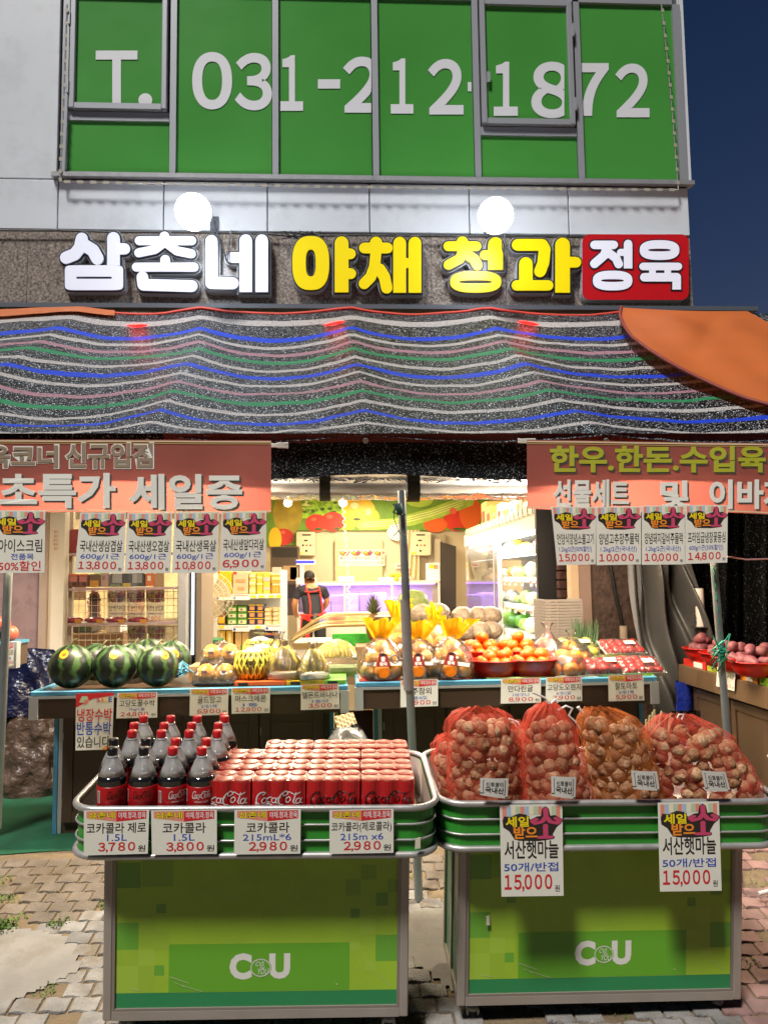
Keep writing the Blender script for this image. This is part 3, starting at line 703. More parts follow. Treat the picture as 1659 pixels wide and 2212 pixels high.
for x0_, x1_, r_ in ((691, 714, .066), (878, 905, .07)):
    m_ = MB(); c0 = at(x0_, 1054, 3.78); c1 = at(x1_, 1054, 3.78)
    m_.grid(lambda u, v: (c0 if v < .5 else c1)+V((0, math.cos(u*6.283)*r_, math.sin(u*6.283)*r_)), 20, 1)
    m_.box((c0.x, 3.705, c0.z+.03), (c1.x, 3.712, c0.z+.2)); m_.build('strap', mat('dark_strap', '#1d201d', .7), vr)

# ------------------------------------------------------------------ poles
def pole(pts, r, lab, collar=None):
    t = thing('canopy_pole', lab, 'pole', T(*pts[-1])); m_ = MB(); m_.tube(pts, r, 14); m_.build('tube', STEEL, t)
    if collar:
        m_ = MB(); p = collar; d = (pts[-1]-pts[0]).normalized(); m_.tube([p-d*.05, p+d*.35], r*1.13, 14); m_.build('sleeve', ALUD, t)
    return t
p0 = at(867, 1060, 3.50); p1 = at(905, 1940, 3.455); p1.z = gz(3.455)-.01
pole([p0, p1], .0185, 'grey metal pole standing between the two green carts', at(875, 1320, 3.48))
eb = MB(); c = at(853, 1424, 3.47); eb.tube([c+V((.018*math.cos(i*.5236), 0, .018*math.sin(i*.5236))) for i in range(12)], .004, 6, closed=True); eb.tube([c+V((.018, 0, 0)), c+V((.05, 0, -.001))], .004, 6)
eb.build('eye_bolt', ALUD, label='small metal eye bolt screwed into the pole between the carts', cat='bolt')
pole([at(24, 1130, 3.52), at(-6, 1790, 3.5)], .0185, 'grey metal pole beneath the banner on the shop side of the watermelons')
pole([at(1532, 1100, 3.52), at(1574, 1640, 3.46), at(1596, 1905, 3.44)], .017, 'shiny metal pole in front of the sweet potato counter')
GRS = mat('green_string', '#158a6c', .5); m_ = MB(); rnd.seed(3)
sp = [at(1541+(1.5 if i % 2 else -4)+i*1.2, 1225+i*13, 3.5-.03*(i % 2)) for i in range(13)]; m_.tube(sp, .003, 5)
c = at(1556, 1408, 3.45)
for k in range(16):
    a = c+V((rnd.uniform(-.03, .02), rnd.uniform(-.02, .01), rnd.uniform(-.05, .05))); m_.tube([a, a+V((rnd.uniform(-.05, .04), -.01, rnd.uniform(-.07, .04))), c+V((rnd.uniform(-.05, .02), 0, rnd.uniform(-.08, .03)))], .0035, 5)
m_.build('green_string', GRS, label='green plastic string knotted round the shiny pole', cat='string')
m_ = MB(); c = at(862, 1098, 3.46)
for k in range(9): m_.tube([c+V((rnd.uniform(-.03, .02), 0, .02)), c+V((rnd.uniform(-.03, .03), -.02, -.02)), c+V((rnd.uniform(-.01, .03), 0, -.03))], .004, 5)
m_.tube([at(853, 1092, 3.45), at(851, 1120, 3.45), at(862, 1150, 3.45), at(876, 1160, 3.45)], .002, 5)
m_.build('green_string', mat('dark_green_string', '#123c33', .6), label='dark green string tied at the top of the pole between the carts', cat='string')
m_ = MB(); rnd.seed(5)
for cx_, cy_ in ((603, 962), (1136, 952)):
    for k in range(9): m_.tube([at(cx_-18, cy_+rnd.uniform(-4, 4), 3.49), at(cx_, cy_+rnd.uniform(-5, 6), 3.48), at(cx_+20, cy_+rnd.uniform(-5, 7), 3.49)], .004, 5)
    m_.build('white_string', mat('white_cord', '#cfc9bd', .7), label='white string tying the %s to the rail' % ('tan lettered banner' if cx_ < 900 else 'yellow lettered banner'), cat='string'); m_ = MB()
m_ = MB(); m_.tube([at(1570, 1202, 3.6), at(1610, 1209, 3.7), at(1680, 1207, 3.8)], .004, 6); m_.build('pink_cord', mat('pink_cord', '#d9a0b0', .6), label='thin pink cord stretched beside the black net curtain', cat='cord')

# ------------------------------------------------------------------ banners
def banner_map(amp, k1, k2, Y=3.44):
    def f(x, y, l=0):
        q = V((x/461, 0, y/461)); d = amp*(math.sin(x*k1+y*.006)+.6*math.sin(x*k2-y*.011)+.8*noise.noise(V((x*.009, y*.012, k1))))
        return at(x, y, Y)+V((0, d-l, 0))
    return f
def banner(name, lab, x0, x1, top, bot, fmap, texts, par_lines):
    t = thing(name, lab, 'banner', T(*fmap((x0+x1)/2, bot(.5))))
    m_ = MB(); m_.grid(lambda u, v: fmap(x0+(x1-x0)*u, top(u)+(bot(u)-top(u))*v), 70, 16); m_.build('cloth', BAN, t)
    m_ = MB(); m_.grid(lambda u, v: fmap(x0+(x1-x0)*u, top(u)+2+3*v, .002), 70, 1, 0); m_.grid(lambda u, v: fmap(x0+(x1-x0)*u, top(u)+7+2*v, .002), 70, 1, 1); m_.grid(lambda u, v: fmap(x0+(x1-x0)*u, bot(u)-5+3*v, .002), 70, 1, 0)
    m_.build('border', [mat('banner_cream_line', '#d9c3a0', .7), mat('banner_gold_line', '#b58f52', .7)], t)
    m_ = MB()
    for (s_, a, b, c_, d_, m0, mo, kind, bold_) in texts:
        bold = bold_*1.7
        if kind == 'outline': put(m_, s_, a-3, b-3, c_+3, d_+3, fmap, .0018, mo, bold*.4+.028)
        else: put(m_, s_, a+4, b+4, c_+4, d_+4, fmap, .0018, mo, bold*.4)
        put(m_, s_, a, b, c_, d_, fmap, .0036, m0, bold*.4)
    m_.build('lettering', [mat('banner_tan', '#8f7c66', .7), mat('banner_white', '#e6e6dc', .7), mat('banner_shadow', '#4d4a44', .7), mat('banner_lime', '#a9ab27', .7)], t)
    return t
BAN = cloth('red_banner_cloth', '#aa5c50', .35, .75, nz=(2.2, .14))
f1 = banner_map(.0025, .017, .041)
banner('sale_banner', 'faded red banner with tan and white lettering hung beside the opening', -330, 586, lambda u: 948+3*u, lambda u: 1112-6*u+3*math.sin(u*9),
       f1, [('정육코너', -88, 962, 222/1.0, 1010, 0, 1, 'outline', .045), ('신규입점', 143, 958, 331, 1011, 0, 1, 'outline', .045), ('초특가', 0, 1022, 252, 1098, 1, 2, 'sh', .05), ('세일중', 280, 1024, 524, 1101, 1, 2, 'sh', .05)][1:]+[('육코너', -28, 962, 126, 1010, 0, 1, 'outline', .045), ('정', -78, 962, -34, 1010, 0, 1, 'outline', .045)], None)
f2 = banner_map(.0025, .019, .037)
banner('sale_banner', 'faded red banner with yellow and white lettering hung above the meat price cards', 1138, 1850, lambda u: 950+10*u, lambda u: 1098+20*u+3*math.sin(u*8),
       f2, [('한우.한돈.수입육', 1187, 963, 1652, 1021, 3, 2, 'sh', .05), ('선물세트', 1194, 1036, 1358, 1096, 1, 2, 'sh', .05), ('및', 1425, 1038, 1488, 1098, 1, 2, 'sh', .05), ('이바지', 1530, 1036, 1700, 1100, 1, 2, 'sh', .05)], None)

# ------------------------------------------------------------------ paper cards
INKS = [PAPER, INK, RED, BLUE, YEL, ORG, MAG, DK, LB, LR, LG, CRM, WHT]
# slogan emblem in unit coordinates (0..1 across, 0..1 down)
def slogan(mb, fm, l=.0014):
    def c(x, y, ll=0): return fm(x, y, l+ll)
    for k in range(13):
        mm = (9, 8, 11, 10)[k % 4]; x0_ = .02+k*.0745; mb.rect(x0_, .0, x0_+.07, .24 if 1 < k < 10 else .46, c, 0, mm)
    back = [(.02, .42), (.05, .28), (.16, .3), (.3, .2), (.42, .24), (.5, .42), (.58, .3), (.66, .28), (.68, .08), (.74, .0), (.8, .1), (.82, .28), (.9, .26), (.98, .36), (.99, .5), (.92, .62), (.86, .8), (.83, .97), (.62, 1.02), (.28, 1.0), (.2, .92), (.13, .72), (.03, .6)]
    mb.poly(back, c, .0006, 7)
    def tx(s_, a, b, d, e, mm): put(mb, s_, a-.012, b-.018, d+.012, e+.018, c, .0012, 7, .06); put(mb, s_, a, b, d, e, c, .0018, mm, .03)
    tx('세일', .07, .29, .46, .6, 4); tx('받으', .2, .58, .6, .95, 5)
    def st(pts, r, mm):
        for a, b in zip(pts, pts[1:]): mb.poly(capsule(a, b, r), c, (.0012 if mm == 7 else .0024)+rnd.random()*.0003, mm)
    S_ = [[(.74, .08), (.745, .3), (.68, .45), (.56, .5), (.52, .43), (.58, .38)], [(.745, .3), (.82, .46), (.93, .5), (.97, .41), (.91, .36)], [(.735, .56), (.735, .9)], [(.63, .91), (.83, .91)]]
    for p_ in S_: st(p_, .056, 7)
    for p_ in S_: st(p_, .043, 6)
def quad_map(fm, Q):
    """unit square onto the picture quad Q = tl, tr, br, bl lying on the surface fm"""
    def f(u, v, l=0):
        x = (Q[0][0]*(1-u)+Q[1][0]*u)*(1-v)+(Q[3][0]*(1-u)+Q[2][0]*u)*v
        y = (Q[0][1]*(1-u)+Q[1][1]*u)*(1-v)+(Q[3][1]*(1-u)+Q[2][1]*u)*v
        return fm(x, y, l)
    return f
def card(name, lab, fm, Q, lines, cat='price card', head='slogan', group=None, bend=.0, paper=PAPER):
    """lines: (text, x0, y0, x1, y1, ink, bold) in unit coordinates of the card"""
    q0 = quad_map(fm, Q)
    q = lambda u, v, l=0: q0(u, v, l*.3)
    t = thing(name, lab, cat, T(*q0(.5, 1)), group)
    m_ = MB(); m_.grid(lambda u, v: q(u, v, 0), 8, 8); m_.grid(lambda u, v: q(1-u, v, -.003), 8, 8); m_.build('paper', paper, t)
    m_ = MB()
    if head == 'slogan': slogan(m_, lambda u, v, l=0: q(.02+.96*u, .02+.37*v, l))
    elif head == 'shop':
        m_.poly([(.04, .02), (.96, .02), (.96, .2), (.5, .26), (.04, .17)], q, .0008, 9)
        m_.poly([(.5, .02), (.96, .02), (.96, .2), (.5, .26)], q, .001, 2)
        put(m_, '삼촌네', .06, .03, .48, .19, q, .0014, 7, .05); put(m_, '삼촌네', .065, .035, .475, .185, q, .002, 4, .02); put(m_, '야채.청과.정육', .53, .04, .95, .19, q, .0014, 12, .012)
    elif head == 'sale':
        m_.poly([(.0, .0), (1, 0), (1, .05), (.45, .1), (.04, .24), (0, .24)], q, .0008, 2)
        m_.poly([(.08, .14+.02), (.16, .05), (.3, .05), (.33, .12), (.25, .17)], q, .0012, 10); m_.poly([(.2, .13), (.35, .1), (.33, .17), (.24, .2)], q, .0014, 9)
        for k, chh in enumerate('SALE'): put(m_, chh, .55+k*.105, .075, .64+k*.105, .165, q, .0016, (6, 5, 4, 3)[k], .06)
        m_.poly([(.7, 1), (1, .86), (1, 1)], q, .0008, 5); m_.poly([(.82, 1), (1, .93), (1, 1)], q, .001, 2)
    for (s_, x0_, y0_, x1_, y1_, mm, bd) in lines: put(m_, s_, x0_, y0_, x1_, y1_, q, .0016, mm, bd*.4)
    m_.build('print', INKS, t); return t
def meat(a, b, c_, inset=0): return [(a, .06, .46, .95, .65, 1, .02), (b, .09, .68, .9, .79, 3, .015), (c_, .06, .81, .84, .96, 2, .035), ('원', .88, .91, .95, .96, 1, .02)]
FY = wall(3.42)
lc = [('아이스크림', '전품목', None, [(-16, 1102), (99, 1103), (97, 1237), (-22, 1238)], 'white card with a sale slogan for ice cream, next to the pole end'),
      ('국내산생삼겹살', '600g/1근', '13,800', [(174, 1107), (273, 1107), (268, 1238), (162, 1237)], 'meat price card reading 13,800 with its lower corner swung out, first of four'),
      ('국내산생오겹살', '600g/1근', '13,800', [(276, 1108), (373, 1107), (369, 1238), (270, 1238)], 'meat price card reading 13,800, second of the four under the tan lettered banner'),
      ('국내산생목살', '600g/1근', '10,800', [(378, 1107), (474, 1106), (471, 1237), (372, 1238)], 'meat price card reading 10,800 with 600g, under the tan lettered banner'),
      ('국내산생앞다리살', '600g/1근', '6,900', [(479, 1106), (576, 1105), (575, 1232), (475, 1234)], 'meat price card reading 6,900 beside the shop opening')]
for a, b, c_, Q, lab in lc:
    if c_ is None: L_ = [(a, .15, .46, .95, .67, 1, .02), (b, .38, .69, .8, .79, 3, .03), ('50%할인', .16, .81, .93, .97, 2, .03)]
    else: L_ = meat(a, b, c_)
    card('price_card', lab, FY, Q, L_, group='cards hung below the banners', bend=.008)
rc = [('언양식양념소불고기', '1.2kg/2근(50%할인)', '15,000', [(1190, 1094), (1287, 1095), (1286, 1219), (1203, 1221)], 'meat price card reading 15,000, curling at one edge beside the opening'),
      ('양념고추장주물럭', '1.2kg/2근(국내산)', '10,000', [(1287, 1094), (1384, 1094), (1384, 1219), (1288, 1221)], 'meat price card reading 10,000 hung next to the 15,000 card'),
      ('양념돼지갈비주물럭', '1.2kg/2근(국내산)', '10,000', [(1386, 1092), (1478, 1092), (1479, 1219), (1386, 1220)], 'meat price card reading 10,000 hung next to the 14,800 card'),
      ('프라임급냉장꽃등심', '600g/1근(50%할인)', '14,800', [(1479, 1091), (1571, 1091), (1570, 1215), (1480, 1218)], 'meat price card reading 14,800 in front of the shiny pole')]
for a, b, c_, Q, lab in rc: card('price_card', lab, FY, Q, meat(a, b, c_), group='cards hung below the banners', bend=.012)
# ------------------------------------------------------------------ produce tables
WOOD = mat('dark_brown_laminate', '#4a382a', .4, nz=(6, .14)); WOODD = mat('darker_brown_laminate', '#4a392b', .45, nz=(6, .14))
BLT = mat('blue_trim', '#4d8fae', .3, metal=.2); WTR = mat('silver_trim', '#b9bdbf', .3, metal=.5); GRT = mat('green_trim', '#5f9e4a', .35)
TZ = .935
def table(lab, x0, x1, bx0, bx1, y0, y1, z, doors, capL=True):
    t = thing('display_table', lab, 'table', T((x0+x1)/2, (y0+y1)/2, .18))
    m_ = MB(); m_.box((x0+.012, y0+.008, z-.125), (x1-.012, y1, z-.012), 0); m_.box((x0+.02, y0+.03, z-.012), (x1-.02, y1-.01, z-.006)); m_.build('tabletop', WOOD, t)
    m_ = MB(); m_.box((x0, y0, z-.012), (x1, y0+.03, z+.012), bev=.004); m_.box((x0, y0+.03, z-.012), (x0+.02, y1, z+.012), bev=.004); m_.box((x1-.02, y0+.03, z-.012), (x1, y1, z+.012), bev=.004); m_.build('edge_trim', BLT, t)
    m_ = MB(); m_.box((x0+.03, y0-.002, z-.026), (x1-.03, y0+.006, z-.013)); m_.build('trim_strip', WTR, t)
    for xc in (x0, x1):
      m_ = MB(); m_.box((xc-.004, y0-.004, z-.128), (xc+.004+.036*(1 if xc == x0 else 0), y0+.03, z-.014)) if xc == x0 else m_.box((xc-.04, y0-.004, z-.128), (xc+.004, y0+.03, z-.014))
      m_.build('corner_cap', WTR, t)
    by = y0+.24; m_ = MB(); m_.box((bx0+.02, by, .18), (bx1-.02, y1-.02, z-.127)); m_.build('cabinet', WOODD, t)
    for xx in (bx0, bx1-.022): m_ = MB(); m_.box((xx, by-.012, .18), (xx+.022, by+.02, z-.127)); m_.build('corner_trim', BLT, t)
    m_ = MB(); m_.box((bx0+.024, by-.008, .18), (bx0+.045, by, z-.127)); m_.build('corner_strip', WTR, t)
    n = doors; wd_ = (bx1-bx0-.1)/n
    for k in range(n):
        a = bx0+.05+k*wd_; b = a+wd_-.006; m_ = MB(); zb_, zt_ = .24, z-.15
        m_.box((a, by-.016, zb_), (b, by-.001, zt_), bev=.003); e = .055
        m_.box((a+e, by-.02, zb_+e), (b-e, by-.0165, zt_-e), bev=.002)
        for (c0, c1) in (((a, zb_), (a+e, zt_)), ((b-e, zb_), (b, zt_)), ((a+e, zb_), (b-e, zb_+e)), ((a+e, zt_-e), (b-e, zt_))): m_.box((c0[0]+.001, by-.026, c0[1]+.001), (c1[0]-.001, by-.0162, c1[1]-.001))
        dr = m_.build('door', WOODD, t)
        h = MB(); 
        for zz in (zb_+.1, zt_-.1): h.tube([(a+.004, by-.027, zz-.02), (a+.004, by-.027, zz+.02)], .004, 6)
        h.build('hinge', ALUD, dr)
    return t
TY = 4.0
tl0, tl1 = at(66, 1500, TY).x, at(752, 1482, TY).x; tr0, tr1 = at(768, 1482, TY).x, at(1420, 1463, TY).x
BY = TY+.24
table('long brown table with blue edge carrying watermelons, melons and bananas', tl0, tl1, at(118, 1650, BY).x, at(722, 1650, BY).x, TY, 4.82, TZ, 4)
table('long brown table with blue edge carrying bagged oranges, mandarins and tomatoes', tr0, tr1, at(808, 1650, BY).x, at(1392, 1650, BY).x, TY+.004, 4.82, TZ+.012, 4)
# side counter with sweet potatoes, running towards the street
sc_ = thing('side_counter', 'brown side counter holding red bowls of sweet potatoes by the dark curtain', 'counter', T(2.5, 4.1, .18))
SX = 2.13; m_ = MB(); m_.box((SX, 3.3, .80), (2.95, 4.9, .915), bev=.004); m_.build('counter_top', mat('mid_brown_laminate', '#5f4a36', .4, nz=(6, .14)), sc_)
m_ = MB(); m_.box((SX+.07, 3.35, .18), (2.9, 4.86, .8)); m_.build('cabinet', WOODD, sc_)
for k in range(3):
    a, b = 3.4+k*.47, 3.4+k*.47+.455; m_ = MB(); m_.box((SX+.052, a, .22), (SX+.069, b, .78), bev=.003)
    for (c0, c1) in (((a, .22), (a+.05, .78)), ((b-.05, .22), (b, .78)), ((a+.05, .22), (b-.05, .27)), ((a+.05, .73), (b-.05, .78))): m_.box((SX+.044, c0[0]+.001, c0[1]+.001), (SX+.0518, c1[0]-.001, c1[1]-.001))
    dr = m_.build('door', mat('side_counter_door', '#4f3c2b', .42, nz=(6, .14)), sc_)
    h = MB(); yk = b-.03 if k % 2 == 0 else a+.03; h.ball((SX+.02, yk, .56), .013, 10, 6); h.tube([(SX+.045, yk, .56), (SX+.02, yk, .56)], .006, 8); h.build('knob', ALU, dr)
m_ = MB(); rnd.seed(8)
bt = [(SX+.03+.02*math.cos(a)*1.4, 4.72+.02*math.sin(a)) for a in (0, 1)]
m_.grid(lambda u, v: V((SX+.015+.05*math.cos(u*6.28)*(1+.25*noise.noise(V((u*5, v*9, 2)))), 4.86+.05*math.sin(u*6.28), .18+.63*v)), 22, 24); m_.build('blue_sheet', mat('blue_plastic_sheet', '#16267a', .25, nz=(20, .3), bump=(22, .7, .02)), label='blue plastic sheet wrapped round the leg of the side counter', cat='sheet')
for k, (cl_, a, b) in enumerate((('#c9281c', 4.56, 4.86), ('#b9c33a', 4.22, 4.54), ('#e08a1a', 3.98, 4.2), ('#86b52c', 3.72, 3.96), ('#d8c92c', 3.4, 3.7))):
    m_ = MB(); m_.box((SX+.02, a, .915), (SX+.5, b, .955)); m_.box((SX+.016, a+.04, .918), (SX+.0195, (a+b)/2, .95), 1)
    m_.build('cardboard_flat', [mat('flat_card_%d' % k, cl_, .6), mat('flat_white', '#d9d6cc', .6)], label=['red', 'lime and white', 'orange', 'green', 'yellow'][k]+' printed cardboard flat under the sweet potato bowls', cat='cardboard')

# ------------------------------------------------------------------ price tags of the tables
TGY = plane((0, TY-.012, 0), (0, -1, 0))
def ptag(lab, Q, a, b, c_, fm=TGY, aw=(.06, .94), cw=(.2, .8)):
    card('price_tag', lab, fm, Q, [(a, aw[0], .29, aw[1], .55, 1, .02), (b, .3, .6, .7, .73, 3, .02), (c_, cw[0], .76, cw[1], .95, 2, .02), ('원', .85, .82, .96, .94, 1, .01)], 'price tag', 'shop', 'price tags along the produce tables')
card('price_tag', 'tall sale sign with a melon drawing and three lines of big writing', TGY, [(165, 1498), (247, 1496), (243, 1619), (164, 1621)],
     [('냉장수박', .04, .27, .97, .5, 2, .035), ('반통수박', .03, .5, .96, .74, 3, .035), ('있습니다', .04, .76, .93, .96, 1, .03)], 'sign', 'sale', 'price tags along the produce tables')
ptag('white price tag reading 24,800 below the watermelons', [(254, 1497), (341, 1495), (340, 1550), (252, 1552)], '고당도꿀수박', '7kg/1통', '24,800', cw=(.1, .78))
ptag('white price tag reading 6,900 below the gold mangoes', [(411, 1488), (494, 1487), (493, 1544), (410, 1546)], '골드망고', '2개/1팩', '6,900', aw=(.2, .82))
ptag('white price tag reading 12,800 below the netted melons', [(500, 1486), (584, 1485), (583, 1540), (501, 1542)], '머스크메론', '1통', '12,800', aw=(.1, .9), cw=(.1, .78))
ptag('white price tag reading 3,500 below the bananas', [(650, 1479), (732, 1477), (734, 1531), (650, 1534)], '델몬트바나나', '1송이', '3,500', aw=(.04, .96))
ptag('white price tag partly behind the pole below the yellow topped bags', [(865, 1470), (946, 1467), (946, 1525), (865, 1528)], '성주참외', '1봉/6입', '9,900', aw=(.12, .82))
ptag('white price tag reading 8,900 below the mandarin bowls', [(1082, 1466), (1168, 1464), (1168, 1518), (1081, 1520)], '만다린귤', '1바구니', '8,900', aw=(.18, .8))
ptag('white price tag reading 7,900 below the bagged oranges', [(1179, 1463), (1256, 1461), (1257, 1514), (1178, 1516)], '고당도오렌지', '6개/1망', '7,900', aw=(.04, .97))
ptag('white price tag reading 5,900 below the tomato trays', [(1313, 1459), (1389, 1457), (1391, 1513), (1314, 1515)], '찰토마토', '6개/1팩', '5,900', aw=(.18, .82))
ptag('white price tag hung on the side counter behind the shiny pole', [(1549, 1437), (1588, 1442), (1585, 1493), (1546, 1482)], '밤고구마', '1바구니', '4,900', fm=plane((SX-.012, 4, .9), (-1, -.0, 0)))
ptag('small white price tag on the corner counter at the shop edge', [(12, 1390), (31, 1388), (30, 1437), (13, 1442)], '방울토마토', '1팩', '5,900', fm=wall(4.02))

# ------------------------------------------------------------------ watermelons
def wm_mat():
    m = bpy.data.materials.new('watermelon_rind'); m.use_nodes = True; n = m.node_tree.nodes; L = m.node_tree.links; b = n['Principled BSDF']
    tc = n.new('ShaderNodeTexCoord'); sx = n.new('ShaderNodeSeparateXYZ'); L.new(tc.outputs['Object'], sx.inputs[0])
    at_ = n.new('ShaderNodeMath'); at_.operation = 'ARCTAN2'; L.new(sx.outputs[1], at_.inputs[0]); L.new(sx.outputs[0], at_.inputs[1])
    nz = n.new('ShaderNodeTexNoise'); nz.inputs['Scale'].default_value = 22; nz.inputs['Detail'].default_value = 5; L.new(tc.outputs['Object'], nz.inputs['Vector'])
    ad = n.new('ShaderNodeMath'); ad.operation = 'MULTIPLY_ADD'; ad.inputs[1].default_value = 9.0; L.new(at_.outputs[0], ad.inputs[0])
    nm = n.new('ShaderNodeMath'); nm.operation = 'MULTIPLY'; nm.inputs[1].default_value = 7.5; L.new(nz.outputs['Fac'], nm.inputs[0]); L.new(nm.outputs[0], ad.inputs[2])
    sn = n.new('ShaderNodeMath'); sn.operation = 'SINE'; L.new(ad.outputs[0], sn.inputs[0])
    cr = n.new('ShaderNodeValToRGB'); cr.color_ramp.elements[0].position = .45; cr.color_ramp.elements[0].color = (*hexc('#131d12'), 1); cr.color_ramp.elements[1].position = .8; cr.color_ramp.elements[1].color = (*hexc('#3c5a2c'), 1)
    mp = n.new('ShaderNodeMapRange'); mp.inputs[1].default_value = -1; L.new(sn.outputs[0], mp.inputs[0]); L.new(mp.outputs[0], cr.inputs[0]); L.new(cr.outputs[0], b.inputs['Base Color'])
    b.inputs['Roughness'].default_value = .42; return m
WMM = wm_mat(); STK = mat('orange_sticker', '#e89420', .3); STK2 = mat('sticker_print', '#b0561c', .4); STEM = mat('dry_stem', '#6b6a3c', .7)
w0 = thing('watermelon', '', 'watermelon', Matrix.Identity(4), 'watermelons')
m_ = MB(); m_.ball((0, 0, .116), (.122, .122, .118), 28, 18); m_.build('rind', WMM, w0, local=True)
m_ = MB(); rnd.seed(2)
def sp_(a, e, r=.1235):
    return V((r*math.cos(e)*math.cos(a), r*math.cos(e)*math.sin(a), .116+r*.968*math.sin(e)))
cen = (-1.57, .62)
m_.add([sp_(*cen)]+[sp_(cen[0]+.2*math.cos(t*.5236)/math.cos(.62), cen[1]+.24*math.sin(t*.5236)) for t in range(12)], [(0, i+1, (i+1) % 12+1) for i in range(12)], 0, True)
m_.add([sp_(*cen, .1242)]+[sp_(cen[0]+.085*math.cos(t*.5236)/math.cos(.62)+.03, cen[1]-.03+.07*math.sin(t*.5236), .1242) for t in range(12)], [(0, i+1, (i+1) % 12+1) for i in range(12)], 1, True)
m_.build('sticker', [STK, STK2], w0, local=True)
m_ = MB(); m_.tube([(0, 0, .23), (.004, -.004, .248), (.014, -.006, .262), (.028, -.004, .266)], [.006, .0045, .004, .003], 6); m_.build('stem', STEM, w0, local=True)
wz = TZ+.012
WMS = [(155, 1452, 4.10, 1.0, 0, -.15, 'front watermelon at the table end, orange sticker on its shoulder'), (249, 1451, 4.10, .98, .9, -.1, 'front watermelon between two others, pale green band beside its sticker'), (342, 1446, 4.10, .94, 2.1, -.05, 'darkest front watermelon nearest the mango packs, sticker close to its top'),
       (208, 1430, 4.40, .92, 3.3, .9, 'watermelon with a curled stem behind the two nearest the table end'), (284, 1427, 4.42, .9, 4.2, .4, 'watermelon peeping between the middle and the darkest front ones'), (322, 1418, 4.62, .93, 5.2, -.2, 'rear watermelon with a sticker, highest above the row'), (372, 1428, 4.42, .95, 1.4, .5, 'watermelon behind the darkest one, next to the blue straps')]
for i, (px, py, Y, s_, rz, tl_, lab) in enumerate(WMS):
    p = at(px, py, Y); Mx = T(p.x, Y, wz) @ SC(s_*.92, s_*.92, s_*.95) @ RZ(rz*.35-.1) @ T(0, 0, .116) @ RX(tl_*.5) @ T(0, 0, -.116)
    if i == 0: w0.matrix_world = Mx; w0['label'] = lab
    else: dup(w0, Mx, lab)
# corn husk bundle and blue straps beside the watermelons
m_ = MB(); rnd.seed(9)
for k in range(9):
    a = at(178+k*4, 1412-k*.6, 4.72); b = at(262+k*6, 1408+k*1.5, 4.72); m_.tube([a+V((0, rnd.uniform(-.03, .03), rnd.uniform(-.02, .02))), (a+b)/2+V((0, -.02, .02*rnd.random())), b], [.006, .02, .008], 6)
m_.build('corn_bunch', mat('husk_green', '#7d8a3a', .6, nz=(20, .3)), label='bunch of green corn in husks lying behind the watermelons', cat='corn')
m_ = MB()
for k in range(26):
    c = at(388+rnd.uniform(-8, 16), 1448+rnd.uniform(-6, 10), 4.25+.25*rnd.random()); c.z = max(c.z, wz+.008)
    d = V((rnd.uniform(-.07, .07), rnd.uniform(-.09, .09), 0)); m_.tube([c-d, c+V((0, 0, rnd.uniform(.0, .05))), c+d], .004, 5)
m_.build('plastic_straps', mat('teal_strap', '#3b7f9a', .35), label='tangle of blue plastic straps beside the darkest watermelon', cat='straps')

# ------------------------------------------------------------------ wrapped mangoes
FOAMN = mat('yellow_foam_net', '#d3a92b', .7, nz=(60, .25), bump=(90, .8, .01)); MANG = mat('mango_skin', '#e0922a', .4, nz=(12, .15)); SHRINK = film('shrink_wrap', (1, 1, 1), .95, .06, bump=(18, .9, .02), gloss=.12)
TRAYW = mat('white_foam_tray', '#dedcd6', .6); TRAYK = mat('black_tray', '#1d1c1b', .4); LBL = mat('white_label', '#d9d7cf', .4)
def wrap_dome(mb, x0, x1, y0, y1, z0, z1, fn=None, n=16):
    def f(u, v):
        x = x0+(x1-x0)*u; y = y0+(y1-y0)*v; h = (math.sin(math.pi*min(1, max(0, u)))*math.sin(math.pi*v))**.32
        z = z0+(z1-z0)*h*(fn(u, v) if fn else 1)+.003*noise.noise(V((x*60, y*60, z0*9)))
        return V((x, y, z))
    mb.grid(f, n, n)
mg = thing('mango_pack', '', 'mango pack', Matrix.Identity(4), 'wrapped mango packs')
m_ = MB(); m_.box((-.105, -.07, 0), (.105, .07, .022), bev=.006); m_.build('tray', TRAYK, mg, local=True)
for sx_ in (-1, 1):
    m_ = MB(); m_.ball((sx_*.05, 0, .062), (.046, .052, .046), 14, 10); o = m_.build('mango', MANG, mg, local=True)
    m_ = MB(); m_.ball((sx_*.05, .006, .058), (.0495, .0565, .0485), 16, 10, fn=lambda d: 1 if d.z < .22 else .86); m_.build('foam_net', FOAMN, o, local=True)
    m_ = MB(); m_.box((sx_*.05-.016, -.053, .066), (sx_*.05+.016, -.049, .078)); m_.build('sticker', mat('purple_sticker', '#5d4a4f', .4), o, local=True)
m_ = MB(); wrap_dome(m_, -.115, .115, -.078, .078, .012, .128, lambda u, v: .8+.2*abs(math.cos(2*math.pi*u))); m_.build('wrap', SHRINK, mg, local=True)
mg.matrix_world = T(at(466, 1470, 4.12).x, 4.13, wz) @ RZ(-.06); mg['label'] = 'wrapped pack of two gold mangoes at the table edge'
dup(mg, T(at(477, 1425, 4.32).x, 4.34, wz+.085) @ RZ(.03) @ RX(R(6)), 'wrapped pack of two gold mangoes raised behind the front pack')
m_ = MB(); m_.box((at(415, 1425, 4.33).x, 4.24, wz), (at(520, 1425, 4.33).x, 4.45, wz+.082)); m_.build('cardboard_box', mat('plain_card', '#9a7a55', .8), label='low cardboard box under the raised mango pack', cat='box')

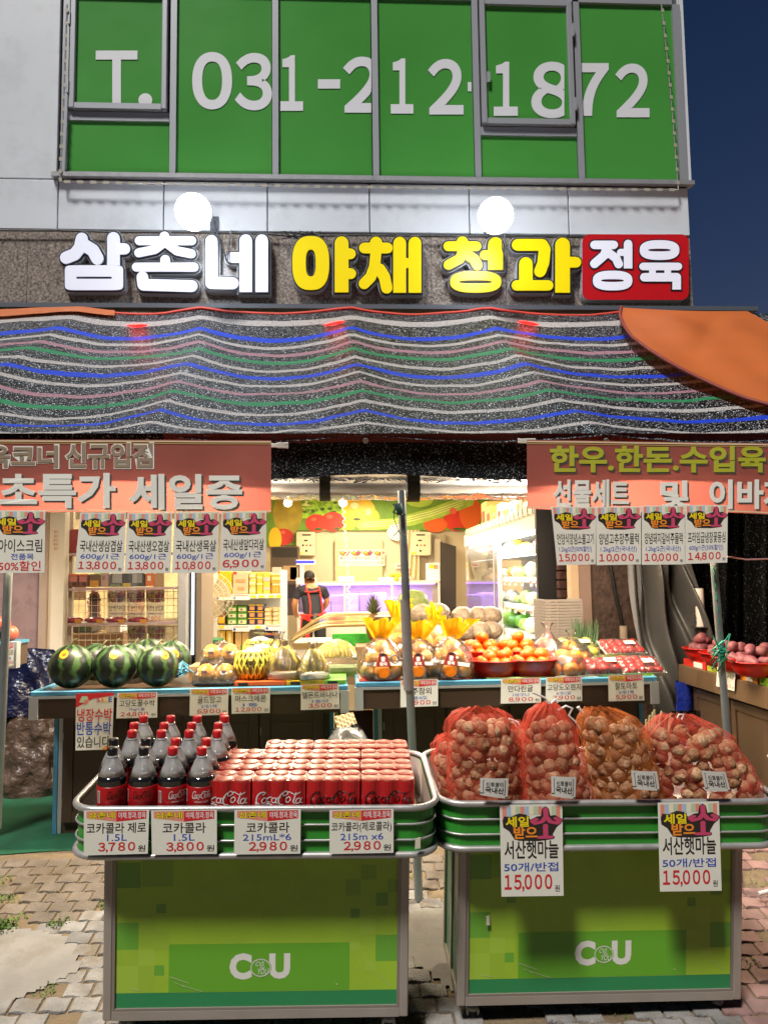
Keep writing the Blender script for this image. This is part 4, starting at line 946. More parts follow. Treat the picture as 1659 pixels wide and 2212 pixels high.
# ------------------------------------------------------------------ melons in foam nets
MEL = mat('grey_melon_skin', '#a2978a', .6, nz=(70, .25)); FNT = mat('yellow_foam_strand', '#c9bb46', .6); FND = mat('melon_underside', '#8d8433', .7)
me = thing('netted_melon', '', 'melon', Matrix.Identity(4), 'melons in yellow foam nets')
m_ = MB(); m_.ball((0, 0, .086), .086, 20, 14, fn=lambda d: 1-.05*max(0, math.cos(math.atan2(d.y, d.x)*6))*max(0, d.z)); m_.build('fruit', MEL, me, local=True)
m_ = MB(); NN = 18
for k in range(NN):
    for sgn in (-1, 1):
        pts = []
        for j in range(11):
            e = -1.2+1.98*j/10; a = 2*math.pi*k/NN+sgn*.5*j*.16+.12*math.sin(j*1.57*2); pts.append(V((.092*math.cos(e)*math.cos(a), .092*math.cos(e)*math.sin(a), .086+.092*math.sin(e))))
        m_.tube(pts, .0055, 5)
m_.build('foam_net', FNT, me, local=True)
m_ = MB(); m_.ball((0, 0, .086), .0885, 18, 10, fn=lambda d: 1 if d.z < .55 else .93); m_.build('net_lining', FND, me, local=True)
m_ = MB(); m_.tube([(0, 0, .17), (0, .004, .186), (0, .004, .188)], .005, 6); m_.tube([(-.04, .01, .184), (0, .004, .187), (.035, -.008, .19)], .004, 6); m_.build('stem', STEM, me, local=True)
m_ = MB(); m_.tube([(.016*math.cos(t*.5236), -.0955, .092+.016*math.sin(t*.5236)) for t in range(12)], .0035, 5, closed=True); m_.ball((0, -.095, .092), (.007, .003, .007), 8, 5); m_.build('badge', mat('dark_badge', '#3b2a1c', .5), me, local=True)
me.matrix_world = T(at(546, 1440, 4.16).x, 4.17, wz+.012) @ SC(1.02); me['label'] = 'front melon in a yellow foam net with a dark round badge'
dup(me, T(at(563, 1415, 4.36).x, 4.35, wz+.012) @ RZ(2.2) @ SC(1.04), 'middle netted melon just behind the one with the round badge'); dup(me, T(at(562, 1402, 4.55).x, 4.55, wz+.03) @ RZ(4) @ SC(1.08), 'rear netted melon showing its bare grey top')
m_ = MB(); m_.lathe([(.0, 0), (.082, 0), (.088, .012), (.08, .014), (.0, .012)], 20, 0, T(at(543, 1470, 4.15).x, 4.16, wz)); m_.build('black_tray', TRAYK, label='round black tray under the front netted melon', cat='tray')
# cardboard flats at the table edge
for k, (a, b, cl_, lab) in enumerate(((508, 618, '#c0561f', 'orange'), (620, 700, '#c8a81c', 'yellow'), (700, 748, '#5f9e35', 'green'))):
    m_ = MB(); xa, xb = at(a, 1470, 4.08).x, at(b, 1470, 4.08).x; m_.box((xa, 4.05, wz+.001), (xb, 4.75, wz+.02)); m_.box((xa+.02, 4.046, wz+.004), (xa+.07, 4.0495, wz+.016), 1)
    m_.build('cardboard_flat', [mat('edge_card_'+lab, cl_, .6), mat('print_black', '#161310', .6)], label=lab+' printed cardboard flat on the table edge under the bananas or melons', cat='cardboard')

# ------------------------------------------------------------------ bananas in clear bags
BAN_ = mat('banana_skin', '#bda736', .5, nz=(18, .35), dirt=(30, .5, '#4f4a18')); DARKB = mat('banana_stem', '#6b5535', .7)
bn = thing('banana_bag', '', 'bagged bananas', Matrix.Identity(4), 'bananas in clear bags')
m_ = MB(); m_.box((-.075, -.05, 0), (.075, .05, .03), bev=.006); m_.build('tray', TRAYW, bn, local=True)
rnd.seed(12)
for k in range(9):
    a = -1.15+2.3*k/8; m_ = MB(); c = math.sin(a); y = -.025*math.cos(a)-.012*(k % 2)
    m_.tube([V((c*.012, .01, .155)), V((c*.035, y*.8, .125)), V((c*.062, y*1.5, .08)), V((c*.058, y*1.3, .042))], [.006, .0135, .0165, .009], 8); m_.build('banana', BAN_, bn, local=True)
m_ = MB(); m_.tube([(0, .01, .15), (0, .012, .178)], [.016, .012], 8); m_.build('stem', DARKB, bn, local=True)
m_ = MB(); m_.lathe([(.088, .004), (.09, .035), (.084, .07), (.06, .11), (.034, .145), (.022, .165), (.03, .185), (.036, .19)], 24, 0, fn=lambda t, z: 1+.08*math.sin(t*9+z*40)+.05*math.sin(t*4)); m_.build('bag', SHRINK, bn, local=True)
for i, (px, Y, s_, rz, dz, lab) in enumerate(((616, 4.14, 1.12, 0, .02, 'front bagged banana bunch in a gathered clear bag, beside the netted melons'), (677, 4.12, 1.02, 2, .02, 'front bagged banana bunch in the middle of the table edge'), (603, 4.4, 1.15, 4, .03, 'bagged banana bunch half hidden behind the front bag near the melons'))):
    Mx = T(at(px, 1450, Y).x, Y, wz+dz) @ SC(s_, .9, s_) @ RZ(rz*.2)
    if i == 0: bn.matrix_world = Mx; bn['label'] = lab
    else: dup(bn, Mx, lab)
hb = thing('banana_hand', 'open hand of yellow green bananas in a low box by the green mat', 'bananas', T(at(727, 1410, 4.4).x, 4.4, wz))
m_ = MB(); c = at(727, 1410, 4.4); m_.box((c.x-.115, 4.33, wz), (c.x+.115, 4.5, wz+.05)); m_.build('box', mat('greenish_card', '#7f9a52', .7), hb)
for k in range(12):
    a = -1.25+2.5*k/11; m_ = MB(); s_ = math.sin(a)
    m_.tube([c+V((s_*.02, .06, .055)), c+V((s_*.05, .02, .05)), c+V((s_*.09, -.03, .02)), c+V((s_*.105, -.05, -.02))], [.007, .016, .018, .009], 8); m_.build('banana', BAN_, hb)
m_ = MB(); wrap_dome(m_, c.x-.13, c.x+.13, 4.31, 4.52, wz+.03, c.z+.075); m_.build('wrap', SHRINK, hb)

# ------------------------------------------------------------------ yellow topped bags of citrus
ORA = mat('orange_peel', '#eda233', .42, nz=(9, .12), bump=(160, .35, .004)); ORA2 = mat('pale_orange_peel', '#e8b955', .45, nz=(9, .12), bump=(160, .35, .004))
YTOP = cloth('yellow_bag_top', '#f2c322', .4, .3); CLEAR = film('clear_bag', (1, .97, .9), .93, .07, bump=(20, .9, .02), gloss=.12)
TRI = mat('dark_red_label', '#7d1f22', .4)
ob = thing('citrus_bag', '', 'bag of fruit', Matrix.Identity(4), 'clear fruit bags with yellow tops'); rnd.seed(21)
for (x, y, z) in [(-.075, -.03, .04), (-.0, -.06, .04), (.075, -.03, .04), (-.04, .04, .04), (.045, .04, .04), (-.045, -.035, .105), (.04, -.038, .105), (0, .03, .11), (.002, -.015, .155)]:
    m_ = MB(); m_.ball((x, y, z), .04, 12, 8); m_.build('citrus_fruit', ORA2 if rnd.random() < .4 else ORA, ob, local=True)
m_ = MB(); m_.lathe([(.105, .002), (.126, .03), (.125, .08), (.105, .13), (.075, .17), (.04, .2), (.026, .215)], 28, 0, fn=lambda t, z: 1+.05*math.sin(t*7+z*50)+.04*math.sin(t*3+1)); m_.build('bag_film', CLEAR, ob, local=True)
m_ = MB()
def ruff(u, v):
    t = u*2*math.pi; z = .2+.088*v; q = noise.noise(V((math.cos(t)*2.2, math.sin(t)*2.2, v*2.5))); r = (.03+.034*v**.7)*(1+.3*v*math.sin(t*5+q)+.2*v*math.sin(t*11+1)+.35*q*v); return V((r*1.2*math.cos(t)+.014*v, r*.6*math.sin(t), z+.02*v*math.sin(t*4+2)+.016*q*v))
m_.grid(ruff, 60, 8); m_.build('bag_top', YTOP, ob, local=True)
m_ = MB(); fmL = lambda x, y, l=0: V((x, -.128-l-.0+.06*(y-.03)*1.0*(1 if y > .1 else 0), y))
def lab_pt(x, y, l=0): return V((x, -.131-l+max(0, y-.06)*.28, y))
m_.poly([(-.045, .01), (.045, .01), (.026, .135), (-.026, .135)], lab_pt, 0, 0); m_.poly([(-.034, .07), (.034, .07), (.021, .132), (-.021, .132)], lab_pt, .0008, 1)
m_.ell(0, .04, .033, .026, lab_pt, .001, 2); m_.ell(0, .128, .014, .008, lab_pt, .0014, 3)
put(m_, '꿀', -.011, .118, .011, .096, lab_pt, .0016, 4, .03); put(m_, '참외', -.018, .092, .018, .075, lab_pt, .0016, 4, .02)
for s_ in (-1, 1): m_.poly([(s_*.04, .075), (s_*.1, .07), (s_*.1, .088), (s_*.036, .092)], lambda x, y, l=0: V((x, -.131+max(0, abs(x)-.04)*.75+max(0, y-.06)*.28-l, y)), 0, 5)
m_.build('label', [CLEAR, TRI, mat('orange_print', '#e07a10', .4), BLACK, WHT, mat('clear_white_band', '#e3d6c6', .4)], ob, local=True)
ot = TZ+.03
for i, (px, Y, s_, rz, dz, lab) in enumerate(((823, 4.13, 1.0, .05, .0, 'yellow topped fruit bag with a red label, nearest the banana table'), (906, 4.15, .95, -.15, .0, 'yellow topped fruit bag partly hidden by the pole'), (968, 4.13, 1.0, -.1, 0, 'yellow topped fruit bag with a red label, beside the mandarin bowls'),
                                            (862, 4.42, 1.08, .8, .06, 'rear yellow topped fruit bag directly behind the pole'), (938, 4.4, 1.03, 1.5, .05, 'rear yellow topped fruit bag with its ruffle tilted beside the pole'))):
    Mx = T(at(px, 1440, Y).x, Y, ot+dz) @ SC(s_, s_, s_*1.02) @ RZ(rz) @ RY(.12*(1 if i in (2,) else (-.6 if i == 4 else 0)))
    if i == 0: ob.matrix_world = Mx; ob['label'] = lab
    else: dup(ob, Mx, lab)
for k, (a, b) in enumerate(((775, 865), (955, 1010))):
    m_ = MB(); m_.box((at(a, 1470, 4.08).x, 4.06, TZ+.013), (at(b, 1470, 4.08).x, 4.6, TZ+.029), bev=.004); m_.build('red_tray', mat('red_tray', '#a8322a', .4), label='flat red tray under the yellow topped bag '+('nearest the bananas' if k == 0 else 'beside the mandarins'), cat='tray')
m_ = MB(); m_.grid(lambda u, v: at(990+30*u, 1395+60*v, 4.2+.12*u)+V((0, .01*math.sin(v*9), 0)), 6, 8); m_.build('bubble_sheet', mat('bubble_wrap', '#d8a0a0', .3, bump=(120, .8, .01)), label='pinkish bubble sheet leaning beside the yellow topped bags', cat='sheet')

# ------------------------------------------------------------------ red bowls of mandarins
BOWL = mat('red_plastic_bowl', '#b81a12', .35, nz=(8, .08)); MAND = mat('mandarin_peel', '#d9600a', .4, nz=(10, .1), bump=(170, .4, .004)); GCAL = mat('calyx', '#5f7a2c', .7)
bw = thing('red_bowl', '', 'bowl', Matrix.Identity(4), 'red plastic bowls')
m_ = MB(); m_.lathe([(.0, 0), (.085, 0), (.092, .004), (.118, .05), (.128, .088), (.138, .09), (.138, .095), (.126, .095), (.112, .05), (.085, .01), (0, .008)], 30); m_.build('shell', BOWL, bw, local=True)
ma = thing('mandarin', '', 'mandarin', Matrix.Identity(4), None)
m_ = MB(); m_.ball((0, 0, 0), (.038, .038, .031), 14, 9, fn=lambda d: 1-.06*max(0, d.z)**6); m_.build('peel', MAND, ma, local=True)
m_ = MB(); m_.lathe([(.007, .029), (.004, .033), (0, .033)], 6); m_.build('calyx', GCAL, ma, local=True)
first = [True, True]
def bowl(px, Y, z, s_, lab):
    p = at(px, 1430, Y); Mx = T(p.x, Y, z) @ SC(s_)
    if first[0]: bw.matrix_world = Mx; bw['label'] = lab; first[0] = False
    else: dup(bw, Mx, lab)
    return V((p.x, Y, z))
def fruit(pos, s_, lab, grp):
    Mx = T(*pos) @ Matrix.Rotation(rnd.uniform(-.7, .7), 4, 'X') @ Matrix.Rotation(rnd.uniform(-.7, .7), 4, 'Y') @ SC(s_)
    if first[1]: ma.matrix_world = Mx; ma['label'] = lab; ma['group'] = grp; first[1] = False
    else: dup(ma, Mx, lab, grp)
rnd.seed(31)
BW = [(1069, 4.17, 0, 1.03, 'front red bowl next to the yellow topped bags', 'the front bowl next to the yellow topped bags'), (1148, 4.17, 0, 1.06, 'front red bowl next to the bagged oranges', 'the front bowl next to the bagged oranges'),
      (1040, 4.42, .03, 1.0, 'rear red bowl behind the one by the yellow topped bags', 'the rear bowl behind the yellow topped bags'), (1118, 4.42, .03, 1.0, 'rear red bowl between the stacked mandarins and the vegetable fridge', 'the rear bowl nearest the vegetable fridge')]
for px, Y, dz, s_, lab, gl in BW:
    b = bowl(px, Y, TZ+.014+dz, s_, lab)
    if dz: m_ = MB(); m_.box((b.x-.14, Y-.12, TZ+.007), (b.x+.14, Y+.14, TZ+.013+dz)); m_.build('cardboard_flat', mat('plain_card', '#9a7a55', .8), label='cardboard riser under '+lab, cat='cardboard')
    for k in range(9):
        a = k*2.4; r_ = .072 if k < 7 else .02; fruit(b+V((r_*math.cos(k*.9), r_*math.sin(k*.9), .078+(.006 if k < 7 else .0))), .92, 'mandarin lying in '+gl, 'mandarins in '+gl)
    for k, (dx, dy) in enumerate(((-.035, -.03), (.04, -.025), (.0, .04), (.068, .03), (-.07, .02))): 
        if k < (5 if dz else 4): fruit(b+V((dx, dy, .118+.012*(k == 2))), 1.0, 'mandarin on top of '+gl, 'mandarins on top of '+gl)
    fruit(b+V((.005, .0, .165)), 1.0, 'topmost mandarin of '+gl, None) if dz else None

# ------------------------------------------------------------------ bagged oranges and apples
ORB = mat('bright_orange_peel', '#e3820f', .4, nz=(9, .1), bump=(160, .35, .004)); PINKF = mat('apple_skin', '#c9563c', .35, nz=(7, .25)); CLR2 = film('clear_fruit_bag', (1, 1, 1), .94, .06, bump=(16, .9, .02), gloss=.12)
def fbag(px, Y, dz, s_, lab, mt, kind, pos, top):
    t = thing(kind, lab, 'bag of fruit', T(at(px, 1440, Y).x, Y, TZ+.014+dz) @ SC(s_), 'fruit in knotted clear bags')
    for (x, y, z) in pos: m_ = MB(); m_.ball((x, y, z), .044, 14, 9, fn=lambda d: 1-.08*max(0, d.z)**5); m_.build('fruit', mt, t, local=True)
    m_ = MB(); m_.lathe([(.08, .0), (.12, .03), (.118, .07), (.085, .12), (.04, .15), (.014, top-.04), (.02, top-.02), (.035, top)], 24, 0, fn=lambda tt, z: 1+.06*math.sin(tt*6+z*40)+.05*math.sin(tt*3)); m_.build('bag_film', CLR2, t, local=True)
P6 = [(-.07, -.02, .045), (.012, -.055, .045), (.075, .0, .045), (-.015, .045, .045), (-.02, -.02, .112), (.045, -.01, .108)]
fbag(1222, 4.14, 0, .98, 'clear bag of six bright oranges beside the front mandarin bowl', ORB, 'orange_bag', P6, .19)
fbag(1236, 4.4, .02, 1.0, 'clear bag of oranges behind the front orange bag', ORB, 'orange_bag', P6[:5], .21)
fbag(1185, 4.42, .03, 1.05, 'clear knotted bag of reddish apples behind the mandarins', PINKF, 'apple_bag', P6[:5], .23)

# ------------------------------------------------------------------ tomato trays and pears
TOM = mat('tomato_skin', '#a8201c', .25, nz=(6, .15)); PEAR = mat('green_pear_skin', '#8f8f3a', .45, nz=(9, .25))
def tray(px, Y, z, w_, d_, tilt, lab, mt, n, r_, name, cat, lbl=True, rz=0):
    p = at(px, 1430, Y); t = thing(name, lab, cat, T(p.x, Y, z) @ RZ(rz) @ RX(tilt), 'wrapped trays of produce')
    m_ = MB(); m_.box((-w_/2+.012, -d_/2+.012, 0), (w_/2-.012, d_/2-.012, .006)); 
    A = [(-w_/2, -d_/2), (w_/2, -d_/2), (w_/2, d_/2), (-w_/2, d_/2)]; B = [(x*.92, y*.92) for x, y in A]
    m_.add([V((x, y, .028)) for x, y in A]+[V((x, y, .002)) for x, y in B]+[V((x*.97, y*.97, .028)) for x, y in A], [(i, (i+1) % 4, 4+(i+1) % 4, 4+i) for i in range(4)]+[(i, 8+i, 8+(i+1) % 4, (i+1) % 4) for i in range(4)]); m_.build('tray', TRAYW, t, local=True)
    nx = n[0]; ny = n[1]
    for i in range(nx):
        for j in range(ny):
            x = -w_/2+w_*(i+.5)/nx+rnd.uniform(-.006, .006); y = -d_/2+d_*(j+.5)/ny+rnd.uniform(-.006, .006); m_ = MB(); m_.ball((x*.9, y*.88, r_*.92+.006), (r_, r_, r_*.86), 12, 8, fn=lambda d: 1-.1*max(0, d.z)**8); m_.build('fruit', mt, t, local=True)
    m_ = MB(); wrap_dome(m_, -w_/2-.004, w_/2+.004, -d_/2-.004, d_/2+.004, .026, r_*1.9+.012, n=14); m_.build('wrap', SHRINK, t, local=True)
    if lbl: m_ = MB(); m_.box((.01, -.03, r_*1.9+.013), (.07, .012, r_*1.9+.0145)); m_.build('label', LBL, t, local=True)
zt_ = TZ+.014
tray(1296, 4.13, zt_+.02, .2, .14, R(22), 'wrapped white tray of large tomatoes between the orange bag and the second tray', TOM, (3, 2), .036, 'tomato_tray', 'tomatoes')
tray(1378, 4.16, zt_+.03, .24, .17, R(24), 'wrapped white tray of small tomatoes at the table corner', TOM, (5, 4), .024, 'tomato_tray', 'tomatoes')
tray(1342, 4.44, zt_+.1, .24, .17, R(20), 'wrapped white tray of small tomatoes raised behind the corner tray', TOM, (5, 4), .024, 'tomato_tray', 'tomatoes')
tray(1245, 4.52, zt_+.08, .24, .19, R(22), 'wrapped tray of green pears raised behind the orange bags', PEAR, (3, 3), .04, 'pear_tray', 'pears')
tray(1306, 4.36, zt_+.02, .26, .15, R(14), 'wrapped tray of small green fruit between the two rows of tomatoes', PEAR, (5, 3), .027, 'green_fruit_tray', 'fruit', False)
for px, Y, h in ((1342, 4.44, .09), (1245, 4.52, .07)):
    m_ = MB(); p = at(px, 1430, Y); m_.box((p.x-.11, Y-.07, TZ+.013), (p.x+.11, Y+.09, TZ+h)); m_.build('cardboard_box', mat('plain_card', '#9a7a55', .8), label='cardboard box raising the '+('rear tomato tray' if px > 1300 else 'pear tray'), cat='box')
for k, (a, b, cl_, lab) in enumerate(((1050, 1180, '#8fa25c', 'pale green'), (1200, 1290, '#b9bfa6', 'whitish'), (1300, 1412, '#5f8d2f', 'green'))):
    m_ = MB(); m_.box((at(a, 1460, 4.06).x, 4.045, TZ+.0125), (at(b, 1460, 4.06).x, 4.1, TZ+.026)); m_.build('cardboard_flat', mat('front_card_%d' % k, cl_, .6), label=lab+' cardboard flat at the table edge under the '+('mandarin bowls', 'orange bag', 'tomato trays')[k], cat='cardboard')

# ------------------------------------------------------------------ sweet potatoes on the side counter
SWP = mat('sweet_potato_skin', '#7a4048', .6, nz=(14, .25), dirt=(16, .4, '#8d6a50'))
swp = thing('sweet_potato', '', 'sweet potato', Matrix.Identity(4), None)
m_ = MB(); m_.ball((0, 0, 0), (.062, .033, .031), 14, 9, fn=lambda d: 1+.12*math.sin(d.x*5)-.25*abs(d.x)**6); m_.build('skin', SWP, swp, local=True); fs_first = True
rnd.seed(41)
SB = [(1522, 1420, 4.72, 'small red bowl of sweet potatoes at the far end of the side counter', 'the far bowl by the roll stand'), (1562, 1432, 4.42, 'red bowl of sweet potatoes directly behind the shiny pole', 'the bowl behind the shiny pole'), (1592, 1440, 4.2, 'red bowl of sweet potatoes just past the shiny pole', 'the bowl just past the shiny pole'), (1632, 1450, 3.98, 'nearest red bowl of sweet potatoes on the side counter', 'the nearest bowl on the side counter'), (1668, 1446, 4.1, 'red bowl of sweet potatoes at the frame edge', 'the bowl at the frame edge')]
for px, py, Y, lab, gl in SB:
    p = at(px, py, Y); z = .957; s_ = .98
    dup(bw, T(p.x, Y, z) @ SC(s_, s_, .8), lab)
    for k in range(8):
        top = k >= 5; a = rnd.random()*6.28; r_ = .05 if not top else .022
        pos = p.copy(); pos.z = z+.075+(.045 if top else 0)+(.012*(k == 7)); pos += V((r_*math.cos(k*1.3), r_*math.sin(k*1.3), 0))
        Mx = T(*pos) @ RZ(a) @ RY(rnd.uniform(-.35, .35)) @ SC(rnd.uniform(.8, 1.05))
        lb = ('sweet potato on top of ' if top else 'sweet potato lying in ')+gl
        if fs_first: swp.matrix_world = Mx; swp['label'] = lb; swp['group'] = 'sweet potatoes in '+gl; fs_first = False
        else: dup(swp, Mx, lb, ('sweet potatoes on top of ' if top else 'sweet potatoes in ')+gl)

# bag roll on its stand
br = thing('bag_roll_stand', 'white roll of plastic bags upright on a thin metal stand', 'bag roll', T(*at(1513, 1395, 4.85)))
c0 = at(1513, 1353, 4.85); c1 = at(1509, 1271, 4.85); m_ = MB(); m_.tube([c0, c1], .028, 16); m_.build('roll', mat('white_film_roll', '#cfc4bd', .35, nz=(30, .06)), br)
m_ = MB(); m_.lathe([(0, 0), (.06, 0), (.06, .006), (0, .006)], 20, 0, T(c0.x+.0, c0.y, c0.z-.008)); m_.tube([c0+V((0, 0, -.008)), V((c0.x, c0.y, .9))], .011, 10); m_.tube([c0+V((-.05, -.01, 0)), c0+V((-.052, -.01, .075)), c0+V((-.042, -.01, .085)), c0+V((-.036, -.01, .02))], .003, 6); m_.build('stand', mat('dark_stand', '#3a3533', .45, metal=.4), br)
# ------------------------------------------------------------------ green carts (built in their own frame: x along the front, y away from the street, z up)
CGRN = mat('cart_green_sheet', '#2f8f2c', .35, nz=(7, .1), dirt=(7, .25, '#3c6b35')); RIM = mat('cart_rim', '#b3b1ad', .38, metal=.6, nz=(20, .1), dirt=(14, .3, '#8a8378'))
CFR = mat('cart_frame', '#a99e93', .42, metal=.35, nz=(9, .08)); TEALP = mat('cart_side_panel', '#3f7f5c', .35, nz=(4, .1)); INN = mat('cart_inside', '#b9b6aa', .5)
LIME = mat('panel_lime', '#9cc034', .3, nz=(4, .06), dirt=(6, .22, '#7c8a3c')); PG = [LIME]+[mat('panel_tint_%d' % i, c, .3) for i, c in enumerate(('#67a82c', '#2f8650', '#6aa636', '#97b836', '#9fbf40', '#6f9f38', '#86ad38', '#e2dfd6'))]
TILT = R(4.8); TZC = .82; HW = .568; TD = .56; TB = .145
def cart_matrix(px, py, Y, yaw):
    C = at(px, py, Y); B = Matrix.Translation(C) @ RZ(yaw) @ RY(R(1.2)) @ RX(TILT); return B @ T(0, 0, -TZC)
def rloop(hw, d, z, r=.085, n=7, y0=0):
    P = []
    for cx_, cy_, a0 in ((hw-r, y0+r, -90), (hw-r, y0+d-r, 0), (-hw+r, y0+d-r, 90), (-hw+r, y0+r, 180)):
        P += [V((cx_+r*math.cos(R(a0+90*i/n)), cy_+r*math.sin(R(a0+90*i/n)), z)) for i in range(n+1)]
    return P
def cart(lab, Mx):
    t = thing('display_cart', lab, 'cart', Mx)
    m_ = MB(); m_.tube(rloop(HW, TD, TZC), .0105, 10, closed=True); m_.build('top_rim', RIM, t, local=True)
    m_ = MB(); m_.tube(rloop(HW, TD, TZC-TB), .0105, 10, closed=True); m_.build('bottom_rim', RIM, t, local=True)
    for k in (1, 2): m_ = MB(); m_.tube(rloop(HW-.001, TD+.002, TZC-TB*k/3-.002), .0038, 6, closed=True); m_.build('side_wire', RIM, t, local=True)
    A = rloop(HW-.006, TD-.012, TZC-TB, .08, y0=.006); B = rloop(HW-.006, TD-.012, TZC-.003, .08, y0=.006); n = len(A); m_ = MB(); m_.add(A+B, [(i, (i+1) % n, n+(i+1) % n, n+i) for i in range(n)])
    m_.build('tray_wall', CGRN, t, local=True)
    A = rloop(HW-.014, TD-.028, TZC-TB+.004, .075, y0=.014); B = rloop(HW-.014, TD-.028, TZC-.006, .075, y0=.014); m_ = MB(); m_.add(A+B, [(i, (i+1) % n, n+(i+1) % n, n+i) for i in range(n)]); m_.add(A, [list(range(n))])
    m_.add([V((p.x, p.y, TZC-TB-.002)) for p in A], [list(range(n))]); m_.build('tray_liner', INN, t, local=True)
    # cabinet
    hx, y0, y1, zb, zt_ = .488, .1, .46, .105, TZC-TB-.004; e = .028
    m_ = MB()
    for x in (-hx, hx-e):
        for y in (y0, y1-e): m_.box((x, y, zb), (x+e, y+e, zt_), bev=.003)
    for y in (y0, y1-e): m_.box((-hx+e, y+.001, zb), (hx-e, y+e-.001, zb+e)); m_.box((-hx+e, y+.001, zt_-e*.5), (hx-e, y+e-.001, zt_))
    for x in (-hx, hx-e): m_.box((x+.001, y0+e, zb), (x+e-.001, y1-e, zb+e)); m_.box((x+.001, y0+e, zt_-e*.5), (x+e-.001, y1-e, zt_))
    for x in (-hx, hx-.02): m_.box((x+.0015, (y0+y1)/2-.012, zb+e), (x+.0185, (y0+y1)/2+.012, zt_-e*.5))
    m_.build('frame', CFR, t, local=True)
    m_ = MB(); px0, px1, pz0, pz1 = -hx+e+.009, hx-e-.009, zb+e+.009, zt_-.012
    for (a, b) in (((-hx+e, zb+e), (px0, zt_)), ((px1, zb+e), (hx-e, zt_)), ((px0, zb+e), (px1, pz0))): m_.box((a[0], y0+.002, a[1]), (b[0], y0+.02, b[1]))
    m_.build('panel_bead', mat('cart_bead', '#8f847a', .45, metal=.3), t, local=True)
    yp = y0+.008; W_, H_ = px1-px0, pz1-pz0
    fm = lambda u, v, l=0: V((px0+u*W_, yp-l*.4, pz1-v*H_))
    m_ = MB(); m_.box((px0, yp, pz0), (px1, yp+.01, pz1))
    def Z(a, b, c, d, k, l=.0008): m_.rect((a-462)/1098, (b-110)/602, (c-462)/1098, (d-110)/602, fm, l, k)
    Z(462, 657, 1560, 712, 2, .0012); Z(668, 477, 1373, 655, 1)
    for q in [(465, 170, 555, 265, 6), (465, 395, 550, 495, 3), (550, 365, 615, 495, 4), (615, 430, 668, 495, 4), (550, 495, 615, 555, 5), (465, 495, 550, 555, 4), (465, 555, 550, 657, 5), (550, 555, 612, 657, 4), (612, 555, 650, 592, 3), (617, 325, 655, 360, 6), (560, 140, 680, 260, 7),
              (1355, 240, 1413, 300, 7), (1475, 290, 1522, 340, 6), (1375, 350, 1410, 385, 6), (1413, 390, 1475, 448, 5), (1475, 450, 1560, 548, 3), (1350, 448, 1413, 477, 4), (1373, 477, 1413, 508, 5), (1432, 548, 1478, 588, 5), (1415, 185, 1475, 240, 7), (1520, 240, 1560, 290, 7)]: Z(*q)
    pn = m_.build('front_panel', PG, t, local=True)
    m_ = MB(); zz = lambda x, y, l=0: fm((x-462)/1098, (y-110)/602, l)
    put(m_, 'C', 903, 513, 990, 612, zz, .0016, 0, .11); put(m_, 'U', 1058, 515, 1140, 611, zz, .0016, 0, .11)
    m_.ell(1025, 568, 42, 36, zz, .0022, 1); m_.poly([(1000, 592), (1040, 600), (1022, 617)], zz, .0022, 1)
    ringp = [(1025+38*math.cos(t2*.2094), 568+32*math.sin(t2*.2094)) for t2 in range(31)]
    for a, b in zip(ringp, ringp[1:]): m_.poly(capsule(a, b, 2.2), zz, .0028, 0)
    put(m_, 'CVS', 1004, 545, 1036, 562, zz, .003, 0, .01, .2); put(m_, 'for', 1022, 560, 1042, 572, zz, .003, 0, .0, .2); put(m_, 'YOU', 1010, 571, 1052, 592, zz, .003, 0, .01, .2)
    m_.build('logo', [PG[8], PG[1]], pn, local=True); m_ = MB()
    for (xa2, ya2, xb2, yb2, r2) in ((672, 597, 745, 622, 1.2), (698, 623, 800, 655, 1.0), (690, 618, 730, 636, .8), (1322, 632, 1326, 634, 2.2), (520, 640, 560, 648, .8), (1490, 600, 1530, 640, .7), (880, 300, 930, 310, .6)): m_.poly(capsule((xa2, ya2), (xb2, yb2), r2, n=3), zz, .0036, 0)
    m_.build('scratch_pattern', mat('panel_scratch', '#c3cc98', .5), pn, local=True)
    for x in (-hx+.008, hx-.012): m_ = MB(); m_.box((x, y0+e, zb+e), (x+.004, y1-e, zt_-e*.5)); m_.build('side_panel', TEALP, t, local=True)
    m_ = MB(); m_.box((-hx+e, y1-.014, zb+e), (hx-e, y1-.008, zt_)); m_.box((-hx+e, y0+e, zb+.004), (hx-e, y1-e, zb+.012)); m_.build('back_panel', TEALP, t, local=True)
    for x in (-hx+.06, hx-.06):
        for y in (y0+.05, y1-.05):
            m_ = MB(); m_.lathe([(.0, -.0), (.022, 0), (.022, .012), (.008, .02), (.008, .03), (.022, .034), (.022, .04)], 12, 0, T(x, y, .066)); m_.box((x-.022, y-.012, .03), (x-.014, y+.03, .07)); m_.box((x+.014, y-.012, .03), (x+.022, y+.03, .07)); c = m_.build('caster', mat('caster_metal', '#9a988f', .4, metal=.5), t, local=True)
            m_ = MB(); m_.lathe([(.0, -.012), (.03, -.012), (.034, -.006), (.034, .006), (.03, .012), (0, .012)], 18, 0, T(x, y+.012, .034) @ RY(R(90))); m_.build('wheel', mat('caster_wheel', '#4b4a47', .6), c, local=True)
    return t
ML = cart_matrix(551, 1747, 2.46, R(-.5)); MR = cart_matrix(1325, 1734, 2.53, R(.3))
cl = cart('green display cart loaded with cola bottles and red can packs', ML); cr_ = cart('green display cart loaded with red net bags of garlic', MR)
def lplane(Mx, o, n):
    return plane(Mx @ V(o), (Mx.to_3x3() @ V(n)))
def cloc(Mx, px, py, z):
    """cart coordinates of the picture point lying on the cart plane z"""
    return Mx.inverted() @ lplane(Mx, (0, 0, z), (0, 0, 1))(px, py)

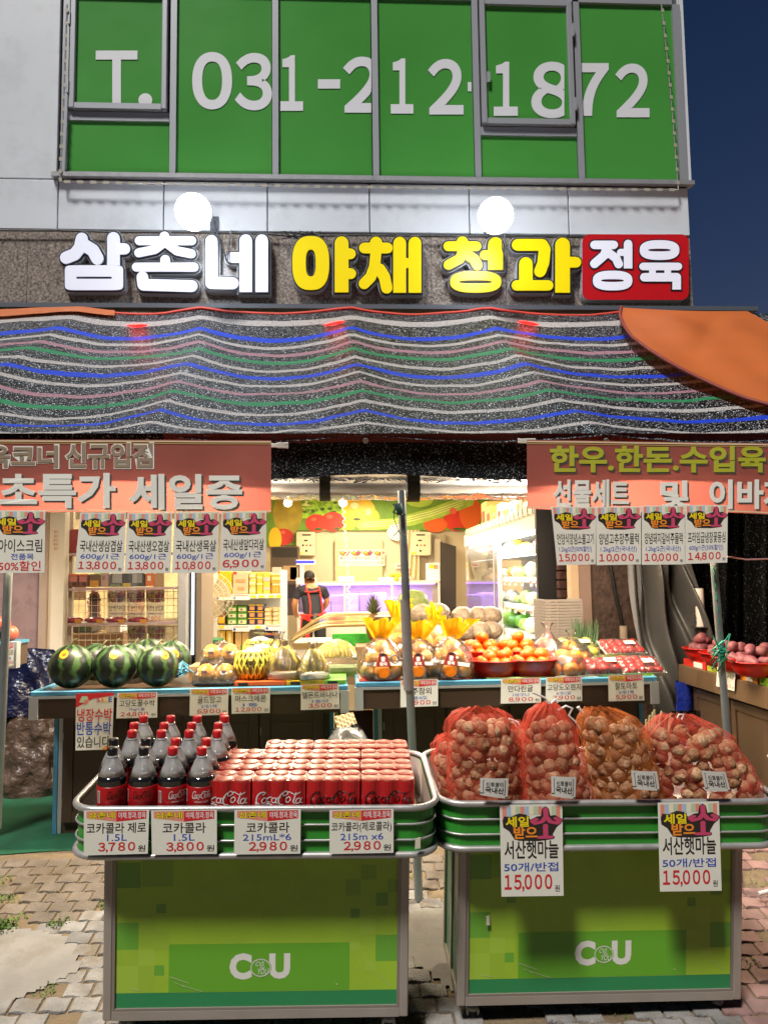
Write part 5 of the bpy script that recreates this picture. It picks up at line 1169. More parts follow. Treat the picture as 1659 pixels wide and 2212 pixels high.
# cards hung on the tray fronts
fl = lplane(ML, (0, -.0175, 0), (0, -1, 0)); fr_ = lplane(MR, (0, -.0175, 0), (0, -1, 0))
def ccard(lab, Q, a, b, c_, aw, bw_, cw=(.22, .8)):
    card('price_tag', lab, fl, Q, [(a, aw[0], .28, aw[1], .52, 1, .02), (b, bw_[0], .54, bw_[1], .69, 3, .02), (c_, cw[0], .72, cw[1], .95, 2, .03), ('원', .84, .80, .96, .94, 1, .02)], 'price tag', 'shop', 'price tags on the cola cart', .004)
ccard('price tag reading 3,780 below the black capped cola bottles', [(182, 1751), (323, 1749), (320, 1844), (182, 1848)], '코카콜라 제로', '1.5L', '3,780', (.04, .96), (.36, .67))
ccard('price tag reading 3,800 below the red capped cola bottles', [(327, 1751), (469, 1749), (469, 1844), (329, 1847)], '코카콜라', '1.5L', '3,800', (.17, .83), (.34, .66))
ccard('price tag reading 2,980 with 215mL, below the can packs lettered white', [(507, 1750), (650, 1748), (649, 1844), (506, 1846)], '코카콜라', '215mL*6', '2,980', (.18, .83), (.13, .86))
ccard('price tag reading 2,980 with zero cola in brackets, below the can packs lettered black', [(712, 1750), (850, 1747), (850, 1842), (712, 1845)], '코카콜라(제로콜라)', '215m x6', '2,980', (.03, .97), (.17, .84))
for Q, lab in (([(1079, 1739), (1214, 1737), (1217, 1935), (1083, 1937)], 'tall garlic poster reading 15,000 hung nearest the cola cart'), ([(1420, 1734), (1552, 1731), (1558, 1924), (1425, 1926)], 'tall garlic poster reading 15,000 hung below the garlic bags with dry stalks')):
    card('price_poster', lab, fr_, Q, [('서산햇마늘', .06, .39, .93, .59, 1, .04), ('50개/반접', .05, .63, .92, .73, 3, .03), ('15,000', .05, .76, .82, .95, 2, .035), ('원', .86, .88, .94, .95, 1, .015)], 'poster', 'slogan', 'garlic posters on the cart', .006)
TAPE = mat('masking_tape', '#cfc7b0', .7)
for fm_, Q, lab in ((fl, [(897, 1812), (908, 1808), (908, 1832), (896, 1834)], 'torn bit of masking tape on the cola cart tray'), (lplane(MR, (0, .098, 0), (0, -1, 0)), [(1050, 1979), (1056, 1977), (1058, 1998), (1050, 1998)], 'small bit of tape on the garlic cart front panel')):
    m_ = MB(); m_.slab(Q, fm_, 0, .0016); m_.build('tape', TAPE, label=lab, cat='tape')

# ------------------------------------------------------------------ the script lettering, drawn as brush strokes (x 0..100, y down 0..40)
def arc(cx_, cy_, rx_, ry_, a0, a1, n=9, sk=.25):
    o = []
    for i in range(n):
        a = R(a0+(a1-a0)*i/(n-1)); x = rx_*math.cos(a); y = ry_*math.sin(a); o.append((cx_+x-sk*y, cy_+y))
    return o
SCR = [(arc(15, 17, 9, 13, -50, -265, 12)+[(4, 27), (6, 33), (16, 33), (26, 31), (33, 33), (38, 36)], 1.9), (arc(20, 7, 3, 3, -90, 120, 5), 1.2), (arc(21, 23, 4.6, 6, 0, 360), 1.7), (arc(31, 23, 4.4, 6, -50, -300), 1.6), (arc(40, 23, 4.4, 6, 0, 360), 1.6), ([(46, 17), (43.5, 27), (47, 28)], 1.7), ([(48, 17), (53, 15.5)], 1.5),
       (arc(59, 18, 9, 14, -55, -285, 12), 2.0), (arc(63, 8, 5, 6, 200, -20, 6)+[(72, 6), (80, 9), (86, 8), (92, 4)], 1.5), (arc(68, 23, 4.6, 6.4, 0, 360), 1.7), ([(84, 5), (78, 26), (81, 29)], 1.8), (arc(88, 23, 4.4, 6, 0, 360), 1.6), ([(95, 17), (92, 27), (96, 28)], 1.7)]
def script(mb, x0, y0, x1, y1, fm, l, m):
    kx = (x1-x0)/100; ky = (y1-y0)/38
    for pts, r_ in SCR:
        for a, b in zip(pts, pts[1:]):
            P = capsule(a, b, r_*.62, n=4); e = rnd.random()*.0003; mb.poly([(x0+p[0]*kx, y0+p[1]*ky) for p in P], fm, l+e, m)

# ------------------------------------------------------------------ cola bottles
PET = film('clear_bottle', (1, 1, 1), .58, .07, gloss=.3); PETL = film('wet_bottle', (.5, .5, .5), .97, .06, gloss=.1); COLA = mat('dark_cola', '#0c0504', .12, spec=.6, coat=.4); CLBL = mat('bottle_label', '#a50f16', .35); CAPR = mat('red_cap', '#b3141d', .35); CAPK = mat('black_cap', '#141316', .35)
SCRW = mat('script_white', '#dcd8d4', .4); SCRK = mat('script_black', '#180a0a', .4); BARC = mat('barcode_white', '#cfcbc4', .5)
ZF = TZC-TB+.012
def bottle(lab, capm, scrm, turn, Mx, grp):
    t = thing('cola_bottle', lab, 'bottle', Mx, grp)
    m_ = MB(); m_.lathe([(.03, 0), (.045, .012), (.046, .05), (.0455, .11), (.0462, .13), (.0462, .197), (.0445, .214), (.041, .226)], 24, 1); m_.lathe([(.041, .226), (.033, .246), (.022, .27), (.0145, .284), (.0145, .297)], 24, 0); m_.build('bottle_shell', [PET, PETL], t, local=True)
    m_ = MB(); m_.lathe([(.029, .002), (.0438, .013), (.0446, .05), (.0442, .11), (.0448, .13), (.0448, .197), (.0432, .213), (.0398, .225), (.0, .225)], 24); m_.build('cola', COLA, t, local=True)
    lb = MB(); lb.lathe([(.0466, .13), (.0472, .133), (.0472, .194), (.0466, .197)], 28); lo = lb.build('label', CLBL, t, local=True)
    cyl = lambda x, y, l=0: V(((.0476+l)*math.sin(x), -(.0476+l)*math.cos(x), y+.082))
    m_ = MB(); script(m_, turn-.62, .106, turn+.75, .076, cyl, .0, 0); put(m_, 'ORIGINAL TASTE' if capm is CAPR else 'ZERO SUGAR', turn-.4, .072, turn+.5, .067, cyl, .0002, 0, .0)
    xb = turn-1.35
    for k in range(9): m_.rect(xb+k*.022, .1, xb+k*.022+.012, .066, cyl, .0003, 2)
    m_.rect(xb-.03, .102, xb+.23, .064, cyl, 0, 1); m_.build('label_print', [scrm, BARC, INK], lo, local=True)
    m_ = MB(); m_.lathe([(.0155, .288), (.0158, .29), (.0158, .308), (.0145, .311), (0, .311)], 24, fn=lambda a, z: 1+.02*(math.sin(a*24) > 0)); m_.build('cap', capm, t, local=True)
    m_ = MB(); m_.lathe([(.017, .279), (.0175, .281), (.0175, .284), (.0155, .286)], 20); m_.build('neck_ring', PET, t, local=True)
    return t
CAPS = [(248, 1613, 'k'), (315, 1613, 'k'), (377, 1613, 'r'), (440, 1612, 'r'), (251, 1594, 'k'), (319, 1595, 'k'), (381, 1597, 'r'), (447, 1597, 'r'), (286, 1581, 'r'), (349, 1581, 'r'), (408, 1582, 'r'), (468, 1583, 'r'),
        (290, 1565, 'r'), (353, 1567, 'r'), (412, 1568, 'r'), (470, 1568, 'r'), (309, 1551, 'r'), (367, 1552, 'r'), (424, 1553, 'r'), (483, 1554, 'r'), (488, 1538, 'r')]
rowsn = ['front row', 'second row', 'third row', 'fourth row', 'rear row']; coln = ['nearest the tray end', 'second from the tray end', 'third from the tray end', 'nearest the can packs']
pr_ = {}; used = []
BS = .98
for i, (px, py, c) in enumerate(CAPS):
    row = i//4; q = cloc(ML, px, py-3, ZF+.311*BS)
    y = .062+row*.0935 if row < 5 else .47
    y = max(y, .06); x = q.x
    Mx = ML @ T(x, y, ZF) @ SC(BS)
    lab = ('black capped' if c == 'k' else 'red capped')+' cola bottle in the '+(rowsn[row]+', '+coln[i % 4] if row < 5 else 'far corner behind the rear row')
    grp = 'cola bottles on the cart'
    k = (c, i % 2 if row == 0 else 0)
    if k not in pr_: pr_[k] = bottle(lab, CAPR if c == 'r' else CAPK, SCRW if c == 'r' else SCRK, .55 if not k[1] else .12, Mx, grp)
    else: dup(pr_[k], Mx, lab)
# ------------------------------------------------------------------ can six packs
CANR = mat('red_can_wrap', '#b3151a', .28, nz=(14, .12), coat=.3); CANT = mat('can_top', '#c8968a', .22, metal=.75)
WRAPT = mat('wrap_top', '#93382c', .34, spec=.35, coat=.04, bump=(40, .2, .003))
def pack(lab, scrm, sub, Mx, grp):
    t = thing('can_pack', lab, 'can pack', Mx, grp)
    for i in range(3):
        for j in range(2):
            m_ = MB(); m_.lathe([(.021, 0), (.0262, .006), (.0262, .122), (.0225, .131), (.0225, .134), (.02, .134), (.0195, .131), (0, .131)], 20, 0, T((i-1)*.0535, .0268+j*.0535, 0)); m_.build('can', CANR, t, local=True)
    prof = []
    for k in range(3):
        cx_ = (k-1)*.0535
        for s_ in range(9): a = R(180+180*s_/8); prof.append((cx_+.0275*math.cos(a), min(.009, .0268+.0275*math.sin(a)) if abs(cx_+.0275*math.cos(a)) < .079 else .0268+.0275*math.sin(a)))
    back = [(-x, .0803-(y-.0268)) for x, y in prof]; P = prof+back; n = len(P)
    m_ = MB(); m_.add([V((x, y, .004)) for x, y in P]+[V((x, y, .1325)) for x, y in P], [(i, (i+1) % n, n+(i+1) % n, n+i) for i in range(n)], 0, False)
    m_.build('wrap', CANR, t, local=True)
    m_ = MB(); m_.add([V((x, y, .1325)) for x, y in P]+[V((x*.993, .0535+(y-.0535)*.985, .1345)) for x, y in P], [(i, (i+1) % n, n+(i+1) % n, n+i) for i in range(n)]+[list(range(n, 2*n))])
    for i in range(3):
        for j in range(2): m_.lathe([(.0262, .1340), (.0245, .1362), (.0232, .1366), (.0, .1366)], 20, 0, T((i-1)*.0535, .0268+j*.0535, 0))
    m_.build('wrap_top', WRAPT, t, local=True)
    def wav(x, y, l=0):
        k = max(-1, min(1, round(x/.0535))); dx = x-k*.0535; yy = .0268-math.sqrt(max(1e-6, .0275**2-min(abs(dx), .0267)**2)); return V((x, min(yy, .009)-.0012-l, y))
    m_ = MB(); script(m_, -.074, .108, .076, .056, wav, 0, 0); put(m_, sub, -.055, .05, .055, .042, wav, .0002, 0, .0); m_.build('lettering', scrm, t, local=True)
    return t
zp = None
q0 = cloc(ML, 467, 1668, ZF+.134); q1 = cloc(ML, 877, 1668, ZF+.134)
lift = 0
def pix(P):
    d = P-V((0, 0, CAMZ)); f = d.dot(FW); return 829.5+FPX*d.dot(RT)/f, 1106-FPX*d.dot(UP)/f
za_, zb2_ = ZF, ZF+.2
for _ in range(30):
    zm_ = (za_+zb2_)/2
    if pix(ML @ V((0, .028, zm_)))[1] > 1669: za_ = zm_
    else: zb2_ = zm_
ZP = za_-.1275*1.03     # the packs stand on a low board in the tray
Lx = cloc(ML, 468, 1740, ZP+.0).x; 
x0_ = cloc(ML, 468, 1700, .74).x; x1_ = cloc(ML, 877, 1700, .74).x
m_ = MB(); m_.box((x0_, .03, ZF-.007), (x1_+.02, .53, ZP-.001)); WMl = ML
brd = MB(); brd.v = [ML @ p for p in m_.v]; brd.f = m_.f; brd.m = m_.m; brd.s = m_.s; brd.build('board', mat('plain_board', '#b59f7d', .7), label='low board under the red can packs in the tray', cat='board')
pw_ = (x1_-x0_)/4; sx_ = pw_/.163
pk = {}
for r_ in range(5):
    for c in range(4):
        if (r_ == 3 and c == 0) or r_ == 4 and c == 0: continue
        if r_ == 4: continue
        k = 'w' if c < 2 else 'k'
        Mx = ML @ T(x0_+pw_*(c+.5)+rnd.uniform(-.002, .002)+.002*r_, .028+r_*.112, ZP) @ SC(sx_, 1, 1.03) @ RZ(rnd.uniform(-.012, .012))
        lab = 'red six pack of small cans, '+['front', 'second', 'third', 'rear'][r_]+' row, '+['beside the bottles', 'second from the bottles', 'third from the bottles', 'at the tray end'][c]
        if k not in pk: pk[k] = pack(lab, SCRW if k == 'w' else SCRK, 'ORIGINAL TASTE' if k == 'w' else 'ZERO SUGAR', Mx, 'red can packs on the cart')
        else: dup(pk[k], Mx, lab)

# ------------------------------------------------------------------ garlic in red net bags
GAR = mat('garlic_skin', '#9a6c48', .7, nz=(40, .45), bump=(70, .8, .01), dirt=(38, .85, '#3f2413'))
GAR2 = mat('pale_garlic_skin', '#b88f6a', .65, nz=(40, .4), bump=(70, .7, .01), dirt=(30, .75, '#55331c'))
ROOT = mat('garlic_root', '#6b4326', .9); STALK = mat('dry_stalk', '#ae8450', .8, nz=(30, .3))
def bulb_geo(sd):
    rr = random.Random(sd); m_ = MB(); ph = rr.random()*6
    m_.ball((0, 0, 0), (.0285, .0285, .0235), 14, 9, fn=lambda d: 1+.06*math.cos(6*math.atan2(d.y, d.x)+ph)*(1-abs(d.z))+.25*max(0, d.z-.75))
    return m_
def root_geo(sd):
    rr = random.Random(sd); m_ = MB(); m_.ball((0, 0, -.019), (.0165, .0165, .006), 12, 6, fn=lambda d: 1+.25*noise.noise(d*4+V((sd, 0, 0))))
    for k in range(70):
        a = rr.random()*6.28; r_ = rr.uniform(.003, .02); p = V((r_*math.cos(a), r_*math.sin(a), -.021+.0002/r_)); d = V((math.cos(a)*.008, math.sin(a)*.008, -.007))
        q = p+d+V((rr.uniform(-.006, .006), rr.uniform(-.006, .006), 0)); s_ = V((-d.y, d.x, 0)).normalized()*.0007
        m_.add([p-s_, p+s_, q+s_*.4, q-s_*.4], [(0, 1, 2, 3)])
    return m_
def netbag_mat(nm='red_net', hx='#e6604a'):
    m = bpy.data.materials.new(nm); m.use_nodes = True; n = m.node_tree.nodes; L = m.node_tree.links; b = n['Principled BSDF']
    b.inputs['Base Color'].default_value = (*hexc(hx), 1); b.inputs['Roughness'].default_value = .55
    tl = n.new('ShaderNodeBsdfTranslucent'); tl.inputs[0].default_value = (*hexc(hx), 1); m1 = n.new('ShaderNodeMixShader'); m1.inputs[0].default_value = .3
    L.new(b.outputs[0], m1.inputs[1]); L.new(tl.outputs[0], m1.inputs[2])
    tr = n.new('ShaderNodeBsdfTransparent'); m2 = n.new('ShaderNodeMixShader')
    fr = n.new('ShaderNodeLayerWeight'); fr.inputs[0].default_value = .35
    tc = n.new('ShaderNodeTexCoord'); tx = n.new('ShaderNodeTexNoise'); tx.inputs['Scale'].default_value = 26; tx.inputs['Detail'].default_value = 5; L.new(tc.outputs['Object'], tx.inputs['Vector'])
    a = n.new('ShaderNodeMapRange'); a.inputs[1].default_value = .42; a.inputs[2].default_value = .72; a.inputs[3].default_value = .88; a.inputs[4].default_value = .56; L.new(tx.outputs['Fac'], a.inputs[0])
    s = n.new('ShaderNodeMath'); s.operation = 'MULTIPLY_ADD'; s.inputs[1].default_value = -.5; L.new(fr.outputs['Facing'], s.inputs[0]); L.new(a.outputs[0], s.inputs[2]); s.use_clamp = True
    L.new(s.outputs[0], m2.inputs[0]); L.new(m1.outputs[0], m2.inputs[1]); L.new(tr.outputs[0], m2.inputs[2]); L.new(m2.outputs[0], n['Material Output'].inputs[0]); return m
RNET = netbag_mat(); ONET = netbag_mat('orange_net', '#d87a3c')
ZG = TZC-TB+.012
def garlic_bag(lab, sil, yc, dep, nb, seed, tie=None, stalks=0, tag_q=None, wind=None):
    """sil: (py, pxleft, pxright) rows from the top down; yc, dep: centre and half depth inside the tray"""
    rr = random.Random(seed); pts = []
    for py, xl, xr in sil:
        fm = lplane(MR, (0, yc, 0), (0, -1, 0)); inv = MR.inverted(); a = inv @ fm(xl, py); b = inv @ fm(xr, py); pts.append((max(ZG, (a.z+b.z)/2), (a.x+b.x)/2, abs(b.x-a.x)/2))
    pts[-1] = (ZG, pts[-1][1], pts[-1][2]*.96)
    zt_, zb_ = pts[0][0], pts[-1][0]
    def sec(z):
        for (z1, c1, h1), (z2, c2, h2) in zip(pts, pts[1:]):
            if z1 >= z >= z2: f = (z1-z)/max(1e-6, z1-z2); return c1+(c2-c1)*f, h1+(h2-h1)*f
        return pts[-1][1:] if z < zb_ else pts[0][1:]
    hm = max(p[2] for p in pts); t = thing('garlic_bag', lab, 'garlic bag', MR @ T(pts[-1][1], yc, ZG), 'red net bags of garlic')
    o = V((pts[-1][1], yc, ZG))
    def surf(a, z, k=1.0):
        c, h = sec(z); d = dep*(h/hm)**.8; return V((c+h*k*math.cos(a), yc+d*k*math.sin(a), z))
    m_ = MB(); NU, NVv = 90, 44
    def bag(u, v):
        z = zt_+(zb_-zt_)*v; a = u*2*math.pi; p = surf(a, z, 1.0)
        n_ = noise.noise(p*15+V((seed, 0, 0)))*.013+noise.noise(p*50)*.004
        pl = .013*math.sin(a*13+seed+z*10+noise.noise(p*9)*3)*max(0, 1-v*2.1)+.004*math.sin(a*7+z*40+seed)*max(0, 1-v); c, h = sec(z)
        return p+V((math.cos(a), math.sin(a), 0))*(n_+pl)-o
    m_.grid(bag, NU, NVv); m_.build('net', ONET if stalks > 20 else RNET, t, local=True)
    # bulbs packed in rows just inside the net
    gb = [bulb_geo(seed+i) for i in range(2)]; protos = []
    z = zb_+.022; row = 0; pos = []
    while z < zt_-.04:
        c, h = sec(z); d = dep*(h/hm)**.8; n_ = max(3, int((h*2.2+d*1.2)/.05)); 
        for i in range(n_):
            a = math.pi+math.pi*(i+.5+.5*(row % 2)-.25)/n_+rr.uniform(-.06, .06); k = max(.1, 1-.031/max(.034, h)); 
            p = surf(a, z+rr.uniform(-.012, .012), k); pos.append(p)
        for i in range(max(1, n_//3)): pos.append(V((c+rr.uniform(-.5, .5)*h, yc+rr.uniform(-.3, .5)*d, z)))
        z += .037; row += 1
    rr.shuffle(pos); pos = pos[:nb]
    first_ = {}
    for i, p in enumerate(pos):
        E_ = (p-V((sec(p.z)[0], yc, p.z))); out = Matrix.Rotation(rr.uniform(-.5, 1.9), 4, 'X') @ RZ(rr.uniform(0, 6)); s_ = rr.uniform(.68, 1.0)
        k = i % 2
        if k not in first_:
            b = gb[k].build('garlic_bulb', GAR if k else GAR2, t, local=True); r_ = root_geo(seed+k).build('roots', ROOT, b, local=True); first_[k] = b
        else:
            s0 = first_[k]; b = s0.copy(); COL.objects.link(b); b.parent = t
            for ch in s0.children: c2 = ch.copy(); COL.objects.link(c2); c2.parent = b
        b.matrix_local = T(*(p-o)) @ out @ SC(s_)
    m_ = MB()
    for k in range(stalks):
        a = rr.uniform(math.pi*1.05, math.pi*1.95); z1 = zt_-rr.uniform(.02, .12); z2 = z1-rr.uniform(.06, .17); p = surf(a, z1, .7)-o; q = surf(a+rr.uniform(-.5, .5), z2, .85)-o
        m_.tube([p, (p+q)/2+V((rr.uniform(-.008, .008), 0, 0)), q], [.0045, .0055, .0075], 6)
    if stalks: m_.build('stalks', STALK, t, local=True)
    if tie:
        fm = lplane(MR, (0, yc, 0), (0, -1, 0)); inv = MR.inverted(); m_ = MB()
        for line in tie[1]:
            m_.tube([inv @ fm(x, y)-o for x, y in line], tie[0], 6)
        m_.build('tie', mat('white_tie', '#d6cfc8', .5), t, local=True)
    if tag_q:
        fm = lplane(MR, (0, yc-dep-.004, 0), (0, -1, -.06)); inv = MR.inverted(); q = quad_map(lambda x, y, l=0: inv @ fm(x, y, l)-o, tag_q); m_ = MB()
        m_.grid(lambda u, v: q(u, v, .004*math.sin(u*3.1)), 6, 4, 0); 
        ql = lambda u, v, l=0: q(u, v, l+.004*math.sin(u*3.1)+.0005)
        put(m_, '신토불이', .2, .2, .82, .44, ql, .0002, 1, .01); put(m_, '국내산', .17, .48, .85, .78, ql, .0002, 1, .02)
        for r4 in ((.1, .12, .9, .14), (.1, .82, .9, .84), (.1, .12, .12, .84), (.88, .12, .9, .84), (.0, .84, .1, .88), (.9, .92, 1, .96)): m_.rect(*r4, ql, .0002, 1)
        m_.build('tag', [mat('bag_tag_paper', '#d6d4cc', .4), INK], t, local=True)
    return t
garlic_bag('squat red net bag of garlic behind the front bag nearest the cola cart', [(1590, 955, 990), (1605, 940, 1005), (1640, 932, 1015), (1690, 940, 1020), (1740, 950, 1030)], .34, .085, 40, 51)
garlic_bag('red net bag of garlic half hidden between the first and the peaked bag', [(1560, 1085, 1125), (1600, 1075, 1150), (1650, 1080, 1150), (1740, 1080, 1150)], .36, .08, 30, 52, tie=(.0045, [[(1088, 1562), (1100, 1553), (1118, 1560), (1128, 1585), (1126, 1600)], [(1085, 1566), (1108, 1560), (1122, 1578)]]))
garlic_bag('wide red net bag of garlic nearest the cola cart, tag near its base', [(1533, 1000, 1075), (1545, 978, 1098), (1575, 966, 1112), (1610, 964, 1124), (1660, 966, 1130), (1700, 970, 1132), (1745, 972, 1128)], .125, .1, 98, 53, stalks=5, tag_q=[(1037, 1680), (1098, 1681), (1096, 1725), (1037, 1717)])
garlic_bag('tall peaked red net bag of garlic tied with white string', [(1519, 1172, 1196), (1535, 1150, 1212), (1565, 1132, 1235), (1610, 1126, 1252), (1660, 1128, 1266), (1700, 1128, 1278), (1745, 1132, 1280)], .125, .1, 98, 54, tie=(.004, [[(1185, 1520), (1178, 1508), (1165, 1502), (1150, 1496)], [(1190, 1520), (1200, 1510), (1204, 1518)], [(1205, 1535), (1222, 1525), (1236, 1530), (1228, 1545), (1243, 1560), (1252, 1575)]]), tag_q=[(1190, 1676), (1244, 1678), (1242, 1726), (1191, 1719)])
garlic_bag('orange red net bag of garlic with many dry stalks showing', [(1532, 1262, 1330), (1548, 1254, 1368), (1590, 1252, 1398), (1640, 1258, 1414), (1690, 1268, 1430), (1745, 1275, 1440)], .125, .1, 98, 55, stalks=34, tie=(.006, [[(1258, 1540), (1250, 1530), (1248, 1527)]]), tag_q=[(1362, 1664), (1418, 1666), (1424, 1708), (1367, 1704)])
garlic_bag('slumped red net bag of garlic at the end with a white looped tie', [(1545, 1440, 1490), (1560, 1408, 1530), (1590, 1390, 1575), (1640, 1398, 1612), (1690, 1412, 1640), (1745, 1425, 1655)], .13, .1, 99, 56, stalks=4, tie=(.003, [[(1462, 1552), (1466, 1543), (1476, 1543), (1472, 1554)]]), tag_q=[(1514, 1664), (1566, 1667), (1577, 1709), (1523, 1708)])
# loose scallion ends poking up behind the bags
m_ = MB(); rnd.seed(77)
for k in range(14):
    fm = lplane(MR, (0, .4, 0), (0, -1, 0)); x = rnd.choice((1262, 1390, 1400, 1420)); a = fm(x+rnd.uniform(-10, 18), 1580); b = fm(x+rnd.uniform(-16, 30), 1545+rnd.uniform(-14, 14)); a = MR @ V(((MR.inverted() @ a).x, .4, ZG)); m_.tube([a, b], [.006, .004], 6)
m_.build('garlic_stalks', mat('pale_stalk', '#b7ac78', .7, nz=(20, .2)), label='pale dry garlic stalks poking up behind the net bags', cat='stalks')
# ------------------------------------------------------------------ inside the shop
FLZ = .2
def area(name, loc, sx, sy, power, col, rot=(0, 0, 0)):
    l = bpy.data.lights.new(name, 'AREA'); l.shape = 'RECTANGLE'; l.size = sx; l.size_y = sy; l.energy = power; l.color = col
    o = bpy.data.objects.new(name, l); COL.objects.link(o); o.location = loc; o.rotation_euler = rot; return o
TUBE = mat('ceiling_tube_glow', '#ffffff', .5, emit=('#fff0d2', 14))
WARM = (1, .83, .56)
for i, (x, y, lab) in enumerate([(-.62, 8.6, 'ceiling strip lamp glowing above the yellow shelf'), (.55, 8.6, 'ceiling strip lamp glowing above the freezer'), (1.25, 7.4, 'ceiling strip lamp glowing beside the vegetable fridge'), (-2.6, 7.2, 'ceiling strip lamp glowing behind the shop window'), (.3, 11.2, 'ceiling strip lamp glowing above the meat counter'), (-.5, 6.3, 'ceiling strip lamp glowing just inside the opening')]):
    t = thing('ceiling_lamp', lab, 'lamp', T(x, y, 2.75), 'ceiling strip lamps')
    m_ = MB(); m_.box((x-.09, y-.62, 2.77), (x+.09, y+.62, 2.82)); m_.build('housing', WHT, t); m_ = MB(); m_.box((x-.06, y-.6, 2.745), (x+.06, y+.6, 2.768)); m_.build('tube', TUBE, t)
    area('ceiling_lamp_light', (x, y, 2.72), .16, 1.2, 64, WARM)
# two unseen lamps added under the canopy to brighten fruit and price tags
for i, (x, lab) in enumerate(((-.9, 'added strip lamp under the canopy above the watermelons'), (1.1, 'added strip lamp under the canopy above the mandarins'))):
    t = thing('added_canopy_lamp', lab, 'lamp', T(x, 3.92, 2.23), 'added strip lamps under the canopy'); m_ = MB(); m_.box((x-.45, 3.89, 2.26), (x+.45, 3.95, 2.3)); m_.build('housing', WHT, t); m_ = MB(); m_.tube([(x-.44, 3.92, 2.245), (x+.44, 3.92, 2.245)], .014, 10); m_.build('tube', TUBE, t)
    m_ = MB(); m_.tube([(x-.3, 3.92, 2.3), (x-.3, 3.92, 2.4)], .003, 5); m_.tube([(x+.3, 3.92, 2.3), (x+.3, 3.92, 2.4)], .003, 5); m_.build('hanger', STEEL, t)
    area('added_canopy_light', (x, 3.92, 2.22), .9, .05, 82, (1, .84, .62))

# mural of vegetables above the cold room
BW_ = 12.56; fb_ = wall(BW_)
mu = thing('vegetable_mural', 'printed mural of peppers, tomatoes, lettuce and cucumber above the cold room', 'mural', at(860, 1145, BW_))
MC = [mat('mural_green', '#6f9a2c', .5, nz=(3, .3)), mat('mural_lettuce', '#8fc02c', .5, nz=(14, .55)), mat('mural_red', '#d0301c', .4, nz=(2, .15)), mat('mural_light_red', '#e86a4a', .4), mat('mural_yellow', '#f0c81c', .4, nz=(3, .12)), mat('mural_lime', '#a9c84a', .4, nz=(6, .2)), mat('mural_pale', '#e8eaa0', .4), mat('mural_orange', '#e2631c', .4), mat('mural_melon', '#b09a2c', .45, nz=(5, .3)), mat('mural_dark', '#3d5a1c', .5)]
m_ = MB(); m_.slab([(560, 1060), (1170, 1060), (1170, 1146), (640, 1146), (640, 1178), (560, 1178)], fb_, 0, .02, 0)
m_.rect(640, 1062, 745, 1120, fb_, .022, 1)
for (cx_, cy_, rx_, ry_, k) in [(622, 1108, 32, 48, 8), (612, 1160, 24, 18, 2), (595, 1165, 14, 26, 4), (684, 1130, 24, 19, 2), (719, 1127, 26, 21, 2), (775, 1104, 36, 32, 4), (752, 1128, 18, 17, 4), (800, 1118, 20, 20, 4), (865, 1088, 34, 22, 0), (905, 1080, 30, 16, 5), (940, 1134, 26, 16, 7), (985, 1118, 28, 30, 2), (1015, 1108, 24, 36, 7), (1060, 1080, 30, 20, 0)]:
    m_.ell(cx_, cy_, rx_, ry_, fb_, .024+rnd.random()*.002, k, 24)
m_.poly([(770, 1138), (780, 1126), (850, 1120), (930, 1098), (1000, 1072), (1030, 1070), (1020, 1092), (950, 1118), (890, 1136), (820, 1144), (780, 1145)], fb_, .028, 5)
for k in range(3): m_.poly([(782, 1130+4*k), (850, 1124+5*k), (930, 1104+5*k), (1000, 1080+5*k), (1000, 1081.5+5*k), (930, 1106+5*k), (850, 1126+5*k), (782, 1131.5+4*k)], fb_, .03, 6)
for (cx_, cy_, rx_, ry_, k) in [(712, 1116, 7, 5, 3), (678, 1122, 6, 4, 3), (766, 1092, 9, 7, 6), (796, 1106, 6, 8, 6), (978, 1104, 8, 7, 3), (771, 1122, 8, 3, 9), (688, 1143, 8, 3, 9), (728, 1142, 6, 3, 9), (612, 1150, 5, 4, 3), (990, 1143, 14, 3, 9)]: m_.ell(cx_, cy_, rx_, ry_, fb_, .031, k, 14)
for k in range(60):
    cx_, cy_ = rnd.uniform(642, 745), rnd.uniform(1064, 1108); m_.ell(cx_, cy_, rnd.uniform(3, 8), rnd.uniform(2, 4), fb_, .0225+k*.00001, rnd.choice((1, 5, 6, 9, 0)), 8)
m_.build('print', MC, mu)
# cold room door, control boxes, clock, price sheet, curtain
DOOR = mat('cream_panel', '#cdbc8c', .5, nz=(1.5, .04)); m_ = MB(); m_.slab([(724, 1165), (826, 1165), (826, 1330), (724, 1330)], fb_, 0, .05, 0); m_.slab([(731, 1172), (819, 1172), (819, 1325), (731, 1325)], fb_, .05, .06, 0); m_.slab([(822, 1190), (826, 1190), (826, 1215), (822, 1215)], fb_, .06, .1, 0)
m_.build('cold_room_door', DOOR, label='cream cold room door behind the bending shopkeeper', cat='door')
for x, lab in ((662, 'cream control box on the wall above the bending shopkeeper'), (908, 'cream control box on the wall just past the centre pole')):
    t = thing('control_box', lab, 'control box', at(x, 1200, BW_)); m_ = MB(); m_.slab(rrect(x-20, 1150, x+20, 1200, 3), fb_, 0, .16); m_.build('case', mat('control_cream', '#d8cba8', .5), t)
    m_ = MB(); fx = wall(BW_-.16); m_.rect(x-9, 1154, x+10, 1157, fx, .004, 0); m_.rect(x-5, 1166, x+3, 1169, fx, .004, 0)
    for k in range(3): m_.ell(x-7+k*8, 1178, 2.2, 2.2, fx, .004, k)
    m_.ell(x, 1190, 2.5, 2.5, fx, .004, 0); m_.rect(x-18, 1193, x-9, 1197, fx, .004, 3); m_.build('buttons', [BLACK, mat('knob_orange', '#a86a3c', .5), RED, YEL], t)
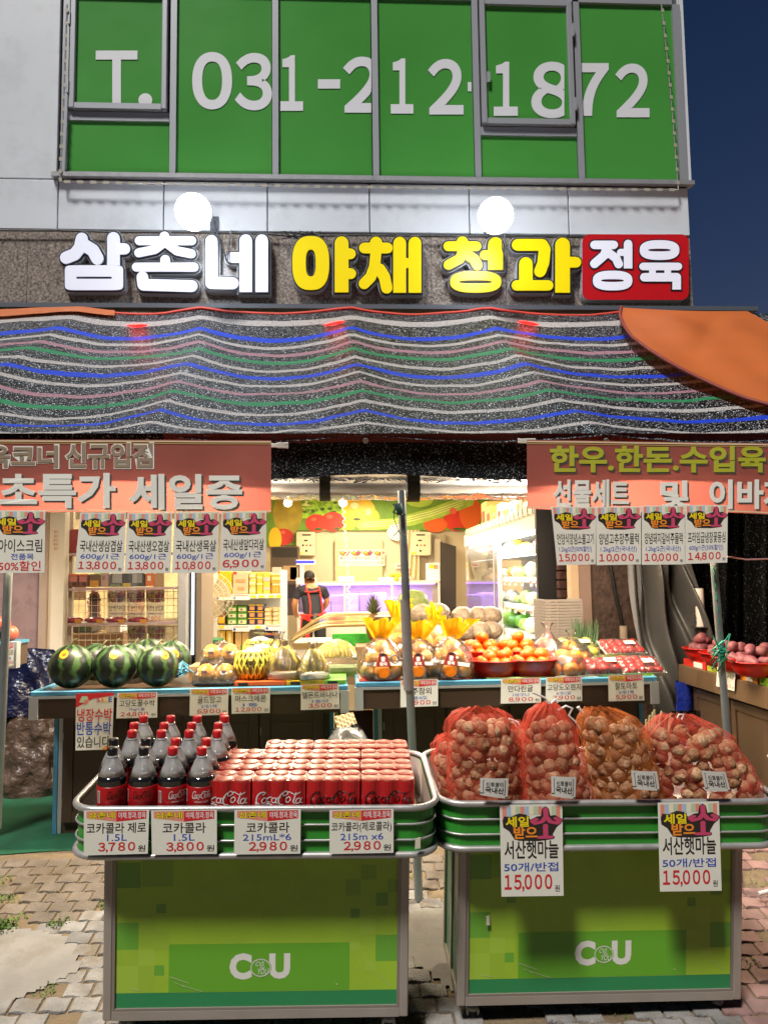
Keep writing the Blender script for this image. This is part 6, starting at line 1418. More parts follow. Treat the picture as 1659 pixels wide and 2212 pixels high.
t = thing('wall_clock', 'round white wall clock partly behind the centre pole', 'clock', at(857, 1170, BW_)); m_ = MB(); m_.slab(ringpts(857, 1150, 21, 18, 30, 2), fb_, 0, .06); m_.build('face', WHT, t); m_ = MB()
for k in range(12): a = k*.5236; m_.ell(857+16*math.sin(a), 1150-13.5*math.cos(a), 1.3, 1.3, fb_, .064, 0, 8)
m_.poly(capsule((857, 1150), (866, 1142), .9), fb_, .066, 0); m_.poly(capsule((857, 1150), (850, 1158), .9), fb_, .067, 0); m_.build('hands', INK, t)
for k in range(4):
    x = 732+k*25; card('price_sheet', 'small meat price sheet taped to the cold room door, '+['first', 'second', 'third', 'last'][k]+' of four', wall(BW_-.062), [(x, 1187), (x+24, 1187), (x+24, 1222), (x, 1222)], [(('불고기', '주물럭', '갈비', '등심')[k], .1, .42, .9, .62, 1, .03), (('15,000', '10,000', '10,000', '14,800')[k], .1, .72, .9, .93, 2, .03)], 'price sheet', 'slogan', 'price sheets on the cold room door')
m_ = MB(); m_.slab([(854, 1217), (885, 1217), (885, 1228), (854, 1228)], fb_, 0, .01, 0); m_.rect(857, 1220, 882, 1225, fb_, .013, 1); m_.build('notice', [WHT, LR], label='small white notice with a red line below the wall clock', cat='notice')
CUR = mat('cream_curtain', '#d9c9a4', .8); m_ = MB(); m_.grid(lambda u, v: at(880+26*u-20*(1-u)*v*v, 1145+125*v, BW_-.12-.03*math.sin(u*20)), 30, 8); m_.build('curtain', CUR, label='cream curtain gathered behind the centre pole', cat='curtain')
m_ = MB(); m_.slab([(925, 1155), (962, 1155), (962, 1260), (925, 1260)], fb_, 0, .05, 0); m_.slab([(937, 1165), (951, 1165), (951, 1222), (937, 1222)], fb_, .05, .07, 1); m_.build('back_door', [mat('beige_door', '#a89a80', .5), mat('pale_handle_plate', '#cbbfa6', .4)], label='beige door with a long pale plate behind the white box', cat='door')
m_ = MB(); m_.slab([(951, 1170), (985, 1180), (985, 1330), (951, 1330)], wall(12.3), -.02, 0); m_.build('dark_board', mat('dark_brown_panel', '#3b332c', .6), label='dark brown board on the wall beside the glass fronted fridge', cat='panel')

# meat counter with violet light
mc = thing('meat_counter', 'glass meat display counter lit violet inside', 'counter', at(800, 1330, 11.2)); Yc = 11.1
xl, xr = at(642, 1258, Yc).x, at(948, 1258, Yc).x; zt2 = at(800, 1256, Yc).z; zb2 = at(800, 1322, Yc).z
m_ = MB(); m_.box((xl, Yc, zt2-.03), (xr, Yc+.85, zt2)); m_.box((xl, Yc, FLZ), (xr, Yc+.85, zb2)); m_.box((xl, Yc+.8, zb2), (xr, Yc+.85, zt2-.03))
for k in range(4):
    xx = xl+(xr-xl)*k/3; m_.box((xx-.015, Yc+.002, zb2), (xx+.015, Yc+.03, zt2-.03))
m_.build('body', mat('counter_white', '#cfc8c0', .35), mc)
VIO = mat('violet_lamp_glow', '#d8c8ff', .5, emit=('#a070ff', 4.0)); m_ = MB(); m_.box((xl+.05, Yc+.06, zt2-.055), (xr-.05, Yc+.1, zt2-.031)); m_.build('violet_tube', VIO, mc)
area('meat_counter_light', ((xl+xr)/2, Yc+.3, zt2-.08), (xr-xl)*.9, .3, 34, (.62, .42, 1))
m_ = MB(); rnd.seed(6)
for k in range(9): xx = xl+.08+(xr-xl-.2)*k/9; m_.box((xx, Yc+.2+.1*rnd.random(), zb2), (xx+.19, Yc+.6, zb2+rnd.uniform(.12, .3)), bev=.01)
m_.build('inner_case', mat('lilac_plastic', '#b9a6d8', .4, island=.3), mc)
m_ = MB(); m_.box((xl+.02, Yc+.004, zb2), (xr-.02, Yc+.008, zt2-.03)); m_.build('front_glass', film('counter_glass', (1, 1, 1), .97, .03, gloss=.1), mc)
def sbox(name, lab, cat, x0, y0, x1, y1, Y, d, mts, group=None, bands=None):
    fm = wall(Y); m_ = MB(); a = fm(x0, y1); b = fm(x1, y0); m_.box((a.x, Y, a.z), (b.x, Y+d, b.z), bev=min(.006, (b.x-a.x)*.1))
    for q in (bands or []): m_.rect(x0+(x1-x0)*q[0], y0+(y1-y0)*q[1], x0+(x1-x0)*q[2], y0+(y1-y0)*q[3], fm, .002, q[4])
    return m_.build(name, mts, label=lab, cat=cat, group=group)
sbox('white_box', 'tall white box with a fruit print on the meat counter', 'box', 924, 1216, 950, 1256, 11.25, .22, [WHT, YEL, LR], None, [(.1, .08, .55, .3, 1), (.5, .1, .85, .34, 2)])
for x, w_, h, lab in ((731, 34, 12, 'white stack of trays on the meat counter near the shopkeeper'), (818, 44, 10, 'white tray on the meat counter by the hanging spiral')): sbox('tray_stack', lab, 'trays', x, 1257-h, x+w_, 1257, 11.3, .3, [WHT])
m_ = MB(); c = at(857, 1250, 11.3)
for k in range(7): m_.ball(c+V((rnd.uniform(-.09, .09), rnd.uniform(-.05, .05), rnd.uniform(-.02, .06))), .035, 10, 6)
m_.build('yellow_fruit', mat('small_yellow_fruit', '#e0b01a', .4), label='small pile of yellow fruit on the meat counter beside the pole', cat='fruit')
m_ = MB(); m_.lathe([(.0, 0), (.13, 0), (.11, .06), (.02, .13), (.05, .15), (.06, .19), (0, .19)], 14, 0, T(*at(876, 1257, 11.3)), fn=lambda a, z: 1+.12*math.sin(a*5+z*40)); m_.build('plastic_bag', mat('pale_bag', '#dcc7b0', .4), label='knotted pale plastic bag on the meat counter beside the pole', cat='bag')
# scale with the blue display and white machine
t = thing('weighing_scale', 'white counter scale with a long blue display above the shopkeeper', 'scale', at(672, 1262, 11.0)); m_ = MB(); fs2 = wall(11.0)
m_.slab([(640, 1209), (681, 1209), (681, 1220), (640, 1220)], fs2, -.1, 0); m_.slab([(648, 1220), (657, 1220), (657, 1250), (648, 1250)], fs2, -.06, -.02); m_.slab([(640, 1248), (682, 1248), (682, 1262), (640, 1262)], fs2, -.35, 0); m_.build('body', WHT, t)
m_ = MB(); m_.rect(640, 1211, 679, 1217, fs2, .003); m_.build('display', mat('blue_display_glow', '#1c24a0', .4, emit=('#3036ff', 1.2)), t)

# spiral ribbon hanging from the ceiling and two bulbs
m_ = MB(); a = at(741, 1088, 9.5); b = at(757, 1350, 9.5); n = 150
m_.tube([a+(b-a)*(i/n)+V((.018*math.sin(i*.75), .018*math.cos(i*.75), 0)) for i in range(n+1)], .006, 5); m_.build('spiral_ribbon', mat('cream_ribbon', '#e6d8ae', .5), label='twisted cream ribbon hanging from the ceiling near the shopkeeper', cat='ribbon')
for px, lab in ((622, 'bare white bulb hanging near the melon of the mural'), (741, 'bare white bulb above the twisted ribbon')):
    t = thing('hanging_bulb', lab, 'lamp', at(px, 1092, 9.4)); c = at(px, 1086, 9.4); m_ = MB(); m_.ball(c, .05, 14, 10); m_.build('bulb', mat('bulb_glow', '#ffffff', .5, emit=('#fff6e0', 10)), t); m_ = MB(); m_.tube([c+V((0, 0, .04)), V((c.x, c.y, 2.81))], .008, 6); m_.build('cord', WHT, t)

# ------------------------------------------------------------------ shopkeeper seen from behind, bending to the counter
def skin_mesh(name, verts, edges, mats, parent, root=0, sub=2):
    me = bpy.data.meshes.new(name); me.from_pydata([v[0] for v in verts], [], []); me.edges.add(len(edges))
    for e, (a, b) in zip(me.edges, edges): e.vertices = (a, b)
    o = bpy.data.objects.new(name, me); COL.objects.link(o); md = o.modifiers.new('s', 'SKIN')
    for i, v in enumerate(verts): sk = me.skin_vertices[0].data[i]; sk.radius = v[1] if isinstance(v[1], tuple) else (v[1], v[1]); sk.use_root = (i == root)
    md.use_smooth_shade = True; o.modifiers.new('u', 'SUBSURF').levels = sub; o.modifiers['u'].render_levels = sub
    dg = bpy.context.evaluated_depsgraph_get(); ev = o.evaluated_get(dg); m2 = bpy.data.meshes.new_from_object(ev); bpy.data.objects.remove(o); m2.materials.clear(); m2.materials.append(mats)
    for p in m2.polygons: p.use_smooth = True
    o2 = bpy.data.objects.new(name, m2); COL.objects.link(o2); o2.parent = parent; WM[o2.name] = WM[parent.name]; return o2
Yp = 10.15; pc = at(677, 1300, Yp)
pe = thing('person', 'shopkeeper with short dark hair, dark T-shirt and red apron straps bending over the counter', 'person', T(pc.x, Yp, FLZ) @ RZ(.22) @ SC(.84))
# body (z up, +y away from the viewer = forward of the person)
B = [((0, 0, .9), (.15, .11)), ((0, .04, 1.08), (.145, .105)), ((0, .12, 1.26), (.175, .115)), ((0, .17, 1.36), (.12, .09)), ((-.005, .215, 1.44), (.058, .06)), ((-.015, .25, 1.505), (.076, .088)), ((-.018, .265, 1.58), (.068, .084)),
     ((-.19, .15, 1.345), .062), ((-.265, .2, 1.14), .05), ((-.225, .36, .98), .04), ((-.19, .43, .95), (.03, .042)), ((.19, .15, 1.345), .062), ((.27, .22, 1.15), .05), ((.21, .4, 1.02), .04), ((.17, .47, 1.0), (.03, .042)),
     ((-.1, 0, .82), .1), ((-.11, .02, .48), .068), ((-.12, -.02, .08), .05), ((-.12, .1, .04), (.045, .035)), ((.1, 0, .82), .1), ((.12, .02, .48), .068), ((.13, -.02, .08), .05), ((.13, .1, .04), (.045, .035))]
Eg = [(0, 1), (1, 2), (2, 3), (3, 4), (4, 5), (5, 6), (3, 7), (7, 8), (8, 9), (9, 10), (3, 11), (11, 12), (12, 13), (13, 14), (0, 15), (15, 16), (16, 17), (17, 18), (0, 19), (19, 20), (20, 21), (21, 22)]
SKIN = mat('skin_tone', '#b07a55', .5); body = skin_mesh('body', B, Eg, SKIN, pe)
for bx, by, bz, s_ in ((-.19, .43, .95, -1), (.17, .47, 1.0, 1)):      # fingers
    for k in range(5):
        a = (-.02+.013*k)*-s_; L_ = (.05, .075, .08, .075, .06)[k]; p = V((bx+a, by+.03, bz)); q = p+V((a*.4+(s_*-.02 if k == 0 else 0), L_*.6, -.015)); r_ = q+V((0, L_*.35, -.03))
        skin_mesh('finger', [(tuple(p), .011), (tuple(q), .009), (tuple(r_), .007)], [(0, 1), (1, 2)], SKIN, pe, 0, 1)
m_ = MB()
for s_ in (-1, 1): m_.ball((-.017+s_*.078, .26, 1.53), (.012, .022, .033), 8, 6)
m_.ball((-.02, .352, 1.53), (.016, .022, .026), 8, 6); m_.build('ear', SKIN, pe, local=True)
m_ = MB(); m_.ball((-.018, .252, 1.572), (.087, .1, .088), 20, 12, fn=lambda d: 1 if (d.z > -.55 and d.y < .55) else .8); m_.build('hair', mat('dark_hair', '#1c1512', .7, nz=(60, .3)), pe, local=True)
SHIRT = mat('dark_tshirt', '#22232c', .85, nz=(12, .2)); SB_ = [((0, -.01, .80), (.178, .138)), ((0, .04, 1.08), (.162, .122)), ((0, .12, 1.26), (.192, .132)), ((0, .165, 1.355), (.134, .104)), ((-.003, .195, 1.40), (.075, .075)), ((-.19, .15, 1.345), .076), ((-.25, .185, 1.2), .066), ((.19, .15, 1.345), .076), ((.252, .2, 1.21), .066)]
skin_mesh('tshirt', SB_, [(0, 1), (1, 2), (2, 3), (3, 4), (3, 5), (5, 6), (3, 7), (7, 8)], SHIRT, pe)
skin_mesh('trousers', [((0, .01, .97), (.165, .125)), ((-.1, 0, .8), .115), ((-.11, .02, .48), .085), ((-.12, -.02, .12), .07), ((.1, 0, .8), .115), ((.12, .02, .48), .085), ((.13, -.02, .12), .07)], [(0, 1), (1, 2), (2, 3), (0, 4), (4, 5), (5, 6)], mat('dark_trousers', '#1b1b20', .85), pe)
APR = mat('red_apron', '#c8241c', .7); m_ = MB()
m_.tube([(-.1, .18, 1.42), (-.1, .05, 1.38), (-.07, -.035, 1.24), (-.06, -.085, 1.1), (-.075, -.125, .95)], .014, 6); m_.tube([(.1, .18, 1.42), (.1, .05, 1.38), (.12, -.01, 1.24), (.13, -.07, 1.08), (.12, -.11, .96)], .014, 6)
m_.tube([(-.13, .0, 1.33), (-.06, -.022, 1.32), (.03, -.025, 1.33), (.11, .0, 1.35)], .012, 6); m_.tube([(-.2, .03, .97), (-.08, -.12, .96), (.08, -.12, .97), (.2, .04, 1.0)], .015, 6)
m_.grid(lambda u, v: V((-.2-.03*v+.13*u*(1), -.03+.02*math.sin(u*4)-.1*u, .97-.55*v)), 8, 8); m_.build('apron', APR, pe, local=True)
m_ = MB(); m_.box((-.03, -.15, .91), (.035, -.12, .99), bev=.006); m_.build('clip', mat('grey_clip', '#4b4744', .6), pe, local=True)

# ------------------------------------------------------------------ vegetable fridge along the side wall
WM_ = mat('fridge_white', '#d8d8d4', .35); FY0, FY1, FX = 6.0, 9.7, 1.52
vf = thing('vegetable_fridge', 'open white vegetable fridge with lit shelves along the side wall', 'fridge', T(1.9, 7.8, FLZ))
m_ = MB(); m_.box((FX+.72, FY0, FLZ), (2.38, FY1, 1.9)); m_.box((FX, FY0, 1.86), (FX+.72, FY1, 2.0)); m_.box((FX, FY0, FLZ), (FX+.72, FY1, .75)); m_.build('body', WM_, vf)
m_ = MB(); m_.box((FX-.02, FY0-.06, FLZ), (2.3, FY0-.01, 2.75)); m_.build('end_panel', mat('dark_end_panel', '#1c1d21', .4), vf)
for k, z in enumerate((.95, 1.2, 1.45, 1.68)): m_ = MB(); m_.box((FX+.06+.0*k, FY0, z), (FX+.715, FY1, z+.018)); m_.box((FX+.05, FY0, z-.012), (FX+.058, FY1, z+.03)); m_.build('shelf', WM_, vf)
FT = mat('fridge_tube_glow', '#ffffff', .5, emit=('#f2fbff', 14)); m_ = MB(); m_.box((FX+.03, FY0+.1, 1.835), (FX+.07, FY1-.1, 1.858))
for z in (.95, 1.2, 1.45, 1.68): m_.box((FX+.08, FY0+.1, z-.014), (FX+.095, FY1-.1, z-.001))
m_.build('shelf_tube', FT, vf)
area('fridge_light', (FX+.1, 7.85, 1.8), .1, 3.4, 65, (.95, 1, 1), (0, R(35), 0))
for y in (7.55, 7.75): m_ = MB(); m_.box((FX-.01, y, .7), (FX+.03, y+.035, 1.86)); m_.build('mullion', ALU, vf)
m_ = MB(); m_.box((FX-.005, 7.6, .75), (FX+.003, 9.6, 1.86)); m_.build('sliding_glass', film('fridge_glass', (1, 1, 1), .95, .03, gloss=.15), vf)
VEG = [mat('veg_pack_%d' % i, c, .45, nz=(16, .3)) for i, c in enumerate(('#d9dcd2', '#8fb84c', '#b9d48a', '#d4d8c8', '#4f8a2c', '#c23a2c', '#e0ddd0', '#d8b04a'))]
proto_v = []
for i, vm in enumerate(VEG):
    m_ = MB(); m_.ball((0, 0, .06), (.075, .085, .062), 12, 8, fn=lambda d, i=i: 1+.18*noise.noise(V((d.x*2.4+i*7, d.y*2.4, d.z*2.4)))); proto_v.append(m_)
NM = ['white vegetable pack', 'green vegetable pack', 'pale green vegetable pack', 'cream vegetable pack', 'dark green vegetable pack', 'red vegetable pack', 'off white vegetable pack', 'yellow vegetable pack']
shn = {.95: 'lowest', 1.2: 'second', 1.45: 'third', 1.68: 'top', .75: 'bottom'}; seen = {}
rnd.seed(15)
for z in (.75, .95, 1.2, 1.45, 1.68):
    y = FY0+.1
    while y < 9.5:
        i = rnd.choice((0, 1, 2, 2, 3, 4, 6, 0, 1)) if z < 1.4 else rnd.choice((0, 3, 6, 5, 0, 7, 2)); s_ = rnd.uniform(.8, 1.15)*(1.2 if z < 1 else .95)
        Mx = T(FX+.22+rnd.uniform(-.05, .05), y, z+.02) @ SC(s_, s_, s_*rnd.uniform(.8, 1.25)) @ RZ(rnd.random()*6)
        lab = NM[i]+' on the '+shn[z]+' shelf of the fridge'
        if i not in seen: o = proto_v[i].build('vegetable_pack', VEG[i], local=True); seen[i] = o
        else: o = seen[i].copy(); COL.objects.link(o)
        o.matrix_world = Mx; tag(o, lab, 'vegetables', NM[i]+'s on the '+shn[z]+' fridge shelf'); y += .165*s_+.02
rnd.seed(4)
for z in (.95, 1.2, 1.45):
    for k in range(12):
        y = FY0+.15+k*.27+rnd.uniform(-.05, .05); m_ = MB(); m_.box((FX+.042, y, z-.05), (FX+.045, y+.09, z+.02), 0); m_.box((FX+.0395, y+.01, z-.03), (FX+.0418, y+.08, z-.005), 1); m_.build('shelf_label', [WHT, LR], vf)
m_ = MB(); m_.box((FX+.06, 6.05, 2.0), (FX+.1, 9.6, 2.045)); m_.build('top_rail', ALU, vf)
# cartons and packs standing on the fridge
GP = [('#e0d8c0', '#2c50a8'), ('#c8a05c', '#8a5a2c'), ('#e6dcc4', '#c02c2c'), ('#d0b070', '#6a4a2c'), ('#e8dfcc', '#3058b0'), ('#d8a838', '#7a3c1c'), ('#dcd0b8', '#b83030'), ('#c89850', '#5a3a20'), ('#d09a58', '#b03820'), ('#cfa05a', '#b03820')]
for k, (c1, c2) in enumerate(GP):
    y = 6.08+k*.3; h = .2+.05*math.sin(k*2.3)+(.1 if k > 7 else 0); d = .24 if k < 8 else .27
    m_ = MB(); m_.box((FX+.11, y, 2.0), (FX+.4, y+d, 2.0+h), bev=.006); m_.box((FX+.107, y+.05, 2.0+h*.3), (FX+.1095, y+d-.05, 2.0+h*.7), 1)
    m_.build('carton', [mat('carton_a%d' % k, c1, .6), mat('carton_b%d' % k, c2, .6)], label='carton standing on the vegetable fridge, number %s from the street end, %s' % (['one', 'two', 'three', 'four', 'five', 'six', 'seven', 'eight', 'nine', 'ten'][k], ['cream and blue', 'tan and brown', 'cream and red', 'straw and brown', 'pale and blue', 'mustard and brown', 'beige and red', 'ochre and brown', 'brown and red', 'brown and rust'][k]), cat='carton')
cd = MB(); cd.box((FX-.02, FY0+.0, 2.005), (FX-.005, 9.5, 2.045)); 
for k in range(20): cd.box((FX-.026, FY0+.05+k*.17, 1.985), (FX-.0215, FY0+.05+k*.17+.09, 2.06), 1)
cd.build('label_rail', [ALU, mat('paper_flag', '#e0cfa8', .6)], vf)

# ------------------------------------------------------------------ freezer with curved lid, green mat
fz_ = thing('chest_freezer', 'low chest freezer with a curved glass lid behind the bananas', 'freezer', at(700, 1420, 6.6)); Yf = 6.5
xa, xb = at(628, 1380, Yf).x, at(815, 1380, Yf).x; za = at(700, 1385, Yf).z; zbk = at(700, 1338, Yf).z
m_ = MB(); m_.box((xa, Yf, FLZ), (xb, Yf+.8, za-.03), bev=.02); m_.build('body', mat('freezer_body', '#c8c0ae', .4), fz_)
def lid(u, v): return V((xa+(xb-xa)*(v), Yf+.02+.74*u, za+(zbk-za)*math.sin(min(1, v*2.1+.0)*math.pi/2)*(.7+.3*u)))
m_ = MB(); m_.grid(lid, 10, 20); m_.build('glass_lid', film('freezer_glass', (.9, .88, .8), .7, .08, gloss=.5), fz_)
for u_, r_ in ((0, .014), (.33, .01), (1, .014)): m_ = MB(); m_.tube([lid(u_, i/20) for i in range(21)], r_, 8); m_.build('lid_rail', mat('bronze_rail', '#a08a5a', .35, metal=.5), fz_)
m_ = MB(); m_.box((xa, Yf-.012, za-.06), (xb, Yf-.001, za-.012)); m_.build('front_rail', mat('bronze_rail', '#a08a5a', .35, metal=.5), fz_)
m_ = MB(); ga, gb_ = at(718, 1405, 5.6), at(800, 1395, 5.6); m_.box((ga.x, 5.6, 1.0), (gb_.x+.1, 5.66, 1.09)); m_.build('green_mat', mat('bright_green_mat', '#3fae3a', .8, nz=(60, .3), bump=(150, .8, .01)), label='bright green grass mat edge between the bananas and the yellow topped bags', cat='mat')
sbox('mat_shelf', 'low wooden stand holding the bright green mat', 'stand', 700, 1408, 812, 1480, 5.62, .5, [mat('plain_card', '#9a7a55', .8)])

# ------------------------------------------------------------------ produce behind the citrus bags: pineapple, cabbages, garlic nets
pst = sbox('wooden_stand', 'wooden stand carrying the pineapple, cabbages and brown nets behind the fruit tables', 'stand', 770, 1392, 1060, 1540, 5.3, .5, [mat('stand_wood', '#8a6a45', .6, nz=(6, .2))]); stz = at(800, 1391, 5.3).z+.001
def onstand(px, Y=5.5): p = at(px, 1380, Y); return V((p.x, Y, stz))
p = onstand(808); t = thing('pineapple', 'whole pineapple with a spiky crown standing behind the fruit bags', 'pineapple', T(*p)); m_ = MB(); m_.ball(p+V((0, 0, .1)), (.058, .058, .1), 20, 14, fn=lambda d: 1+.05*math.sin(math.atan2(d.y, d.x)*9+d.z*9)*math.sin(d.z*16)); m_.build('fruit', mat('pineapple_skin', '#7a5a2c', .6, nz=(40, .4), bump=(50, .8, .01)), t); m_ = MB()
for k in range(46):
    a = k*2.4; l = .06+.08*(k/46); e = .35+1.1*(k/46); o = p+V((0, 0, .19+.02*k/46)); d = V((math.cos(a)*math.cos(e), math.sin(a)*math.cos(e), math.sin(e))); s_ = V((-math.sin(a), math.cos(a), 0))*.009; m_.add([o-s_, o+s_, o+d*l*.6+s_*.7+V((0, 0, .01)), o+d*l, o+d*l*.6-s_*.7+V((0, 0, .01))], [(0, 1, 2, 3, 4)])
m_.build('crown', mat('pineapple_leaf', '#5a6238', .6, nz=(20, .3)), t)
CAB = mat('cabbage_leaf', '#8d9a52', .5, nz=(7, .3), bump=(14, .6, .02))
for px, dz, r_, lab, w_ in ((893, .17, .105, 'green cabbage resting on top of another behind the pole', CAB), (890, 0, .105, 'green cabbage under the topmost one behind the pole', CAB), (865, 0, .085, 'whitish cabbage beside the pole', mat('pale_cabbage', '#cfd3b4', .5, nz=(7, .2), bump=(14, .6, .02)))):
    p = onstand(px, 5.55 if px > 880 else 5.42); t = thing('cabbage', lab, 'cabbage', T(*p)); m_ = MB(); m_.ball(p+V((0, 0, r_*.9+dz)), (r_, r_, r_*.9), 20, 14, fn=lambda d: 1+.03*math.sin(math.atan2(d.y, d.x)*5+d.z*3)); m_.build('head', w_, t); m_ = MB()
    for k in range(7):
        a = k*.9+px; m_.grid(lambda u, v: p+V((0, 0, r_*.9+dz))+V((math.cos(a+(u-.5)*1.3)*math.cos(-.7+1.7*v), math.sin(a+(u-.5)*1.3)*math.cos(-.7+1.7*v), math.sin(-.7+1.7*v)*.9))*r_*(1.04+.05*v+.02*math.sin(u*14)), 8, 6)
    m_.build('outer_leaf', w_, t)
for k in range(4): p = onstand(829, 5.38); m_ = MB(); z = p.z+k*.047; m_.lathe([(.045, 0), (.058, .036), (0, .036)], 16, 0, T(p.x, p.y, z)); m_.lathe([(.061, .036), (.061, .044), (0, .044)], 16, 1, T(p.x, p.y, z)); m_.build('tub', [mat('brown_paste', '#5a4436', .5), mat('tub_lid', '#d8cdb8', .4)], label='round tub of brown paste, '+['lowest', 'second from below', 'third from below', 'topmost'][k]+' in the stack by the pineapple', cat='tub', group='stacked tubs by the pineapple')
sbox('orange_jar', 'orange labelled jar beside the stacked tubs', 'jar', 845, 1332, 862, 1378, 5.36, .08, [mat('jar_orange', '#b8622c', .5), WHT, BLACK], None, [(0, 0, 1, .22, 1), (.2, .45, .8, .6, 2)])
NETB = mat('brown_net_pack', '#a8947e', .45, nz=(22, .45), bump=(26, .9, .02))
for i, (px, dz, Y) in enumerate(((912, .0, 5.4), (912, .13, 5.42), (948, .13, 5.5), (975, .0, 5.5), (1000, .1, 5.52), (1035, .1, 5.55), (1060, .1, 5.55), (1000, .0, 5.38), (1035, 0, 5.4), (1060, 0, 5.45))):
    p = onstand(px, Y); m_ = MB(); m_.ball(p+V((0, 0, .065+dz)), (.085, .08, .068), 16, 10, fn=lambda d, i=i: 1+.09*noise.noise(V((d.x*5+i*3, d.y*5, d.z*5)))); m_.build('onion_net', NETB, label='brown net pack of bulbs, '+['lower one right behind the pole', 'upper one right behind the pole', 'upper one next to the pole pair', 'low one in the middle of the heap', 'upper one in the middle of the heap', 'upper one near the fridge', 'topmost by the fridge glass', 'lower one behind the yellow bag tops', 'lower one behind the mandarins', 'lower one nearest the fridge'][i], cat='net pack', group='brown net packs behind the fruit bags')

# ------------------------------------------------------------------ yellow goods shelf and fan
gs = thing('goods_shelf', 'white metal shelf unit packed with yellow and green goods beside the fan', 'shelf', at(540, 1420, 7.2)); Ys = 7.1
xa, xb = at(462, 1300, Ys).x, at(613, 1300, Ys).x; m_ = MB()
for x in (xa, xb-.03): m_.box((x, Ys, FLZ), (x+.03, Ys+.03, at(500, 1232, Ys).z)); m_.box((x, Ys+.42, FLZ), (x+.03, Ys+.45, at(500, 1232, Ys).z))
m_.box((xa+.03, Ys+.43, FLZ), (xb-.03, Ys+.44, at(500, 1240, Ys).z)); m_.build('upright', WM_, gs); shz = []
for y in (1284, 1351, 1415): z = at(500, y, Ys).z; shz.append(z); m_ = MB(); m_.box((xa+.03, Ys+.002, z-.04), (xb-.03, Ys+.43, z)); m_.build('shelf', WM_, gs)
for (x0_, x1_, y0_) in ((467, 502, 1284), (502, 540, 1284), (503, 540, 1352), (573, 610, 1350)): m_ = MB(); m_.rect(x0_, y0_, x1_, y0_+12, wall(Ys), .008, 0); m_.rect(x0_+2, y0_+1, x1_-2, y0_+3, wall(Ys), .01, 1); m_.rect(x0_+2, y0_+5, x0_+7, y0_+10, wall(Ys), .01, 2); m_.build('shelf_tag', [WHT, LR, BLUE], gs)
for x0_ in (542, 560, 580, 596, 473, 552): m_ = MB(); m_.rect(x0_, 1286 if x0_ > 541 and x0_ != 552 else 1352, x0_+12, 1291 if x0_ > 541 and x0_ != 552 else 1357, wall(Ys), .006, 0); m_.build('shelf_tag', YEL, gs)
def good(x0, y0, x1, y1, cols, lab, bands=None, g=None): sbox('goods_box', lab, 'goods', x0, y0, x1, y1, Ys+.04, .25, [mat('good_'+c[1:], c, .45) for c in cols], g, bands)
good(466, 1234, 501, 1283, ['#d8a814', '#b08018', '#c03020'], 'yellow gift box on the upper shelf next to the fan', [(.3, .7, .75, .85, 1), (.05, .02, .25, .14, 2)])
good(503, 1234, 537, 1283, ['#d0a888', '#c08858', '#c03020'], 'pinkish gift box on the upper shelf beside the yellow one', [(.2, .35, .8, .5, 1), (.3, .7, .75, .85, 1), (.05, .02, .25, .14, 2)])
for k in range(3): good(539, 1236+k*16, 553, 1251+k*16, ['#c8b24a', '#e8dca0'], 'gold lidded can, '+['top', 'middle', 'lowest'][k]+' of its stack on the upper shelf', [(.1, .3, .9, .7, 1)], 'gold cans on the upper shelf')
good(555, 1236, 568, 1283, ['#c0a82c', '#d8cc88'], 'tall olive yellow pack on the upper shelf', [(0, .2, 1, .28, 1), (0, .5, 1, .58, 1)]); good(569, 1236, 584, 1283, ['#c8b040', '#c8a8b0'], 'tall yellow pack with a pink band on the upper shelf', [(0, .25, 1, .4, 1), (0, .7, 1, .8, 1)])
good(586, 1240, 608, 1261, ['#d8902c', '#e8c080'], 'orange bag resting on another on the upper shelf', [(.1, .3, .9, .6, 1)]); good(586, 1263, 606, 1283, ['#e07c10', '#f0b060'], 'bright orange pack on the upper shelf', [(.3, .2, .4, .8, 1), (.6, .2, .7, .8, 1)])
for c_ in range(2):
    for k in range(3): good(491+c_*22, 1309+k*13.6, 512+c_*22, 1322+k*13.6, ['#4f8a26', '#d8cfa8', '#6a3020'], 'green tub, '+['top', 'middle', 'lowest'][k]+' of the stack '+('nearer the fan' if c_ == 0 else 'beside the navy tins'), [(.15, .3, .9, .85, 1), (.3, .45, .55, .7, 2)], 'green tubs on the middle shelf')
    for k in range(3): good(536+c_*17.5, 1306+k*14.5, 552.5+c_*17.5, 1320+k*14.5, ['#26304f', '#e08850', '#e0b81c'], 'navy tin with an orange print, '+['top', 'middle', 'lowest'][k]+' of the stack '+('beside the green tubs' if c_ == 0 else 'beside the cream boxes'), [(0, 0, 1, .14, 2), (.25, .3, .85, .85, 1)], 'navy tins on the middle shelf')
    for k in range(4): good(571.5+c_*17.5, 1313+k*9.4, 588+c_*17.5, 1322+k*9.4, ['#cfae78', '#e0cfa4'], 'cream box, '+['top', 'second', 'third', 'lowest'][k]+' of the stack '+('beside the navy tins' if c_ == 0 else 'at the shelf end'), [(.1, .3, .7, .7, 1)], 'cream boxes on the middle shelf')
good(471, 1325, 487, 1350, ['#7a4a20', '#e0b01a'], 'brown pack with a yellow drop on the middle shelf', [(.1, .3, .9, .85, 1)])
for k in range(2): good(472+k*17, 1362, 487+k*17, 1414, ['#d8b03c', '#c8602c', '#e8dca8'], 'tall yellow pack on the lower shelf, '+('next to the red basket' if k == 0 else 'beside the green striped packs'), [(.3, .1, .7, .6, 2), (.2, .75, .8, .92, 1)])
for k in range(2): good(508+k*15, 1364, 522+k*15, 1414, ['#cfae70', '#5a8a34'], 'tan pack with green edges on the lower shelf, '+('beside the tall yellow packs' if k == 0 else 'second of the pair'), [(0, .6, .14, 1, 1), (.86, .6, 1, 1, 1)])
